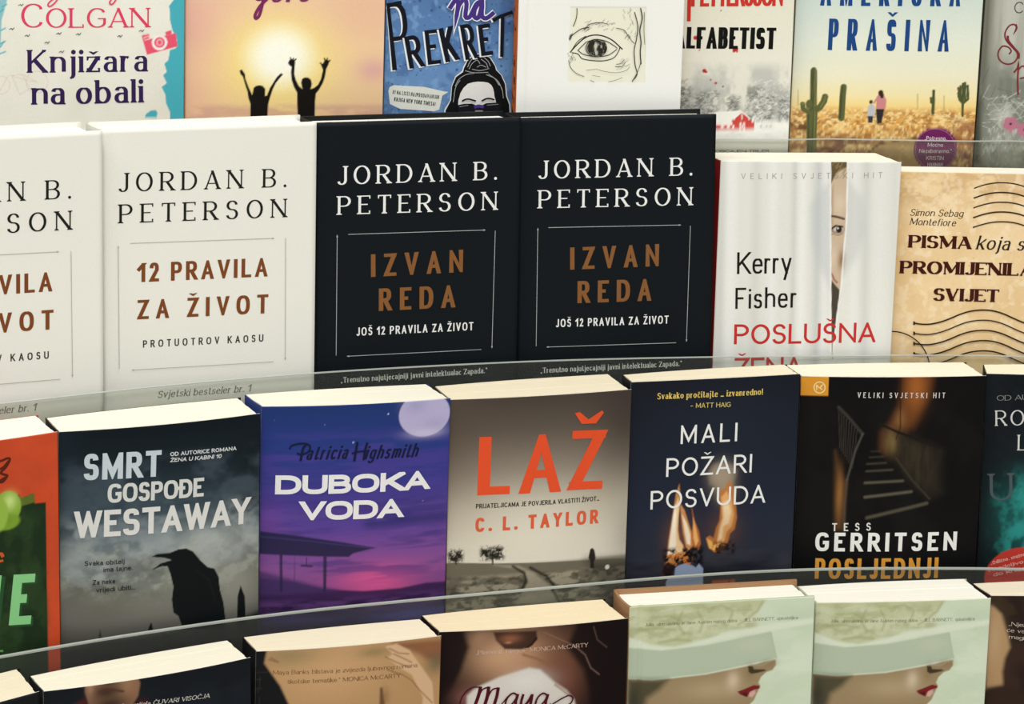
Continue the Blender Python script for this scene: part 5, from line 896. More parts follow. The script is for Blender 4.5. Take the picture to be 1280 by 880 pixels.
ART['letters'] = dict(w=140, h=193.16, dense=(45, 200), step=0.65, ops=[
 ('fill','#efd3a6'),
 ('cloud',-9.66,159.26,35.12,203.37,20,25,25,0.5,0.5,'#dfbd88',0.7,91),
 ('cloud',-4.53,159.4,170.17,201.38,14,9,5,0.52,0.25,'#c39a66',0.5,92),
 ('cloud',2.39,159.69,35.36,197.38,14,5,5,0.6,0.2,'#f7e4c2',0.5,93),
 ('spots',60,7.32,120.38,56.2,194.67,0.2,0.6,'#a27c4d',0.5,94),
 ('glow',0.62,127.81,7.93,138.74,'#d3aa70',0.3),
], text=[
 ('cover_text',None,[(54.42,182.24),(55.49,182.67),(56.56,183.11),(57.63,183.55),(58.71,183.96),(59.82,184.35),(60.96,184.7),(62.12,185.03),(63.29,185.34),(64.47,185.62),(65.65,185.86),(66.8,186.07),(67.95,186.24),(69.1,186.39),(70.28,186.5),(71.53,186.58),(72.86,186.63),(74.26,186.65),(75.69,186.63),(77.1,186.59),(78.44,186.51),(79.69,186.4),(80.9,186.25),(82.07,186.07),(83.23,185.86),(84.42,185.62),(85.61,185.33),(86.78,185),(87.97,184.64),(89.18,184.28),(90.45,183.93),(91.72,183.58),(92.96,183.22),(94.27,182.87),(95.74,182.54),(97.48,182.25),(99.55,182.01),(101.9,181.81),(104.4,181.62),(106.94,181.45),(109.41,181.26)],0.85,'#3b2a17'),
 ('cover_text',None,[(54.62,175.31),(55.74,175.75),(56.85,176.19),(57.97,176.63),(59.09,177.05),(60.23,177.43),(61.38,177.79),(62.54,178.12),(63.71,178.43),(64.89,178.71),(66.06,178.95),(67.22,179.16),(68.36,179.33),(69.52,179.48),(70.7,179.59),(71.95,179.67),(73.28,179.72),(74.68,179.74),(76.12,179.72),(77.53,179.68),(78.87,179.6),(80.12,179.49),(81.32,179.34),(82.5,179.16),(83.67,178.95),(84.85,178.71),(86.04,178.42),(87.21,178.09),(88.4,177.73),(89.62,177.36),(90.89,177.01),(92.15,176.66),(93.39,176.31),(94.71,175.95),(96.18,175.62),(97.92,175.33),(99.99,175.09),(102.34,174.89),(104.85,174.7),(107.39,174.53),(109.86,174.34)],1,'#3b2a17'),
 ('cover_text',None,[(54.83,168.38),(55.99,168.82),(57.15,169.26),(58.31,169.7),(59.48,170.12),(60.64,170.51),(61.8,170.86),(62.97,171.2),(64.14,171.51),(65.31,171.79),(66.48,172.03),(67.64,172.24),(68.78,172.41),(69.94,172.55),(71.12,172.67),(72.37,172.75),(73.7,172.8),(75.11,172.81),(76.54,172.8),(77.95,172.76),(79.29,172.68),(80.55,172.56),(81.75,172.42),(82.93,172.24),(84.1,172.03),(85.28,171.78),(86.47,171.49),(87.65,171.16),(88.84,170.8),(90.05,170.44),(91.33,170.08),(92.59,169.74),(93.83,169.38),(95.15,169.02),(96.63,168.69),(98.36,168.4),(100.44,168.16),(102.79,167.95),(105.3,167.77),(107.85,167.6),(110.32,167.41)],0.85,'#3b2a17'),
 ('cover_text',None,[(55.04,161.44),(56.25,161.87),(57.45,162.32),(58.66,162.76),(59.86,163.18),(61.05,163.57),(62.23,163.93),(63.4,164.26),(64.56,164.57),(65.73,164.85),(66.9,165.09),(68.05,165.3),(69.2,165.48),(70.35,165.62),(71.54,165.73),(72.79,165.81),(74.12,165.86),(75.53,165.88),(76.97,165.87),(78.38,165.82),(79.72,165.74),(80.98,165.63),(82.18,165.48),(83.36,165.3),(84.53,165.09),(85.72,164.85),(86.91,164.56),(88.08,164.22),(89.27,163.86),(90.49,163.5),(91.76,163.15),(93.03,162.8),(94.27,162.44),(95.59,162.08),(97.07,161.75),(98.81,161.46),(100.89,161.22),(103.24,161.01),(105.75,160.83),(108.3,160.65),(110.77,160.46)],1,'#3b2a17'),
 ('cover_text',None,[(55.25,154.48),(56.5,154.92),(57.75,155.37),(59,155.81),(60.24,156.23),(61.46,156.62),(62.66,156.98),(63.83,157.32),(64.99,157.63),(66.15,157.9),(67.31,158.15),(68.47,158.36),(69.62,158.53),(70.78,158.68),(71.96,158.79),(73.21,158.87),(74.55,158.92),(75.96,158.94),(77.39,158.92),(78.8,158.88),(80.15,158.8),(81.41,158.68),(82.61,158.54),(83.79,158.36),(84.96,158.14),(86.15,157.9),(87.34,157.61),(88.52,157.28),(89.71,156.91),(90.93,156.55),(92.2,156.2),(93.47,155.85),(94.72,155.49),(96.03,155.13),(97.51,154.8),(99.25,154.51),(101.33,154.26),(103.69,154.06),(106.2,153.87),(108.75,153.7),(111.23,153.51)],0.85,'#3b2a17'),
 ('cover_text',None,[(17.42,84.66),(19.2,84.4),(20.99,84.13),(22.84,83.96),(24.76,83.88),(26.74,83.9),(28.82,84.09),(31.06,84.47),(33.39,85.01),(35.72,85.67),(38.01,86.44),(40.29,87.32),(42.56,88.27),(44.83,89.33),(47.09,90.46),(49.36,91.49),(51.6,92.39),(53.84,93.2),(56.21,93.88),(58.76,94.42),(61.44,94.82),(64.12,95.06),(66.77,95.15),(69.44,95.08),(72.12,94.81),(74.81,94.3),(77.52,93.58),(80.23,92.71),(82.96,91.62),(85.7,90.37),(88.44,89.17),(91.07,88.06),(93.69,87),(96.64,86.03),(99.96,85),(103.62,84.06),(107.79,83.76),(112.71,84.52),(118.14,85.92),(123.57,87.32)],1.05,'#3b2a17'),
 ('cover_text',False,[(16.94,86.09),(18.37,85.5),(18.29,83.24),(17.08,83.42)],'#3b2a17'),
 ('cover_text',None,[(17.81,77.27),(19.6,77),(21.39,76.74),(23.24,76.56),(25.16,76.49),(27.14,76.51),(29.23,76.69),(31.46,77.08),(33.8,77.62),(36.13,78.28),(38.42,79.05),(40.7,79.94),(42.98,80.89),(45.25,81.95),(47.51,83.07),(49.79,84.11),(52.03,85.01),(54.27,85.83),(56.64,86.51),(59.19,87.04),(61.87,87.45),(64.56,87.69),(67.21,87.78),(69.88,87.71),(72.56,87.43),(75.26,86.92),(77.96,86.21),(80.68,85.33),(83.42,84.24),(86.16,82.99),(88.9,81.78),(91.53,80.67),(94.15,79.61),(97.1,78.64),(100.43,77.6),(104.09,76.66),(108.26,76.37),(113.19,77.12),(118.63,78.53),(124.06,79.93)],0.85,'#3b2a17'),
 ('cover_text',False,[(17.33,78.7),(18.76,78.11),(18.69,75.85),(17.48,76.03)],'#3b2a17'),
 ('cover_text',None,[(18.21,69.86),(20,69.6),(21.79,69.33),(23.64,69.16),(25.56,69.09),(27.55,69.11),(29.63,69.29),(31.87,69.67),(34.21,70.22),(36.54,70.88),(38.83,71.65),(41.12,72.54),(43.4,73.49),(45.67,74.55),(47.94,75.68),(50.21,76.72),(52.45,77.62),(54.7,78.44),(57.07,79.12),(59.63,79.66),(62.31,80.06),(64.99,80.3),(67.65,80.39),(70.32,80.32),(73.01,80.05),(75.7,79.53),(78.41,78.82),(81.14,77.94),(83.87,76.84),(86.62,75.59),(89.36,74.38),(91.99,73.27),(94.62,72.21),(97.57,71.24),(100.9,70.2),(104.56,69.25),(108.74,68.96),(113.67,69.72),(119.11,71.12),(124.56,72.52)],1.05,'#3b2a17'),
 ('cover_text',False,[(17.73,71.3),(19.16,70.71),(19.08,68.44),(17.87,68.62)],'#3b2a17'),
 ('cover_text',None,[(18.6,62.45),(20.4,62.18),(22.19,61.91),(24.04,61.74),(25.97,61.67),(27.95,61.69),(30.04,61.87),(32.28,62.25),(34.62,62.8),(36.96,63.46),(39.25,64.23),(41.53,65.12),(43.82,66.08),(46.09,67.14),(48.36,68.27),(50.63,69.31),(52.88,70.22),(55.13,71.04),(57.5,71.72),(60.06,72.26),(62.74,72.66),(65.43,72.9),(68.09,72.99),(70.77,72.92),(73.45,72.65),(76.15,72.13),(78.87,71.41),(81.59,70.53),(84.33,69.44),(87.08,68.18),(89.82,66.97),(92.45,65.86),(95.08,64.79),(98.04,63.82),(101.38,62.78),(105.04,61.83),(109.22,61.54),(114.15,62.29),(119.6,63.7),(125.05,65.11)],1.05,'#3b2a17'),
 ('cover_text',False,[(18.13,63.88),(19.56,63.29),(19.48,61.02),(18.27,61.2)],'#3b2a17'),
 ('cover_text',None,[(19,55.02),(20.79,54.75),(22.59,54.48),(24.45,54.31),(26.37,54.23),(28.36,54.25),(30.45,54.44),(32.69,54.82),(35.03,55.37),(37.37,56.03),(39.66,56.81),(41.95,57.7),(44.23,58.65),(46.51,59.72),(48.78,60.85),(51.06,61.89),(53.31,62.8),(55.56,63.62),(57.93,64.3),(60.49,64.84),(63.18,65.25),(65.87,65.49),(68.54,65.58),(71.21,65.51),(73.9,65.23),(76.6,64.72),(79.32,64),(82.04,63.11),(84.78,62.02),(87.53,60.76),(90.28,59.55),(92.92,58.43),(95.55,57.36),(98.51,56.39),(101.85,55.34),(105.52,54.4),(109.7,54.1),(114.64,54.86),(120.09,56.27),(125.54,57.68)],1.05,'#3b2a17'),
 ('cover_text',False,[(18.52,56.45),(19.96,55.86),(19.88,53.59),(18.67,53.77)],'#3b2a17'),
 ('cover_text',None,[(-19.17,66.17),(-18.34,67.34),(-17.5,68.51),(-16.61,69.62),(-15.64,70.67),(-14.61,71.66),(-13.54,72.59),(-12.41,73.46),(-11.24,74.27),(-10.02,75),(-8.77,75.67),(-7.48,76.27),(-6.17,76.79),(-4.82,77.24),(-3.45,77.62),(-2.06,77.92),(-0.66,78.14),(0.76,78.29),(2.18,78.36),(3.6,78.35),(5.03,78.27),(6.45,78.11),(7.87,77.86),(9.27,77.55),(10.66,77.15),(12.02,76.68),(13.37,76.14),(14.68,75.53),(15.97,74.84),(17.22,74.08),(18.43,73.27),(19.6,72.38),(20.72,71.43),(21.8,70.43),(22.82,69.37),(23.8,68.25),(24.71,67.09),(25.56,65.88),(26.35,64.62),(27.08,63.33),(27.74,62),(28.34,60.63),(28.86,59.24),(29.31,57.83),(29.69,56.39),(29.99,54.94),(30.22,53.47),(30.37,52),(30.45,50.52),(30.45,49.05),(30.38,47.57),(30.22,46.11),(29.97,44.66),(29.64,43.23),(29.32,41.8)],0.8,'#3b2a17'),
 ('author_lettering','Simon Sebag',10.53,161.82,47.7,161.79,4.96,'#3d2a18',dict(w=0.13,c=0.5,serif=0.03,slant=0.22)),
 ('author_lettering','Montefiore',10.67,155.37,42.94,155.04,4.96,'#3d2a18',dict(w=0.13,c=0.5,serif=0.03,slant=0.22)),
 ('title_lettering','PISMA',10.55,138.99,54.99,138.7,9.12,'#42170f',dict(w=0.31,c=0.3,serif=0.04,tr=0.05)),
 ('title_lettering','koja su',58.16,138.76,99.1,138.31,9.91,'#2a211a',dict(w=0.14,c=0.5,serif=0.03,slant=0.22)),
 ('title_lettering','PROMIJENILA',5.57,120.39,99.85,120.24,9.12,'#42170f',dict(w=0.31,c=0.3,serif=0.04,tr=0.05)),
 ('title_lettering','SVIJET',30.08,101.13,76.53,101.03,9.12,'#42170f',dict(w=0.31,c=0.3,serif=0.04,tr=0.05)),
])
ART['olive'] = dict(w=140.01, h=202.92, dense=(30, 202), step=0.65, ops=[
 ('fill','#c2492a'),
 ('cloud',-5.79,145.25,54.01,205.78,10,20,20,0.5,0.4,'#d2512c',0.6,101),
 ('poly',[(5.89,171.97),(58.35,171.59),(100.56,165.6),(113.66,166.17),(114.06,163.55),(123.37,165.52),(123.72,158.62),(131.31,158.27),(131.25,104.65),(131.63,49.24),(131.06,7.5),(1.65,31.28)],'#1d2f1b',1,0.8),
 ('poly',[(114.06,163.55),(123.37,165.52),(123.73,159.48),(113.97,158.23)],'#5c6a2a',1,1),
 ('cloud',-5.79,131.25,54.01,154.41,8,12,16,0.5,0.3,'#2c4224',0.8,102),
 ('disc',105.23,158.94,9.28,10.6,0,'#86a83a',1,1.2),
 ('disc',104.63,149.65,8.83,5.3,0,'#7b9e32',1,2),
 ('glow',107.03,162.5,4.42,5.3,'#c6dd86',0.9),
 ('glow',98.13,151.08,8.83,4.42,'#5d7a26',0.8),
 ('disc',99.08,155.2,6.63,11.04,0,'#93b348',1,2),
], text=[
 ('cover_text',None,[(96.68,189.41),(97.78,189.46),(98.91,189.5),(100.03,189.54),(101.1,189.6),(102.07,189.7),(102.95,189.89),(103.77,190.14),(104.52,190.39),(105.19,190.58),(105.77,190.65),(106.31,190.62),(106.81,190.53),(107.22,190.34),(107.46,190.03),(107.49,189.56),(107.25,188.86),(106.77,187.95),(106.15,186.94),(105.47,185.95),(104.81,185.09),(104.06,184.36),(103.17,183.69),(102.3,183.07),(101.61,182.51),(101.29,182.01),(101.43,181.58),(101.92,181.22),(102.6,180.92),(103.3,180.64),(103.86,180.37),(104.33,180.15),(104.84,180),(105.28,179.85),(105.55,179.63),(105.58,179.27),(105.28,178.68),(104.72,177.9),(104,177.08),(103.23,176.37),(102.48,175.91),(101.75,175.78),(100.98,175.86),(100.18,176.07),(99.38,176.3),(98.6,176.48)],1.5,'#5a2416'),
 ('cover_text',None,[(98.73,183.85),(99.61,184.12),(100.51,184.35),(101.4,184.6),(102.26,184.91),(103.08,185.34),(103.84,185.91),(104.55,186.6),(105.24,187.35),(105.92,188.11),(106.61,188.85)],1.5,'#5a2416'),
 ('cover_text',None,[(100.77,177.01),(104.26,178.62)],1.5,'#5a2416'),
 ('cover_text',None,[(95.55,128.42),(96.57,128.66),(97.64,128.94),(98.68,129.2),(99.62,129.36),(100.35,129.37),(100.83,129.16),(101.11,128.8),(101.28,128.35),(101.43,127.87),(101.62,127.44)],2.2,'#c2592a'),
 ('cover_text',None,[(97.66,124.65),(101.58,124.87)],1.6,'#c2592a'),
 ('cover_text',None,[(96.59,65.99),(100.53,65.27)],1.4,'#6f9a5c'),
 ('title_lettering','NE',80.45,83.14,120.95,78.14,33.57,'#284f2c',dict(w=0.2,s=0.5)),
 ('title_lettering','NE',78.76,84.51,119.63,79.7,33.13,'#86c886',dict(w=0.19,s=0.5)),
])
ART['raven'] = dict(w=133.11, h=199.05, dense=(35, 199), step=0.65, ops=[
 ('grad',[(195.94,'#10181e'),(172.09,'#1a252c'),(145.88,'#34434c'),(126.1,'#5c6a71'),(110.64,'#7c827e'),(92.89,'#858579'),(72.81,'#74726a'),(54.88,'#46453f'),(30.06,'#1a1c1b')]),
 ('glow',-0.15,166.52,13,65.02,'#1a2730',0.7),
 ('glow',132.53,153.05,19.51,71.52,'#121a20',0.85),
 ('cloud',-0.85,137.16,99.22,141.41,24,16,11,0.5,0.3,'#8f989b',0.85,111),
 ('cloud',-0.98,137.32,86.04,123.49,20,8,6,0.55,0.25,'#a3a79f',0.6,112),
 ('cloud',-0.55,136.86,127.59,174.76,20,20,14,0.56,0.3,'#45525c',0.7,113),
 ('cloud',-0.98,71.17,86.04,110.13,20,9,7,0.5,0.3,'#50544f',0.6,114),
 ('glow',97.97,117.87,28.18,10.84,'#b0b5b1',0.6),
 ('glow',7.54,116.12,8.67,10.84,'#9aa09f',0.6),
 ('glow',118.91,85.7,15.17,19.51,'#9a998e',0.55),
 ('glow',23.86,79.6,26.01,13,'#5a584f',0.5),
 ('glow',62.32,32.9,91.03,11.92,'#15171a',0.9),
 ('poly',[(-1.32,52.9),(23.71,57.4),(51.46,57.85),(80.07,59.87),(112.05,59.64),(135.57,64.91),(138.39,4.8),(-1.62,23.92)],'#16191b',0.85,5),
 ('poly',[(58.73,111.54),(62.42,113.12),(71.17,113.01),(76.68,114.58),(82.23,114.57),(86.71,112),(91.67,105.35),(96.9,99.95),(101.47,98.42),(104.47,92.39),(105.44,83.26),(108.03,73.85),(110.21,55.4),(80.08,59.42),(76.72,69.31),(73.38,71.98),(72.27,81.07),(73.38,89.86),(71.17,99.04),(69.41,104.13),(65.68,104.57),(59.8,103.01),(64.59,106.46),(72.27,108.01),(66.78,110.2)],'#0f1315',1,0.6),
 ('line',[(60.23,103.41),(65.68,105.45),(72.05,107.37)],0.7,'#0f1315',1,0.6),
 ('line',[(88.98,99.01),(98.07,91.06),(102.72,74.65)],0.6,'#1c2225',0.6,1.2),
 ('poly',[(117.71,54.18),(118.03,76.8),(120.1,83.93),(123.22,75.97),(124.33,53.06)],'#0f1315',1,0.7),
 ('poly',[(55.37,60.31),(58.43,67.56),(60.16,60.18)],'#0f1315',1,0.7),
 ('poly',[(23.73,59.62),(25.03,66.18),(26.25,59.38)],'#0f1315',0.7,0.8),
], text=[
 ('title_lettering','SMRT',15.14,166.43,65.08,165.07,17.34,'#c3ced4',dict(w=0.2,s=0.66,sq=0.75)),
 ('title_lettering','GOSPO\u0110E',30.15,150.38,93.79,148.52,12.57,'#d2d3cf',dict(w=0.2,s=0.72,sq=0.75)),
 ('title_lettering','WESTAWAY',8.88,128.47,126.14,125.91,17.77,'#d9d8d4',dict(w=0.2,s=0.78,sq=0.75)),
 ('cover_text','OD AUTORICE ROMANA',71.17,177.74,116.45,176.7,2.6,'#d5d8d9',dict(w=0.2)),
 ('cover_text','\u017dENA U KABINI 10',71.17,173.83,105.92,172.76,2.6,'#d5d8d9',dict(w=0.2,slant=0.15)),
 ('cover_text','Svaka obitelj',15.32,109.63,40.9,108.95,3.25,'#22282b',dict(w=0.15)),
 ('cover_text','ima tajne.',27.37,104.46,46.22,104.23,3.25,'#22282b',dict(w=0.15)),
 ('cover_text','Za neke',20.42,96.47,34.91,96.28,3.25,'#22282b',dict(w=0.15)),
 ('cover_text','vrijedi ubiti\u2026',22.47,91.22,47.89,91,3.25,'#22282b',dict(w=0.15)),
])
ART['moon'] = dict(w=126.63, h=200.21, dense=(35, 201), step=0.65, ops=[
 ('grad',[(201.87,'#20356c'),(172.45,'#2a3b80'),(144.91,'#3b3a86'),(123.59,'#56438e'),(106.43,'#6d4791'),(89.2,'#84508f'),(71.88,'#7a4580'),(58.83,'#2b2140')]),
 ('glow',77.67,77.47,26.3,12.14,'#d6568f',0.95),
 ('glow',77.03,105.59,60.68,16.18,'#7d4b96',0.4),
 ('cloud',-0.88,126.87,108.7,178.44,20,40,5,0.5,0.25,'#4d3f93',0.6,121),
 ('cloud',-0.53,128.02,78.73,139.87,20,50,6,0.55,0.2,'#3b3277',0.6,122),
 ('cloud',68.4,128.53,114.76,122.59,10,26,4,0.42,0.25,'#2b2c68',0.8,123),
 ('glow',4.98,121.37,12.14,12.14,'#7b4aa0',0.5),
 ('disc',108.63,190.61,17.8,15.17,0,'#b5aed0',1,0.8),
 ('cloud',90.2,128.16,175.06,205.95,3,8,8,0.5,0.3,'#9b94c0',0,124),
 ('glow',102.41,197.42,8.09,6.07,'#9c96bf',0.6),
 ('glow',115.76,183.68,8.09,5.06,'#a49ec6',0.6),
 ('glow',109.42,177.85,12.14,3.24,'#c9c3dc',0.6),
 ('disc',83.43,192.58,0.49,0.49,0,'#d9dcf0',0.9,0.5),
 ('disc',60.28,174.48,0.45,0.45,0,'#d9dcf0',0.85,0.5),
 ('disc',8.68,190.77,0.24,0.24,0,'#d9dcf0',0.6,0.5),
 ('disc',41.21,186.99,0.2,0.2,0,'#d9dcf0',0.55,0.5),
 ('disc',109.21,130.9,0.24,0.24,0,'#d9dcf0',0.6,0.5),
 ('poly',[(-2.65,83.16),(19.59,80.48),(42.17,74.27),(69.34,71.15),(94.96,71.22),(112.36,73.19),(130.02,72.45),(131.39,26.05),(-2.1,35.62)],'#35204a',0.95,2),
 ('poly',[(-2.71,88.52),(11.45,84.54),(33.89,77.86),(52.55,72.65),(-0.43,70.12)],'#453062',0.8,4),
 ('poly',[(-2.49,69.18),(48.57,63.13),(130.31,62.56),(131.39,26.05),(-2.1,35.62)],'#241c36',0.7,10),
 ('cloud',-2.35,130.18,57.31,66.96,6,22,4,0.5,0.3,'#5d3b74',0.8,125),
 ('glow',104.19,51.08,30.34,5.26,'#5a5298',0.8),
 ('glow',28.13,53.22,32.36,3.24,'#3f3a6c',0.7),
 ('poly',[(-2.99,113.08),(-0.55,115.49),(27.24,111.33),(53.98,106.17),(77.13,100.85),(61.64,98),(58.76,95.59),(-0.37,99.71)],'#262443',0.95,1.5),
 ('line',[(-0.51,111.87),(31.36,108),(75.02,100.79)],0.9,'#3c3869',0.8,0.8),
 ('line',[(13.87,99.92),(14.22,73.73)],1.9,'#2c2547',0.9,0.6),
 ('line',[(42.81,96.41),(43.01,73.15)],2.2,'#2c2547',0.9,0.6),
 ('line',[(30.53,96.25),(30.61,90.89)],0.7,'#2c2547',0.8,0.6),
 ('line',[(27.55,90.99),(34.09,90.33)],1.6,'#2c2547',0.8,0.6),
 ('line',[(22.58,97.57),(22.83,80.39)],0.5,'#3d3160',0.7,0.6),
], text=[
 ('author_lettering','atricia',28.85,163.63,55.96,163.51,9.51,'#171c3c',dict(w=0.16,c=0.55,slant=0.3)),
 ('author_lettering','ighsmith',67.79,162.49,103.81,161.73,9.51,'#171c3c',dict(w=0.16,c=0.55,slant=0.3)),
 ('author_lettering',None,[(25.64,163.29),(25.93,164.96),(26.21,166.71),(26.5,168.42),(26.8,169.97),(27.12,171.24),(27.49,172.14),(27.88,172.76),(28.28,173.22),(28.69,173.63),(29.09,174.13)],1.6,'#171c3c'),
 ('author_lettering',None,[(18.3,171.42),(18.61,171.93),(18.84,172.47),(19.11,173),(19.55,173.49),(20.26,173.9),(21.38,174.26),(22.83,174.58),(24.42,174.84),(25.96,175),(27.27,175.01),(28.38,174.87),(29.41,174.6),(30.31,174.22),(31.04,173.76),(31.53,173.23),(31.76,172.57),(31.76,171.78),(31.58,170.94),(31.24,170.14),(30.78,169.47),(30.11,168.91),(29.22,168.4),(28.21,167.98),(27.23,167.66),(26.38,167.47),(25.68,167.47),(25.07,167.63),(24.49,167.88),(23.93,168.15),(23.35,168.38)],1.2,'#171c3c'),
 ('author_lettering',None,[(61.16,161.99),(61.38,163.64),(61.6,165.34),(61.83,167.02),(62.04,168.58),(62.23,169.96),(62.4,171.09),(62.55,172.04),(62.69,172.88),(62.82,173.69),(62.97,174.56)],1.6,'#171c3c'),
 ('author_lettering',None,[(67.37,162.51),(67.59,163.98),(67.81,165.5),(68.02,167),(68.24,168.4),(68.47,169.64),(68.69,170.66),(68.93,171.51),(69.16,172.27),(69.39,173.01),(69.63,173.79)],1.6,'#171c3c'),
 ('author_lettering',None,[(59.4,167.14),(60.32,167.37),(61.23,167.6),(62.15,167.83),(63.11,168.03),(64.14,168.18),(65.26,168.26),(66.45,168.28),(67.69,168.28),(68.93,168.27),(70.16,168.28)],1.1,'#171c3c'),
 ('title_lettering','DUBOKA',9.33,140.6,112.91,138.93,12.95,'#e8e6e6',dict(w=0.28,c=0.85,sq=0.8,tr=0.05)),
 ('title_lettering','VODA',25.65,122.46,94.99,120.97,12.95,'#e8e6e6',dict(w=0.28,c=0.85,sq=0.8,tr=0.03)),
])
ART['field'] = dict(w=127.02, h=197.89, dense=(35, 198), step=0.65, ops=[
 ('grad',[(201.35,'#453c36'),(175.59,'#5d5349'),(147.46,'#877c6e'),(121.31,'#b3a997'),(97.16,'#cfc7b6'),(81.71,'#d6d0c2'),(79.5,'#8a8272'),(66.19,'#6f685a'),(52.84,'#3b372f'),(37.2,'#1b1a17')]),
 ('glow',62.18,101.72,46.58,30.38,'#e0dacb',0.75),
 ('glow',0.75,187,20.25,52.65,'#574a40',0.55),
 ('glow',126.21,183.89,24.3,48.6,'#3a332f',0.7),
 ('glow',129.53,95.86,14.18,24.3,'#968d80',0.6),
 ('poly',[(-5.76,82.97),(2.75,84.16),(32.46,82.16),(60.59,80.71),(87.1,79.89),(111.91,78.9),(132.45,77.83),(136.93,18.94),(-4.78,30.89)],'#6c6657',1,1),
 ('cloud',-4.99,134.86,41.99,73.17,5,14,5,0.5,0.25,'#a39a84',0.85,131),
 ('cloud',-4.99,134.86,41.99,73.17,5,5,2.5,0.55,0.2,'#3f3b30',0.7,132),
 ('poly',[(98.3,79.77),(134.69,77.66),(136.93,18.94),(123.25,20.22)],'#2b2822',0.7,14),
 ('poly',[(32.49,80.84),(54.19,75.88),(56.61,66.86),(48.3,51.96),(81.37,49.27),(76.57,60.83),(60.8,73.19),(49.75,79.28)],'#a69d88',0.75,3),
 ('line',[(45.86,79.11),(53.81,73.7),(55.49,68.05),(52.39,61.64)],1.8,'#2c2821',0.9,1.6),
 ('line',[(58.07,77.37),(69.66,70.28),(75.4,63.15),(74.39,59.91)],2,'#2c2821',0.9,1.6),
 ('line',[(74.35,61.02),(81.44,47.04)],2.4,'#2c2821',0.7,2),
 ('glow',61.86,35.32,101.26,12.15,'#12110f',0.9),
 ('cloud',22.89,39.59,84.47,93.62,4,1.8,1.8,0.42,0.2,'#23201a',1,195),
 ('disc',31.26,87.5,4.37,2.23,0,'#23201a',0.8,2.5),
 ('dashes',40,23.66,36.51,84.43,93.33,1,3,-40,120,0.4,'#23201a',0.8,628),
 ('line',[(31.23,88.82),(31.82,81.76)],1,'#23201a',1,0.6),
 ('cloud',0.79,11.27,84.47,92.26,4,1.8,1.8,0.42,0.2,'#23201a',1,76),
 ('disc',6.05,86.86,2.79,1.82,0,'#23201a',0.8,2.5),
 ('dashes',40,1.27,9.34,84.45,91.95,1,3,-40,120,0.4,'#23201a',0.8,637),
 ('line',[(6.03,88.17),(6.55,83.11)],1,'#23201a',1,0.6),
 ('poly',[(100.75,87.08),(102.53,87.8),(103.95,85.9),(105.05,80.47),(103.8,77.25),(104.4,72.97),(101.23,73.27),(101.06,78.18),(99.61,80.98)],'#26221e',1,0.8),
 ('disc',113.72,72.93,1.62,1.62,0,'#cfc8ba',1,0.6),
], text=[
 ('title_lettering','L',19.87,130.84,42.18,130.52,40.5,'#e0512c',dict(w=0.21,c=0.68)),
 ('title_lettering','A',49.06,130.33,77.55,129.92,40.91,'#e0512c',dict(w=0.2,c=0.68)),
 ('title_lettering','Z',83.71,130.55,107.84,129.65,41.51,'#e0512c',dict(w=0.19,c=0.72)),
 ('title_lettering',False,[(86.39,184.36),(89.89,184.98),(96.27,179.34),(105.88,184.89),(107.28,183.27),(101.72,176.12),(91.5,176.45)],'#e0512c'),
 ('cover_text','PRIJATELJICAMA JE POVJERILA VLASTITI \u017dIVOT\u2026',19.23,121.54,106.1,121.24,3.24,'#1c1a18',dict(w=0.17,sq=0.8)),
 ('author_lettering','C. L. TAYLOR',19.17,105.01,105.77,105.2,9.92,'#d65f3c',dict(w=0.22,s=0.6,sq=0.75)),
])
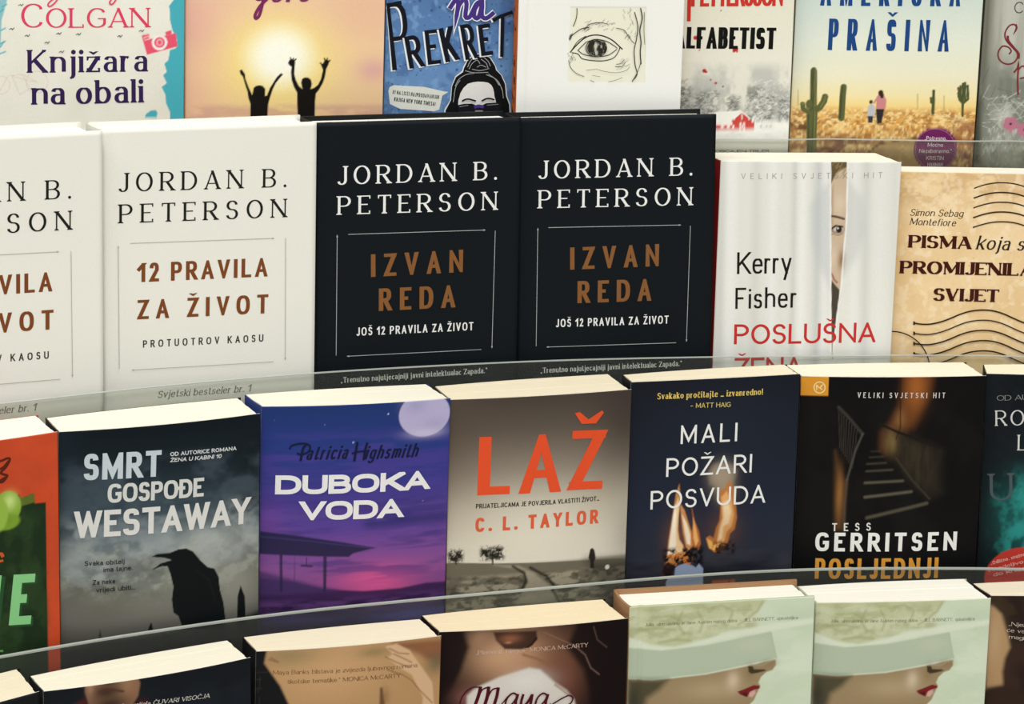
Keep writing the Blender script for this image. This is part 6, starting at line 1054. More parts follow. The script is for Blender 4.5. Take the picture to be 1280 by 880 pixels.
ART['flames'] = dict(w=120.39, h=201.66, dense=(35, 202), step=0.65, ops=[
 ('grad',[(200.34,'#171a22'),(159.07,'#1c212c'),(106.82,'#222838'),(75.1,'#2a2e39'),(58.08,'#14161c')]),
 ('glow',68.39,168.56,49.87,30.69,'#232936',0.5),
 ('cloud',-0.37,123.1,59.36,78.92,16,30,8,0.45,0.4,'#3b3d46',0.5,141),
 ('glow',115.07,66.68,7.67,5.75,'#3c3f49',0.5),
 ('glow',66.5,131.23,8.44,9.59,'#a08f7a',0.75),
 ('disc',66.63,133.31,7.29,6.91,0,'#b9a68c',0.55,9),
 ('glow',69.22,120.6,5.75,7.67,'#c2a984',0.6),
 ('poly',[(27.51,67.28),(29.27,76.69),(29.75,87.21),(31.41,99.73),(33.06,112.22),(34.02,120.53),(36.26,127.71),(37.41,118.25),(36.6,105.73),(36.54,95.23),(38.08,86.72),(42.47,80.13),(41.65,73.83),(34.48,70.04)],'#c98a4e',0.9,1.4),
 ('poly',[(29.53,73.94),(30.81,80.8),(31.16,88.48),(32.37,97.62),(33.58,106.74),(34.28,112.82),(35.91,118.07),(36.76,111.15),(36.16,102),(36.12,94.33),(37.24,88.12),(40.44,83.31),(39.84,78.72),(34.62,75.95)],'#f3d4a4',0.95,1.6),
 ('poly',[(29.69,76.67),(30.93,89.25),(32.51,103.87),(33.86,113.22),(34.93,105.83),(34.95,93.22),(35.65,84.76),(34.2,78.51)],'#fdf5e0',0.95,1.4),
 ('poly',[(37.14,114.08),(40.65,108.65),(43.89,99.01),(46.66,91.48),(47.76,84.03),(45.89,77.8),(42.4,82.24),(39.94,92.93),(38.33,103.54)],'#d4945a',0.9,1.2),
 ('poly',[(39.09,105.59),(42.64,99.09),(45.45,90.5),(45.71,83.1),(43.16,84.31),(41.2,92.86)],'#faecd0',0.95,1.4),
 ('poly',[(45.53,111.51),(48,100.87),(51.63,92.66),(53.21,83.69),(51.28,79.16),(46.99,82.39),(45.86,90.47),(47.23,98.82)],'#bf6a2e',0.85,1.2),
 ('poly',[(47.08,103.03),(49.48,94.47),(51.46,85.91),(49.51,81.81),(47.61,88.26)],'#eeb66e',0.9,1.4),
 ('poly',[(56.79,133.87),(60.11,139.94),(65.69,141.29),(73.75,138.74),(76.86,134.38),(75.07,126.53),(74.81,111.86),(69.08,108.01),(66.23,116.59),(63.88,123.01),(58.53,126.47)],'#9a8a78',0.5,5),
 ('poly',[(64.38,120.89),(68.5,122.74),(72.46,128.78),(75.24,122.33),(77.35,111.7),(78.62,101.09),(77.26,92.73),(74,89.77),(72.6,82.45),(69.01,77.18),(63.55,76.69),(58.77,80.81),(56.84,87.69),(59.29,89.23),(62.3,87.35),(63.72,94.44),(66.03,99.78),(66.47,110.27)],'#bd7638',0.9,1.6),
 ('poly',[(66.65,116.56),(70.27,120.54),(73.8,116.13),(76.42,103.34),(75.06,94.98),(71.42,90.99),(70.02,83.68),(65.51,80.37),(65.25,87.16),(66.19,95.55),(68.06,101.76)],'#e8ae70',0.9,2.4),
 ('poly',[(68.07,112.28),(71.36,114.18),(74.22,105.58),(72.86,97.24),(69.15,95.36),(68.21,86.97),(65.34,85.04),(66.7,93.41),(68.9,101.71)],'#f8dfb4',0.85,2.6),
 ('poly',[(57.27,87.24),(60.7,85.34),(64.4,81.93),(63.5,77.96),(59.64,79.9)],'#f0b65e',0.9,1.2),
 ('glow',36.96,88.9,9.59,15.35,'#b06a34',0.25),
 ('glow',69.23,93.25,11.51,13.43,'#8c5530',0.3),
 ('cloud',26.57,54.97,57.8,81.47,4,2.6,2.6,0.47,0.2,'#0f0f12',1,142),
 ('cloud',28.37,46.73,66.17,77.75,4,2,2,0.55,0.15,'#d0762f',0.9,143),
 ('cloud',61.52,78.03,74.7,84.21,4,2.4,2.4,0.5,0.2,'#151215',0.9,144),
 ('cloud',26.57,34.41,57.8,72.16,4,2,2,0.5,0.2,'#5b3524',0.9,145),
 ('poly',[(29.07,57.65),(32.67,62.1),(34.59,66.85),(37.65,68.79),(41.78,70.01),(47.48,68.39),(50.27,66.51),(52.27,69.36),(55.55,65.54),(56.35,32.41),(28.59,34.26)],'#8c9ab4',1,1),
 ('poly',[(26.64,68.39),(30.26,71.98),(35.58,68.28),(34.81,60.48),(27.73,60.28)],'#1b1416',0.95,1.2),
 ('cloud',62.32,79.15,53.38,56.06,2,3,3,0.3,0.2,'#a3441d',0.9,146),
], text=[
 ('cover_text','Svakako pro\u010ditajte \u2026 izvanredno!',18.63,188.89,93.73,188.47,4.41,'#e2c466',dict(w=0.17,c=0.4,serif=0.04)),
 ('cover_text','\u2013 MATT HAIG',42.01,181.66,70.82,181.03,3.45,'#d8bd6a',dict(w=0.13)),
 ('title_lettering','MALI',36.1,156.38,76.4,156.29,13.24,'#e8e8e4',dict(w=0.12,c=0.95,s=0.85)),
 ('title_lettering','PO\u017dARI',26.58,133.42,87.85,133.29,13.24,'#e8e8e4',dict(w=0.12,c=0.95,s=0.95)),
 ('title_lettering','POSVUDA',16.2,110.61,98.56,110.75,13.24,'#e8e8e4',dict(w=0.12,c=0.95,s=0.95)),
])
ART['stairs'] = dict(w=128.93, h=199.28, dense=(35, 201), step=0.65, ops=[
 ('fill','#0d0c0d'),
 ('cloud',-0.99,130.58,80.06,185.03,40,20,30,0.5,0.4,'#171512',0.7,151),
 ('poly',[(70.91,199.57),(91.21,199.37),(89.45,185.89),(83.86,175.54),(79.41,162.62),(70.44,158.93),(63.53,154.77),(61.39,144.28),(57.14,148.49),(57.26,158.98),(62.43,165.25),(69.13,177.75)],'#6d3f1f',0.75,9),
 ('glow',79.98,192.24,6.68,15.71,'#a8622c',0.8),
 ('glow',69.99,168.35,3.93,7.85,'#8a6038',0.7),
 ('poly',[(59.11,162.75),(69.34,160.61),(85.02,152.49),(99.71,145.94),(102.29,116.3),(93.21,112.25),(80.24,125.16),(68.24,141.09),(59.77,148.49)],'#3d3527',0.75,12),
 ('glow',64.65,152.67,4.32,7.85,'#80693f',0.75),
 ('cloud',60.62,102.88,108.37,163.73,12,3,16,0.5,0.6,'#15120f',0.45,152),
 ('glow',104.84,126.84,11.78,23.56,'#0d0c0d',0.7),
 ('line',[(68.49,199.58),(70.24,163.12),(67.59,154.75)],0.8,'#2b170e',0.9,0.6),
 ('line',[(54.9,166.3),(68.36,159.99),(81.85,154.63),(96.46,149.16)],1.8,'#1a1510',0.95,1),
 ('line',[(48.15,136.92),(61.29,137.76)],0.56,'#6f6856',0.42,2.4),
 ('line',[(47.98,131.65),(66,132.68)],0.72,'#6f6856',0.51,2.4),
 ('line',[(47.34,123.2),(73.72,124.6)],1.2,'#6f6856',0.77,2.4),
 ('line',[(47.8,112.83),(80.04,116.69)],1.52,'#6f6856',0.77,2.4),
 ('line',[(49.9,97.76),(91.37,108.03)],2.08,'#6f6856',0.51,2.4),
 ('line',[(49.95,141.77),(59.05,142.18)],0.48,'#6f6856',0.34,2.4),
 ('line',[(50.78,145.97),(57.45,146.18)],0.4,'#6f6856',0.3,2.4),
 ('line',[(68.24,141.09),(80.24,125.16),(93.27,111.18)],1.2,'#3f382c',0.8,1.4),
 ('line',[(26.87,177.61),(33.99,170.39),(44.16,158.54)],1.8,'#4a463f',0.6,2.2),
 ('line',[(44.16,158.54),(39.65,146.35),(34.71,125.25)],1.1,'#625f57',0.6,1.8),
 ('line',[(34.71,125.25),(33.82,108.3),(34.02,89.16)],1.6,'#5b5348',0.6,2),
 ('line',[(26.96,175.53),(28.9,148.35)],0.5,'#4a463f',0.6,0.8),
 ('line',[(28.85,173.46),(30.19,146.27)],0.5,'#4a463f',0.6,0.8),
 ('line',[(30.74,171.4),(31.49,144.18)],0.5,'#4a463f',0.6,0.8),
 ('line',[(32.63,169.33),(32.79,142.09)],0.5,'#4a463f',0.6,0.8),
 ('line',[(34.52,167.26),(34.08,140)],0.5,'#4a463f',0.6,0.8),
 ('line',[(36.42,165.18),(35.38,137.9)],0.5,'#4a463f',0.6,0.8),
 ('line',[(38.32,163.11),(36.68,135.81)],0.5,'#4a463f',0.6,0.8),
 ('line',[(40.22,161.03),(37.98,133.71)],0.5,'#4a463f',0.6,0.8),
 ('poly',[(25.78,146.22),(31.4,127.33),(34,123.13),(33.57,99.81),(33.01,89.15),(28.56,89.11),(27.18,112.48)],'#5f4124',0.75,6),
 ('glow',29.91,114.63,2.36,15.71,'#9c6a38',0.7),
 ('poly',[(-0.09,199.16),(19.18,199.52),(19.35,185.62),(0.43,185.68)],'#d6922f',1,0.5),
], text=[
 ('cover_text',None,[(16.91,191.61),(16.87,191.15),(16.82,190.69),(16.73,190.25),(16.58,189.83),(16.37,189.43),(16.12,189.06),(15.83,188.72),(15.5,188.42),(15.15,188.16),(14.76,187.95),(14.35,187.78),(13.92,187.67),(13.49,187.61),(13.05,187.61),(12.61,187.65),(12.18,187.76),(11.75,187.91),(11.35,188.11),(10.98,188.36),(10.63,188.65),(10.32,188.98),(10.04,189.34),(9.81,189.74),(9.62,190.16),(9.48,190.6),(9.39,191.05),(9.35,191.51),(9.36,191.97),(9.42,192.42),(9.53,192.86),(9.69,193.28),(9.9,193.69),(10.15,194.06),(10.45,194.39),(10.78,194.69),(11.14,194.95),(11.52,195.15),(11.94,195.31),(12.36,195.42),(12.79,195.48),(13.24,195.48),(13.68,195.43),(14.11,195.32),(14.53,195.17),(14.93,194.96),(15.3,194.71),(15.65,194.41),(15.96,194.08),(16.23,193.72),(16.46,193.31),(16.65,192.9),(16.77,192.46),(16.84,192),(16.91,191.54)],0.8,'#efd394'),
 ('cover_text',None,[(11.2,189.85),(11.14,190.6),(11.04,191.44),(10.97,192.23),(10.96,192.85),(11.07,193.17),(11.35,193.04),(11.76,192.54),(12.23,191.91),(12.72,191.36),(13.14,191.13),(13.56,191.35),(14,191.86),(14.4,192.47),(14.71,192.99),(14.85,193.24),(14.73,193.14),(14.4,192.83),(14,192.4),(13.66,191.95),(13.52,191.55),(13.64,191.22),(13.91,190.9),(14.27,190.57),(14.65,190.24),(14.98,189.92)],0.8,'#efd394'),
 ('cover_text','VELIKI SVJETSKI HIT',39.39,184.6,100.38,184.05,3.93,'#cfccc4',dict(w=0.15,s=0.62)),
 ('author_lettering','TESS',25.98,87.8,52.97,88.38,5.89,'#dcdad2',dict(w=0.17,s=0.7)),
 ('author_lettering','GERRITSEN',14.63,73.09,114.36,73.08,13.75,'#e9e8e2',dict(w=0.2,s=0.68,sq=0.8)),
 ('title_lettering','POSLJEDNJI',15.24,52.71,102.07,52.99,15.12,'#dc9a3c',dict(w=0.18,s=0.5,sq=0.75)),
])
ART['teal'] = dict(w=130, h=201.42, dense=(35, 203), step=0.65, ops=[
 ('fill','#11161a'),
 ('glow',37.69,100.07,22.14,26.17,'#1d6b66',0.9),
 ('cloud',15.09,124.42,65.05,129.51,24,9,11,0.5,0.3,'#2d918a',0.8,161),
 ('cloud',2.05,120.22,133.05,200.68,30,20,20,0.5,0.4,'#1a2126',0.7,162),
 ('disc',32.27,52.21,26.98,23.75,0,'#b9392f',1,0.8),
], text=[
 ('cover_text','OD AUTORICE',8.3,182.33,53.55,184.93,3.62,'#9c9d9b',dict(w=0.1,c=0.5,serif=0.05)),
 ('author_lettering','RO',8.1,164.07,27.82,165.04,11.07,'#cfd0cd',dict(w=0.11,c=0.5,serif=0.04,s=0.95)),
 ('author_lettering','L',24.07,146.83,31.86,147.04,11.27,'#cfd0cd',dict(w=0.11,c=0.5,serif=0.04)),
 ('title_lettering','U',6.68,109.59,22.32,110.51,19.73,'#4a5358',dict(w=0.11,c=0.5,serif=0.08)),
 ('cover_text','\u201eOdli\u010dno, sna\u017eno',9.55,62.27,33.06,69.92,2.62,'#e6a79c',dict(w=0.2)),
 ('cover_text','neodoljivo,',8.56,57.05,33.3,64.76,2.62,'#e6a79c',dict(w=0.2)),
 ('cover_text','do kraja\u201c',11.54,53.69,35.53,60.3,2.62,'#e6a79c',dict(w=0.2)),
])
ART['tartan_x'] = dict(w=129.74, h=200.38, dense=None, step=2, ops=[
 ('fill','#191a1d'),
], text=[
])
ART['face'] = dict(w=135.96, h=198.96, dense=(120, 199), step=0.65, ops=[
 ('fill','#15191f'),
 ('cloud',-4.46,138.91,153.51,189.62,20,20,20,0.5,0.4,'#1c2229',0.7,171),
 ('poly',[(26.4,208.01),(57.93,203.4),(60.55,195.97),(59.03,187.77),(54.79,181.41),(46.46,174.28),(35.69,175.93),(27.88,185.48),(25.46,195.6)],'#8e6a50',1,2),
 ('glow',38.74,193.72,9.5,5.43,'#3d2c24',0.95),
 ('glow',41.55,199.61,5.43,1.63,'#2a1d18',0.9),
 ('glow',52.32,195.87,4.07,6.78,'#a37c5d',0.6),
 ('glow',28.82,197.93,2.17,5.43,'#a8836a',0.7),
 ('glow',41.25,184.94,12.21,5.43,'#33241e',0.9),
 ('line',[(34.73,194.31),(41.45,194.73),(49.53,192.38)],1.6,'#53342c',0.9,1.4),
 ('poly',[(18.71,188.55),(25.37,191.43),(27.82,182.69),(28.72,162.87),(16.84,164.55)],'#4c1f20',0.9,3),
 ('poly',[(58.99,185.66),(64.52,185.45),(71.24,170.13),(57.12,158.38),(53.37,178.82)],'#3d1a1c',0.9,4),
], text=[
 ('cover_text','\u201eIz serijala \u010cUVARI VISO\u010cJA',46.6,181.59,106.72,178.07,2.85,'#cdc8bf',dict(w=0.17,c=0.5,serif=0.05,slant=0.2)),
])
ART['torso'] = dict(w=123.19, h=198.31, dense=(120, 198), step=0.65, ops=[
 ('fill','#b78f63'),
 ('glow',47.23,182.4,39.02,23.65,'#cda376',0.9),
 ('glow',21.45,194.35,18.92,7.1,'#93805a',0.7),
 ('glow',76.94,192.53,10.64,3.55,'#8a7a52',0.7),
 ('poly',[(-13.52,202.92),(7.01,200.17),(5.37,190.1),(9.64,183.54),(15.76,174.3),(21.39,161.56),(28.75,121.98),(-12.6,125.04)],'#17181b',1,2.5),
 ('dashes',22,-11.52,0.12,137.8,183.98,3,8,-10,5,0.5,'#4a4038',0.5,181),
 ('dashes',14,-11.52,3.68,137.8,183.83,3,8,80,95,0.5,'#4a4038',0.4,182),
 ('line',[(8.31,192.5),(14.32,190.3),(9.49,193.72)],1,'#8c5f48',0.8,1.2),
 ('poly',[(89.54,197.62),(125.42,195.92),(125.96,179.02),(113.34,183.18),(107.94,187.75),(100.03,191.29),(89.64,193.76)],'#7f4c33',0.8,6),
 ('glow',115.74,190.63,7.1,3.55,'#955f42',0.6),
 ('glow',120.06,179.7,7.1,7.1,'#6d6149',0.8),
 ('poly',[(84.48,195.6),(92.13,196.7),(101.33,191.14),(108.14,181.26),(117.81,167.01),(119.65,151.1),(123.6,111.06),(110.21,113.06),(111.5,157.45),(103.13,174.13),(93.87,180.41),(85.97,187.73),(89.75,189.89)],'#d7b18a',1,1.6),
 ('line',[(84.67,188.52),(92.49,183.79),(101.02,179.56)],0.8,'#8a5c3e',0.8,1),
 ('line',[(90.39,189.82),(96.28,186.58),(102.88,182.56)],0.8,'#8a5c3e',0.8,1),
 ('line',[(87.08,194.04),(93.6,190.1),(100.75,188.63)],0.8,'#8a5c3e',0.8,1),
 ('line',[(86.19,179.34),(96.61,174.92),(103.24,170.22),(110.05,161.55),(118.27,152.6)],0.8,'#8a5c3e',0.8,1),
 ('poly',[(81.65,167.58),(83.31,167.4),(85.28,155.91),(86.24,129.37),(81.73,129.91)],'#3a2618',0.85,2),
 ('glow',85.41,160.7,3.07,7.1,'#8a6543',0.6),
 ('glow',65.24,155.07,7.1,2.37,'#a87f57',0.4),
], text=[
 ('cover_text','Maya Banks blistava je zvijezda ljubavnog romana',10.85,182.21,106.9,178.96,2.84,'#6e4c2c',dict(w=0.11,c=0.5,serif=0.04)),
 ('cover_text','\u0161kotske tematike.\u201c MONICA McCARTY',20.31,175.57,95.5,173.11,2.84,'#6e4c2c',dict(w=0.11,c=0.5,serif=0.04)),
])
ART['gown'] = dict(w=128.83, h=197.3, dense=(120, 198), step=0.65, ops=[
 ('fill','#1d1213'),
 ('glow',52.59,173.66,29.6,23.68,'#ab7d5e',1),
 ('glow',42.38,179.58,20.13,13.02,'#c69d7a',0.9),
 ('glow',81.16,158.14,15.39,23.68,'#7a4a3a',0.8),
 ('glow',27.19,190.88,7.1,7.1,'#a07c62',0.8),
 ('poly',[(0.03,198.45),(15.95,197.89),(19.85,186),(15.16,170.52),(9.2,157.64),(0.76,146.11)],'#1a1011',0.95,5),
 ('poly',[(94.33,200.39),(131.54,196.48),(134.5,106.66),(106.2,110.08),(102.34,150.69),(97.98,164.43),(85.74,181.49)],'#160d0e',0.9,6),
 ('glow',20.44,150.56,9.47,7.1,'#8c5a55',0.8),
 ('poly',[(35.81,195.64),(64.82,194.79),(65.61,188.44),(61.24,184.19),(54.94,182.42),(43.56,183.43),(37.8,189.66)],'#33201a',0.95,2),
 ('glow',47.19,190.4,7.1,3.08,'#8e5b42',0.95),
 ('glow',45.98,187.86,2.13,0.83,'#c08263',0.8),
 ('line',[(58.09,183.11),(61.85,185.45),(64.94,189.81)],1.5,'#2a1613',0.9,0.6),
 ('poly',[(24.06,156.97),(40.18,163.96),(60.32,169.15),(68.03,167.22),(78.6,157.06),(86.56,151),(91.99,143.8),(100.85,110.71),(18.5,117.56),(19.18,151.94)],'#d6cfc6',1,3),
 ('glow',60.53,159.9,14.21,7.1,'#e8e3dc',0.6),
 ('line',[(56.29,178.65),(65.28,175.34),(75.7,169.21)],1.6,'#8a5e44',0.8,2),
 ('line',[(78.63,155.73),(83.94,151.25),(90.64,145.27)],1.4,'#9c7a66',0.8,1.6),
 ('line',[(69.96,193.34),(90.92,182.31),(98.99,174.91),(103.23,165.2),(109.36,159.88)],0.6,'#8a6a5c',0.8,0.9),
 ('line',[(104.35,194.14),(107.28,184.61),(114.11,178.57)],0.6,'#6d5148',0.7,0.9),
], text=[
 ('cover_text','\u201ePlemenit, njegov\u201c MONICA McCARTY',24.27,180.57,100.81,180.41,2.84,'#d4b9a6',dict(w=0.12,c=0.5,serif=0.04)),
 ('author_lettering',None,[(28.03,157.82),(27.78,156.6),(27.55,155.43),(27.31,154.23),(27.02,152.96),(26.65,151.57),(26.17,150),(25.62,148.31),(25.01,146.54),(24.4,144.76),(23.81,143.01)],2.3,'#4e1020'),
 ('author_lettering',None,[(26.42,150.26),(26.98,151.45),(27.52,152.71),(28.07,153.94),(28.66,155.03),(29.31,155.9),(30.06,156.48),(30.87,156.84),(31.71,157.07),(32.57,157.26),(33.41,157.52)],1,'#4e1020'),
 ('author_lettering',None,[(33.41,157.52),(33.28,156.3),(33.18,155.11),(33.07,153.91),(32.9,152.64),(32.65,151.23),(32.28,149.66),(31.83,147.97),(31.32,146.2),(30.8,144.41),(30.31,142.65)],2.3,'#4e1020'),
 ('author_lettering',None,[(32.2,148.62),(32.86,150.04),(33.51,151.54),(34.17,153),(34.85,154.29),(35.58,155.28),(36.37,155.89),(37.22,156.2),(38.09,156.33),(38.96,156.43),(39.83,156.6)],1,'#4e1020'),
 ('author_lettering',None,[(39.83,156.6),(39.66,155.47),(39.5,154.34),(39.34,153.21),(39.16,152.05),(38.93,150.86),(38.61,149.53),(38.19,148.08),(37.78,146.64),(37.45,145.35),(37.3,144.35),(37.35,143.66),(37.55,143.19),(37.85,142.89),(38.21,142.74),(38.59,142.68),(39.01,142.77),(39.5,143.03),(40.03,143.39),(40.56,143.78),(41.08,144.11)],2.1,'#4e1020'),
 ('author_lettering',None,[(28.29,157.54),(27.44,157.67),(26.59,157.84),(25.75,157.98),(24.9,158.06),(24.04,158.02),(23.17,157.88),(22.29,157.65),(21.41,157.34),(20.55,156.92),(19.73,156.39),(18.92,155.72),(18.13,154.91),(17.37,154),(16.68,153.05),(16.08,152.09),(15.6,151.1),(15.23,150.07),(14.92,149.01),(14.63,147.95),(14.3,146.89)],0.8,'#4e1020'),
 ('author_lettering',None,[(52.84,150.71),(52.23,151.08),(51.63,151.53),(51.02,151.93),(50.4,152.21),(49.76,152.25),(49.06,152.01),(48.29,151.57),(47.54,150.98),(46.84,150.29),(46.27,149.58),(45.8,148.78),(45.4,147.83),(45.08,146.85),(44.89,145.94),(44.84,145.18),(44.98,144.57),(45.27,144.02),(45.67,143.58),(46.15,143.3),(46.66,143.21),(47.22,143.33),(47.87,143.66),(48.56,144.13),(49.25,144.71),(49.91,145.36),(50.51,146.12),(51.11,147.01),(51.69,147.98),(52.27,148.96),(52.85,149.91)],1.2,'#4e1020'),
 ('author_lettering',None,[(53.08,151.22),(52.76,150.09),(52.41,148.92),(52.08,147.77),(51.81,146.7),(51.67,145.76),(51.67,144.94),(51.75,144.2),(51.92,143.56),(52.17,143.08),(52.5,142.79),(52.93,142.75),(53.47,142.94),(54.07,143.26),(54.69,143.62),(55.28,143.91)],1.9,'#4e1020'),
 ('author_lettering',None,[(73.37,149.05),(72.74,149.43),(72.13,149.89),(71.51,150.31),(70.88,150.6),(70.23,150.65),(69.52,150.42),(68.74,149.99),(67.98,149.41),(67.27,148.73),(66.69,148.03),(66.22,147.23),(65.81,146.29),(65.49,145.31),(65.3,144.4),(65.26,143.64),(65.39,143.02),(65.69,142.47),(66.1,142.02),(66.59,141.73),(67.1,141.63),(67.67,141.75),(68.33,142.06),(69.03,142.52),(69.74,143.09),(70.4,143.73),(71.02,144.48),(71.62,145.37),(72.21,146.33),(72.79,147.31),(73.39,148.25)],1.2,'#4e1020'),
 ('author_lettering',None,[(73.61,149.55),(73.29,148.43),(72.94,147.26),(72.6,146.11),(72.33,145.04),(72.2,144.11),(72.19,143.29),(72.28,142.54),(72.46,141.9),(72.71,141.41),(73.05,141.11),(73.48,141.06),(74.03,141.25),(74.64,141.56),(75.27,141.9),(75.86,142.18)],1.9,'#4e1020'),
 ('author_lettering',None,[(41.08,143.85),(41.57,144.44),(42.06,145.03),(42.54,145.62),(43.04,146.22),(43.55,146.86),(44.07,147.53),(44.61,148.23),(45.16,148.95),(45.71,149.67),(46.25,150.38)],0.8,'#4e1020'),
 ('author_lettering',None,[(56.65,150.95),(56.32,149.7),(55.94,148.38),(55.58,147.09),(55.33,145.93),(55.25,144.97),(55.39,144.19),(55.69,143.52),(56.1,143.02),(56.58,142.73),(57.09,142.71),(57.66,143.02),(58.33,143.65),(59.04,144.46),(59.72,145.34),(60.33,146.16),(60.84,146.94),(61.29,147.75),(61.71,148.57),(62.11,149.4),(62.54,150.23)],1.7,'#4e1020'),
 ('author_lettering',None,[(62.79,150.47),(62.49,148.62),(62.21,146.75),(61.92,144.88),(61.59,143.06),(61.21,141.32),(60.75,139.68),(60.23,138.12),(59.68,136.6),(59.11,135.09),(58.57,133.56)],1.9,'#4e1020'),
 ('author_lettering',None,[(60.48,139.79),(61.09,140.32),(61.7,140.86),(62.32,141.39),(62.92,141.92),(63.49,142.46),(64.02,143),(64.53,143.54),(65.01,144.09),(65.5,144.63),(65.99,145.17)],0.8,'#4e1020'),
 ('author_lettering',None,[(75.87,141.92),(76.74,142.43),(77.6,142.94),(78.47,143.45),(79.34,143.95),(80.22,144.44),(81.12,144.92),(82.03,145.41),(82.95,145.88),(83.85,146.3),(84.71,146.66),(85.56,146.98),(86.39,147.28),(87.2,147.51),(87.94,147.63),(88.61,147.61),(89.22,147.4),(89.8,147.05),(90.31,146.59),(90.68,146.06),(90.89,145.51),(90.88,144.89),(90.68,144.15),(90.37,143.39),(90.01,142.71),(89.67,142.18),(89.35,141.84),(88.99,141.65),(88.61,141.53),(88.23,141.43),(87.86,141.3)],1,'#4e1020'),
])
ART['green_a'] = dict(w=127.8, h=204.83, dense=(120, 205), step=0.65, ops=[
 ('fill','#d3dec4'),
 ('glow',114.03,156.46,22.26,22.26,'#dbe6cd',0.8),
 ('glow',118.88,190.07,17.81,10.02,'#c8d5ba',0.6),
 ('cloud',90.79,130.65,120.02,201.85,30,24,12,0.5,0.4,'#c3d1b6',0.5,191),
 ('poly',[(-1.1,209.7),(95.17,205.82),(88.19,196.92),(78.72,190.02),(69.2,184.37),(57.18,182),(42.82,177.29),(32.04,174.86),(22.4,175.84),(-0.54,183.73)],'#c0c298',0.9,4),
 ('cloud',-1.64,87.94,178.84,204.39,10,14,7,0.5,0.5,'#d2d5b4',0.85,192),
 ('cloud',-1.64,87.94,178.84,204.39,8,8,4,0.56,0.4,'#a3a678',0.6,193),
 ('line',[(47.06,198.16),(50.86,191.73),(48.66,184.4)],1.6,'#a0a274',0.55,2.2),
 ('line',[(56.61,201.3),(63.82,202.11),(71.2,197.94),(69.01,190.62)],1.6,'#a0a274',0.55,2.2),
 ('line',[(36.23,198.82),(32.81,191.59),(37.83,183.83)],1.6,'#a0a274',0.55,2.2),
 ('line',[(15.91,196.34),(27.88,196.85),(35.19,192.68)],1.6,'#a0a274',0.55,2.2),
 ('line',[(21.13,178.65),(33.12,179.77),(42.79,178.54)],1.6,'#a0a274',0.55,2.2),
 ('line',[(6.53,188.25),(19.69,188.68),(31.74,186.69)],1.6,'#a0a274',0.55,2.2),
 ('line',[(91.63,202.93),(88.19,196.92),(82.28,192.3),(75.15,187.75)],1.6,'#a0a274',0.55,2.2),
 ('poly',[(-0.54,183.73),(16.38,176.47),(32.06,174.23),(47.66,176.99),(64.43,182.18),(82.53,184.8),(100.68,187.43),(128.69,189.47),(128.84,185.7),(100.86,182.42),(82.69,179.79),(52.53,175.44),(22.47,172.97),(-0.39,176.28)],'#dee6cf',0.95,3),
 ('poly',[(-0.38,176.03),(22.48,172.6),(52.56,174.44),(82.72,179.04),(97.84,181.6),(99.34,173.75),(102.19,162.01),(82.18,158.52),(53.15,154.12),(16.95,152.22),(0.08,154.33)],'#b3c0a8',0.9,1.6),
 ('glow',86.56,173.3,13.36,5.57,'#c6ccb2',0.6),
 ('line',[(98.24,180.7),(99.99,172.45),(102.55,162.24)],0.8,'#a3b094',0.8,1.2),
 ('line',[(0.09,154.08),(16.96,151.97),(53.15,153.87),(82.18,158.27),(102.08,161.77)],0.9,'#dde5cd',0.8,1),
 ('poly',[(0.1,153.58),(16.97,151.72),(53.16,153.49),(82.2,157.76),(102.22,161.25),(102.37,157.22),(100.04,153.84),(95.8,152.6),(92.25,149.3),(90.55,145.38),(92.1,142.75),(90.74,139.68),(89.6,137.22),(87.91,132.91),(84.36,129.34),(78.35,125.95),(74.01,108.46),(0.95,113.56)],'#9c8664',1,1.4),
 ('glow',58.34,142.46,22.26,7.79,'#b59f7c',0.9),
 ('glow',72.78,147.81,4.45,6.68,'#d3c0a4',0.9),
 ('glow',84.79,153.32,3.34,5.57,'#86704f',0.6),
 ('glow',96.81,158.83,5.12,2.45,'#8f7c5c',0.9),
 ('poly',[(0.1,153.33),(27.81,151.76),(21.95,144.87),(13.65,139.15),(10.34,125.53),(0.68,126.2)],'#4b4734',0.95,7),
 ('glow',4.03,138.54,4.45,8.9,'#3b3a30',0.8),
 ('poly',[(82.93,157.72),(85.85,158.03),(87.16,155.18),(94.51,154.7),(95.77,153.61),(89.7,152.37),(85.56,152.01),(83.56,153.4)],'#33271b',0.9,1),
 ('line',[(84.63,158.11),(93.18,157.81),(100.39,161.12)],1.1,'#ab9a7c',0.7,1.2),
 ('poly',[(76.2,139.76),(81.51,141.55),(87.55,143.81),(91.48,143.04),(91.79,141.25),(87.66,140.26),(85.01,139.17),(82.93,135.52),(77.98,137.62)],'#7b2226',1,0.7),
 ('poly',[(84.78,138.68),(88.15,140.23),(88.97,137.9),(86.62,135.02),(84.15,135.69)],'#d8aaa0',0.95,1),
 ('poly',[(77.96,138),(82.57,138.96),(83.54,135.48),(81.7,135.85)],'#541a1b',1,0.7),
], text=[
 ('cover_text','Julia Quinn uistinu je Jane Austen na\u0161eg doba. \u2013 JILL BARNETT, spisateljica',11.02,190.7,116.46,189.46,2.23,'#7c8060',dict(w=0.12,c=0.5,serif=0.03)),
])
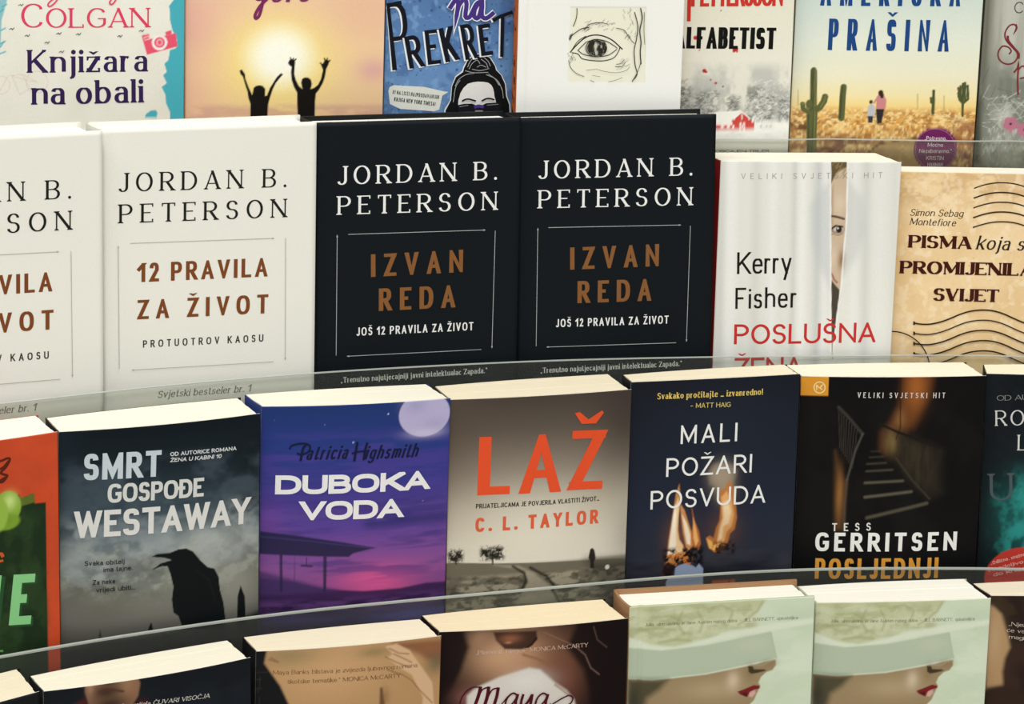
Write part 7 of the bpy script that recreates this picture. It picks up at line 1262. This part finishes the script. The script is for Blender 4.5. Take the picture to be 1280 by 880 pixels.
ART['dark_w'] = dict(w=130, h=201.59, dense=(120, 202), step=0.65, ops=[
 ('fill','#2b1f1b'),
 ('cloud',0.15,97.79,112.65,202.7,30,14,20,0.5,0.4,'#3d2c24',0.7,201),
 ('poly',[(-3.03,195.81),(3.1,193.27),(8.14,188.25),(10.27,181.92),(13.81,171.77),(15.43,164.13),(12.25,156.45),(11,146.21),(12.15,135.95),(0.28,133.28)],'#b08e66',1,4),
 ('glow',3.11,170.42,5.71,19.41,'#c7a780',0.7),
 ('poly',[(-4.57,202.15),(4.97,202.77),(16.15,194.62),(18.89,188.3),(11.79,187),(4.29,193.28)],'#3a2c20',0.9,3),
 ('poly',[(0.21,134.57),(14.49,137.24),(26.9,130.84),(27.92,112.78),(1.35,112.66)],'#33251d',0.9,5),
], text=[
 ('cover_text','\u201eNje\u017eno i',13.36,180.03,35.05,178.41,2.74,'#d9c9b8',dict(w=0.13,c=0.5,serif=0.04)),
 ('cover_text','\u0107e vas od',12.41,175.58,35.31,173.83,2.74,'#d9c9b8',dict(w=0.13,c=0.5,serif=0.04)),
 ('cover_text','magi\u010dno',14.11,170.75,33.18,169,2.74,'#d9c9b8',dict(w=0.13,c=0.5,serif=0.04)),
])

PARTS_CACHE = {}
def add_cover(root, art_key, w, h, bow, hinge, thick, rim):
    art = ART[art_key]; f = depth_fn(w, bow, hinge)
    key = (art_key, round(w), round(h))
    if key not in PARTS_CACHE:
        me = cover_mesh('front_cover', w, h, art, f, thick, rim)
        groups = {}
        for t in art['text']:
            if t[1] is None: polys = simple_ribbon(t[2], t[3]); c = t[4]
            elif t[1] is False: polys = [t[2]]; c = t[3]
            else:
                part, txt, x0, z0, x1, z1, H, c, st = t
                polys = text_polys(txt, x0, z0, x1, z1, H, st)
            # leave out what falls off the cover
            polys = [p for p in polys if max(a for a, b in p) > 0 and min(a for a, b in p) < art['w'] and max(b for a, b in p) > 0 and min(b for a, b in p) < art['h']]
            if polys: groups.setdefault(t[0], []).append((polys, c, METAL.get(c, 0.0)))
        subs = [(g, lettering_mesh(g, it, w, h, art, f)) for g, it in groups.items()]
        PARTS_CACHE[key] = (me, subs)
    me, subs = PARTS_CACHE[key]
    fc = link('front_cover', me, root)
    for g, sm in subs: link(g, sm, fc)
    return fc
def book(key, style, art_key, label, group, spine='#222222', back='#222222', page='#eee9da', cover_rim='#e9e5da', sub=None, spine_marks=None):
    tier, x, y, z, turn, tilt, lean, w, h, t, slump, bow = POSE[key]
    root = bpy.data.objects.new('hardcover_book' if style == 'hard' else 'paperback_book', None); col.objects.link(root)
    psi, al, rho = math.radians(turn), math.radians(lean), math.radians(tilt)
    Rz = Matrix.Rotation(psi, 3, 'Z'); Rx = Matrix.Rotation(-al, 3, 'X'); Ry = Matrix.Rotation(rho, 3, 'Y')
    M = (Rz @ Rx @ Ry).to_4x4(); M.translation = (x, y, z); root.matrix_world = M
    root.empty_display_size = .02
    root['label'] = label; root['category'] = 'book'; root['group'] = group
    hard = style == 'hard'; pinch = 0 if hard else (6.5 if tier >= 2 else 2.0)
    th = 2.4 if hard else .5
    art = ART[art_key]
    fc = add_cover(root, art_key, w, h, bow, hard, th, solid(cover_rim, .6))
    mm = .001; k = slump
    # back cover: a board or a card sheet
    tb = 2.4 if hard else .5
    bo = [(k, t - tb), (w + k, t - tb), (w + k, t), (k, t)]
    if not hard:
        nb = 10
        bk_ = lambda s: t - pinch * (1 - s) ** 2.6
        bo = [(w * i / nb + k, bk_(i / nb) - tb) for i in range(nb + 1)] + [(w * i / nb + k, bk_(i / nb)) for i in range(nb, -1, -1)]
    link('back_cover', extrude_outline('back_cover', [(a * mm, b * mm) for a, b in bo], 0, h * mm), root, solid(back, .5))
    # spine
    n = 8; so, si = [], []
    for i in range(n + 1):
        s = i / n; yy = s * ((t - pinch)); bulge = (1.6 if hard else .6) * math.sin(math.pi * s)
        so.append((k * s - bulge, yy)); si.append((k * s - bulge + (1.6 if hard else .5), yy))
    so[0] = (so[0][0] - .3, th if not hard else .2)
    sp = link('spine', extrude_outline('spine', [(a * mm, b * mm) for a, b in si] + [(a * mm, b * mm) for a, b in reversed(so)], 0, h * mm), root, solid(spine, .5))
    if spine_marks:
        me = mesh_from('spine_print', *spine_marks(so, h)); link('spine_print', me, sp, solid('#33190e', .6))
    # page block: signatures of slightly uneven height
    ins = 3.0 if hard else -.15
    rng = random.Random(key); ns = 7
    f = depth_fn(w, bow, False)
    def fy(s): return float(f(np.float64(s * w))) + th + .15
    def by(s): return t - tb - .15 - pinch * (1 - s) ** 2.6
    outl = []
    xa, xb = (2.2 if hard else .7), w - (3.0 if hard else 2.4)
    for q in range(ns):
        lo, hi = q / ns, (q + 1) / ns; pts = []
        N = 12
        edge = rng.uniform(-.25, .25)
        for i in range(N + 1):
            xx = xa + (xb + edge - xa) * i / N; s = xx / w; pts.append((xx + k * lo, fy(s) + (by(s) - fy(s)) * lo))
        for i in range(N, -1, -1):
            xx = xa + (xb + edge - xa) * i / N; s = xx / w; pts.append((xx + k * hi, fy(s) + (by(s) - fy(s)) * hi))
        if q == 0: pass
        top = h - ins + rng.uniform(-.22, .22)
        outl.append(([(a * mm, b * mm) for a, b in pts], (ins if hard else .1) * mm, top * mm))
    link('page_block', join_boxes('page_block', outl), root, paper(page))
    return root

# ================================================================ the display unit
def front_line(tier):
    bks = [v for v in POSE.values() if v[0] == tier]
    ends = []
    for v in bks: ends += [v[1], v[1] + v[7] * .001 * math.cos(math.radians(v[4]))]
    xs = np.linspace(min(ends) - .04, max(ends) + .04, 131); near = []
    for xx in xs:
        best = []
        for v in bks:
            c, s = math.cos(math.radians(v[4])), math.sin(math.radians(v[4])); w = v[7] * .001
            u = (xx - v[1]) / (w * c)
            d = 0 if 0 <= u <= 1 else min(abs(u), abs(u - 1)) * w
            if d > .025: continue
            uu = min(1, max(0, u)); best.append((v[2] + uu * w * s - v[11] * 4 * uu * (1 - uu) * .001, d))
        inside_ = [b[0] for b in best if b[1] < .006]
        near.append(min(inside_) if inside_ else (min(b[0] for b in best) if best else None))
    for i in range(len(near)):
        if near[i] is None: near[i] = next(n_ for n_ in (near[i:] + near[:i][::-1]) if n_ is not None)
    near = np.array(near)
    near[0] = near[1] - (near[2] - near[1]); 
    low = np.array([near[max(0, i - 1):i + 2].min() for i in range(len(xs))])
    ker = np.array([1, 2, 3, 2, 1.]) / 9; sm = np.convolve(np.pad(low, 2, mode='edge'), ker, 'valid')
    sm = np.maximum(np.minimum(sm, low + .0015), low - .003)
    if tier:
        keep = (xs > min(ends) - .012) & (xs < max(ends) + .012); xs, near = xs[keep], near[keep]
        n = len(xs); sg = .05 / (xs[1] - xs[0]); kk = np.arange(-n + 1, n); wt = np.exp(-.5 * (kk / sg) ** 2); wt /= wt.sum()
        m_ = near[::-1]; pad_ = np.concatenate([2 * near[0] - m_[:-1], near, 2 * near[-1] - m_[1:]])
        fit = np.convolve(pad_, wt, 'same')[n - 1:2 * n - 1]
        fit = fit - max(0.0, float((fit - near).max()) - .0005); sm = fit
    return [(float(a), float(b) - .0035) for a, b in zip(xs, sm)]
def offset_line(line, d):
    """shift a plan line by d towards the shelf's inside (+) or the shopper (-)"""
    out = []
    for i in range(len(line)):
        a = line[max(0, i - 1)]; b = line[min(len(line) - 1, i + 1)]
        dx, dy = b[0] - a[0], b[1] - a[1]; L = math.hypot(dx, dy); out.append((line[i][0] - dy / L * d, line[i][1] + dx / L * d))
    return out
LIP_TOP = (.0635, .067, .0675, .0675)
LINES = [front_line(k) for k in range(4)]
_a = np.array(LINES[0]); _q = np.polyfit(_a[:, 0], _a[:, 1], 2)
_off = float((_a[:, 1] - np.polyval(_q, _a[:, 0])).max())
REAR = [(float(x), float(np.polyval(_q, x)) + _off + .055) for x in np.linspace(_a[0, 0], _a[-1, 0], 40)]
unit = bpy.data.objects.new('book_display_unit', None); col.objects.link(unit)
unit.location = (0, 1.75, 0); unit['label'] = 'tiered bookshop display unit with clear acrylic lips along curved shelves'; unit['category'] = 'display shelf'
laminate = surface('shelf_laminate', '#8d8a82', .5, 60, .06)
acr = acrylic(); edge_m = surface('acrylic_cut_edge', '#b3b8ae', .3, 80, .05)
def unit_part(name, me, mat, parent=None):
    o = link(name, me, parent or unit, mat)
    if not parent: o.matrix_parent_inverse = Matrix.Translation((0, -1.75, 0))
    return o
for k in range(4):
    L = LINES[k]; z = SHELF_Z[k] - .0004
    back = offset_line(L, .075) if k else REAR
    unit_part('shelf_board', extrude_outline('shelf_board', L + back[::-1], z - .012, z), laminate)
    if k < 3:
        r0, r1 = offset_line(L, .001), offset_line(L, .004)
        unit_part('riser_panel', extrude_outline('riser_panel', r0 + r1[::-1], SHELF_Z[k + 1], z - .012), laminate)
    lipo = offset_line(L, -.0022)
    top = z + LIP_TOP[k]; eh = .0011 if k >= 2 else .0004
    lip = unit_part('acrylic_lip', extrude_outline('acrylic_lip', lipo + L[::-1], z - .012, top - eh), acr)
    e0, e1 = offset_line(L, -.0024), offset_line(L, .0002)
    unit_part('lip_edge', extrude_outline('lip_edge', e0 + e1[::-1], top - eh, top), edge_m, lip)
b0 = REAR; b1 = offset_line(REAR, .015)
unit_part('back_panel', extrude_outline('back_panel', b0 + b1[::-1], 0.0, SHELF_Z[0] + .5), laminate)
bl = offset_line(LINES[3], .0); bl2 = offset_line(LINES[3], .02)
unit_part('base_panel', extrude_outline('base_panel', bl + bl2[::-1], 0.0, SHELF_Z[3] - .0125), laminate)
# ================================================================ the room
def box_mesh(name, x0, x1, y0, y1, z0, z1): return extrude_outline(name, [(x0, y0), (x1, y0), (x1, y1), (x0, y1)], z0, z1)
fl = link('floor', box_mesh('floor', -4, 4, -3, 3, -.05, 0), None, surface('floor_vinyl', '#a39c8c', .5, 8, .1)); fl['kind'] = 'structure'
wl = link('wall_back', box_mesh('wall_back', -4, 4, 2.9, 3, 0, 3.2), None, surface('wall_paint', '#d8d4c6', .8, 12, .04)); wl['kind'] = 'structure'

# ================================================================ the books
G0, G1, G2, G3 = ('books on the top shelf', 'books on the second shelf', 'paperbacks on the third shelf', 'books on the bottom shelf')
book('seaside', 'soft', 'seaside', 'cream and teal book "Knjižara na obali" with pink camera, left end of top shelf', G0, spine='#49abb9', back='#49abb9')
book('sunset', 'soft', 'sunset', 'peach sunset book with two cheering black silhouettes on its cover', G0, spine='#e8b996', back='#e8b996')
book('bluegirl', 'soft', 'bluegirl', 'blue book lettered PREKRET with drawn woman wearing a hair bun and sunglasses', G0, spine='#4f72a8', back='#4f72a8')
def eye_marks(so, h):
    V, F = [], []
    rng = random.Random(4)
    for i in range(34):
        a = rng.uniform(.15, .8) ; z = rng.uniform(70, h - 20); ln = rng.uniform(2, 6); wd = rng.uniform(.03, .10)
        def pt(s, zz):
            j = s * (len(so) - 1); i0 = min(len(so) - 2, int(j)); tt = j - i0
            return ((so[i0][0] * (1 - tt) + so[i0 + 1][0] * tt - .12) / 1000, (so[i0][1] * (1 - tt) + so[i0 + 1][1] * tt) / 1000, zz / 1000)
        b = len(V); V += [pt(a, z), pt(a + wd, z + .6), pt(a + wd, z + ln), pt(a, z + ln - .6)]; F.append((b + 3, b + 2, b + 1, b))
    return V, F
book('eye', 'hard', 'eye', 'plain white hardcover with ink drawing of an eye and orange spine', G0, spine='#b8602f', back='#b8602f', cover_rim='#e5e2d8', spine_marks=eye_marks)
book('barn', 'soft', 'barn', 'cream thriller lettered ALFABETIST with red barn in snow', G0, spine='#dcd8c6', back='#dcd8c6')
book('cactus', 'soft', 'cactus', 'desert book "Američka prašina" with cacti, two walkers and purple badge', G0, spine='#7c7a5a', back='#7c7a5a')
book('grey', 'soft', 'grey', 'grey book with pink flowers and a curly red letter S, top shelf right end', G0, spine='#5c5b4c', back='#5c5b4c')
book('white_a', 'hard', 'white_b', 'white hardcover "12 pravila za život" cut off by the left photo edge', G1, spine='#e8e6dc', back='#e8e6dc', cover_rim='#efeee8', page='#f6f3ea')
book('white_b', 'hard', 'white_b', 'white hardcover "12 pravila za život" touching the black IZVAN REDA hardcover', G1, spine='#e8e6dc', back='#e8e6dc', cover_rim='#efeee8', page='#f6f3ea')
book('black_a', 'hard', 'black_a', 'black hardcover "Izvan reda" beside the white hardcover, left one of the black pair', G1, spine='#12171a', back='#181b1b', cover_rim='#2a2d2c', page='#f4f2ea')
book('black_b', 'hard', 'black_a', 'black hardcover "Izvan reda" beside the red-lettered curtain book, right one of the pair', G1, spine='#12171a', back='#181b1b', cover_rim='#2a2d2c', page='#f4f2ea')
book('curtain', 'soft', 'curtain', 'white book with red title POSLUŠNA and a woman peeking between curtains', G1, spine='#8e1f1e', back='#8e1f1e', page='#f0ebdb')
book('letters', 'soft', 'letters', 'tan book "Pisma koja su promijenila svijet" with postmark wave lines', G1, spine='#dfc193', back='#dfc193', page='#f0ebdb')
book('olive', 'soft', 'olive', 'red-orange paperback with green olive and dark green panel, third shelf left end', G2, spine='#c2492a', back='#c2492a')
book('raven', 'soft', 'raven', 'dark paperback lettered SMRT GOSPOĐE WESTAWAY with black raven', G2, spine='#10181e', back='#10181e', page='#efe9d6')
book('moon', 'soft', 'moon', 'blue and purple paperback lettered DUBOKA VODA with pale moon', G2, spine='#2b3d7c', back='#2b3d7c', page='#efe9d6')
book('field', 'soft', 'field', 'brown paperback lettered LAŽ in orange above a field track', G2, spine='#453c36', back='#453c36', page='#ece0c4')
book('flames', 'soft', 'flames', 'dark blue paperback lettered MALI POŽARI POSVUDA with burning card', G2, spine='#171a22', back='#171a22', page='#ece0c4')
book('stairs', 'soft', 'stairs', 'black paperback with orange corner tag and dim stairs, title POSLJEDNJI', G2, spine='#0d0c0d', back='#0d0c0d', page='#efe8d2')
book('teal', 'soft', 'teal', 'black and teal paperback with red round badge at right photo edge', G2, spine='#11161a', back='#11161a', page='#eee4ca')
book('tartan_x', 'soft', 'tartan_x', 'dark paperback in bottom left corner showing mostly its cream page edges', G3, spine='#191a1d', back='#191a1d', page='#ece0c4')
book('face', 'soft', 'face', 'dark paperback showing a bearded chin and the words ČUVARI VISOČJA', G3, spine='#15191f', back='#15191f', page='#efe8d2')
book('torso', 'soft', 'torso', 'tan paperback showing a bare chest with a pale hand on it', G3, spine='#17181b', back='#17181b', page='#ece0c4')
book('gown', 'soft', 'gown', 'dark red paperback showing a woman in pale gown, title Maya in script', G3, spine='#1d1213', back='#1d1213', page='#ecdcb8')
book('green_a', 'hard', 'green_a', 'pale green hardcover with bonneted woman and exposed tan spine and back board', G3, spine='#a27c5a', back='#a27c5a', cover_rim='#b9c7a8', page='#f8f3e4')
book('green_b', 'soft', 'green_a', 'pale green paperback with bonneted woman and no tan boards', G3, spine='#b9c7a8', back='#c3d1b2', page='#f8f3e4')
book('dark_w', 'soft', 'dark_w', 'dark brown paperback with a bare shoulder, bottom right corner', G3, spine='#2b1f1b', back='#2b1f1b', page='#eddfc6')
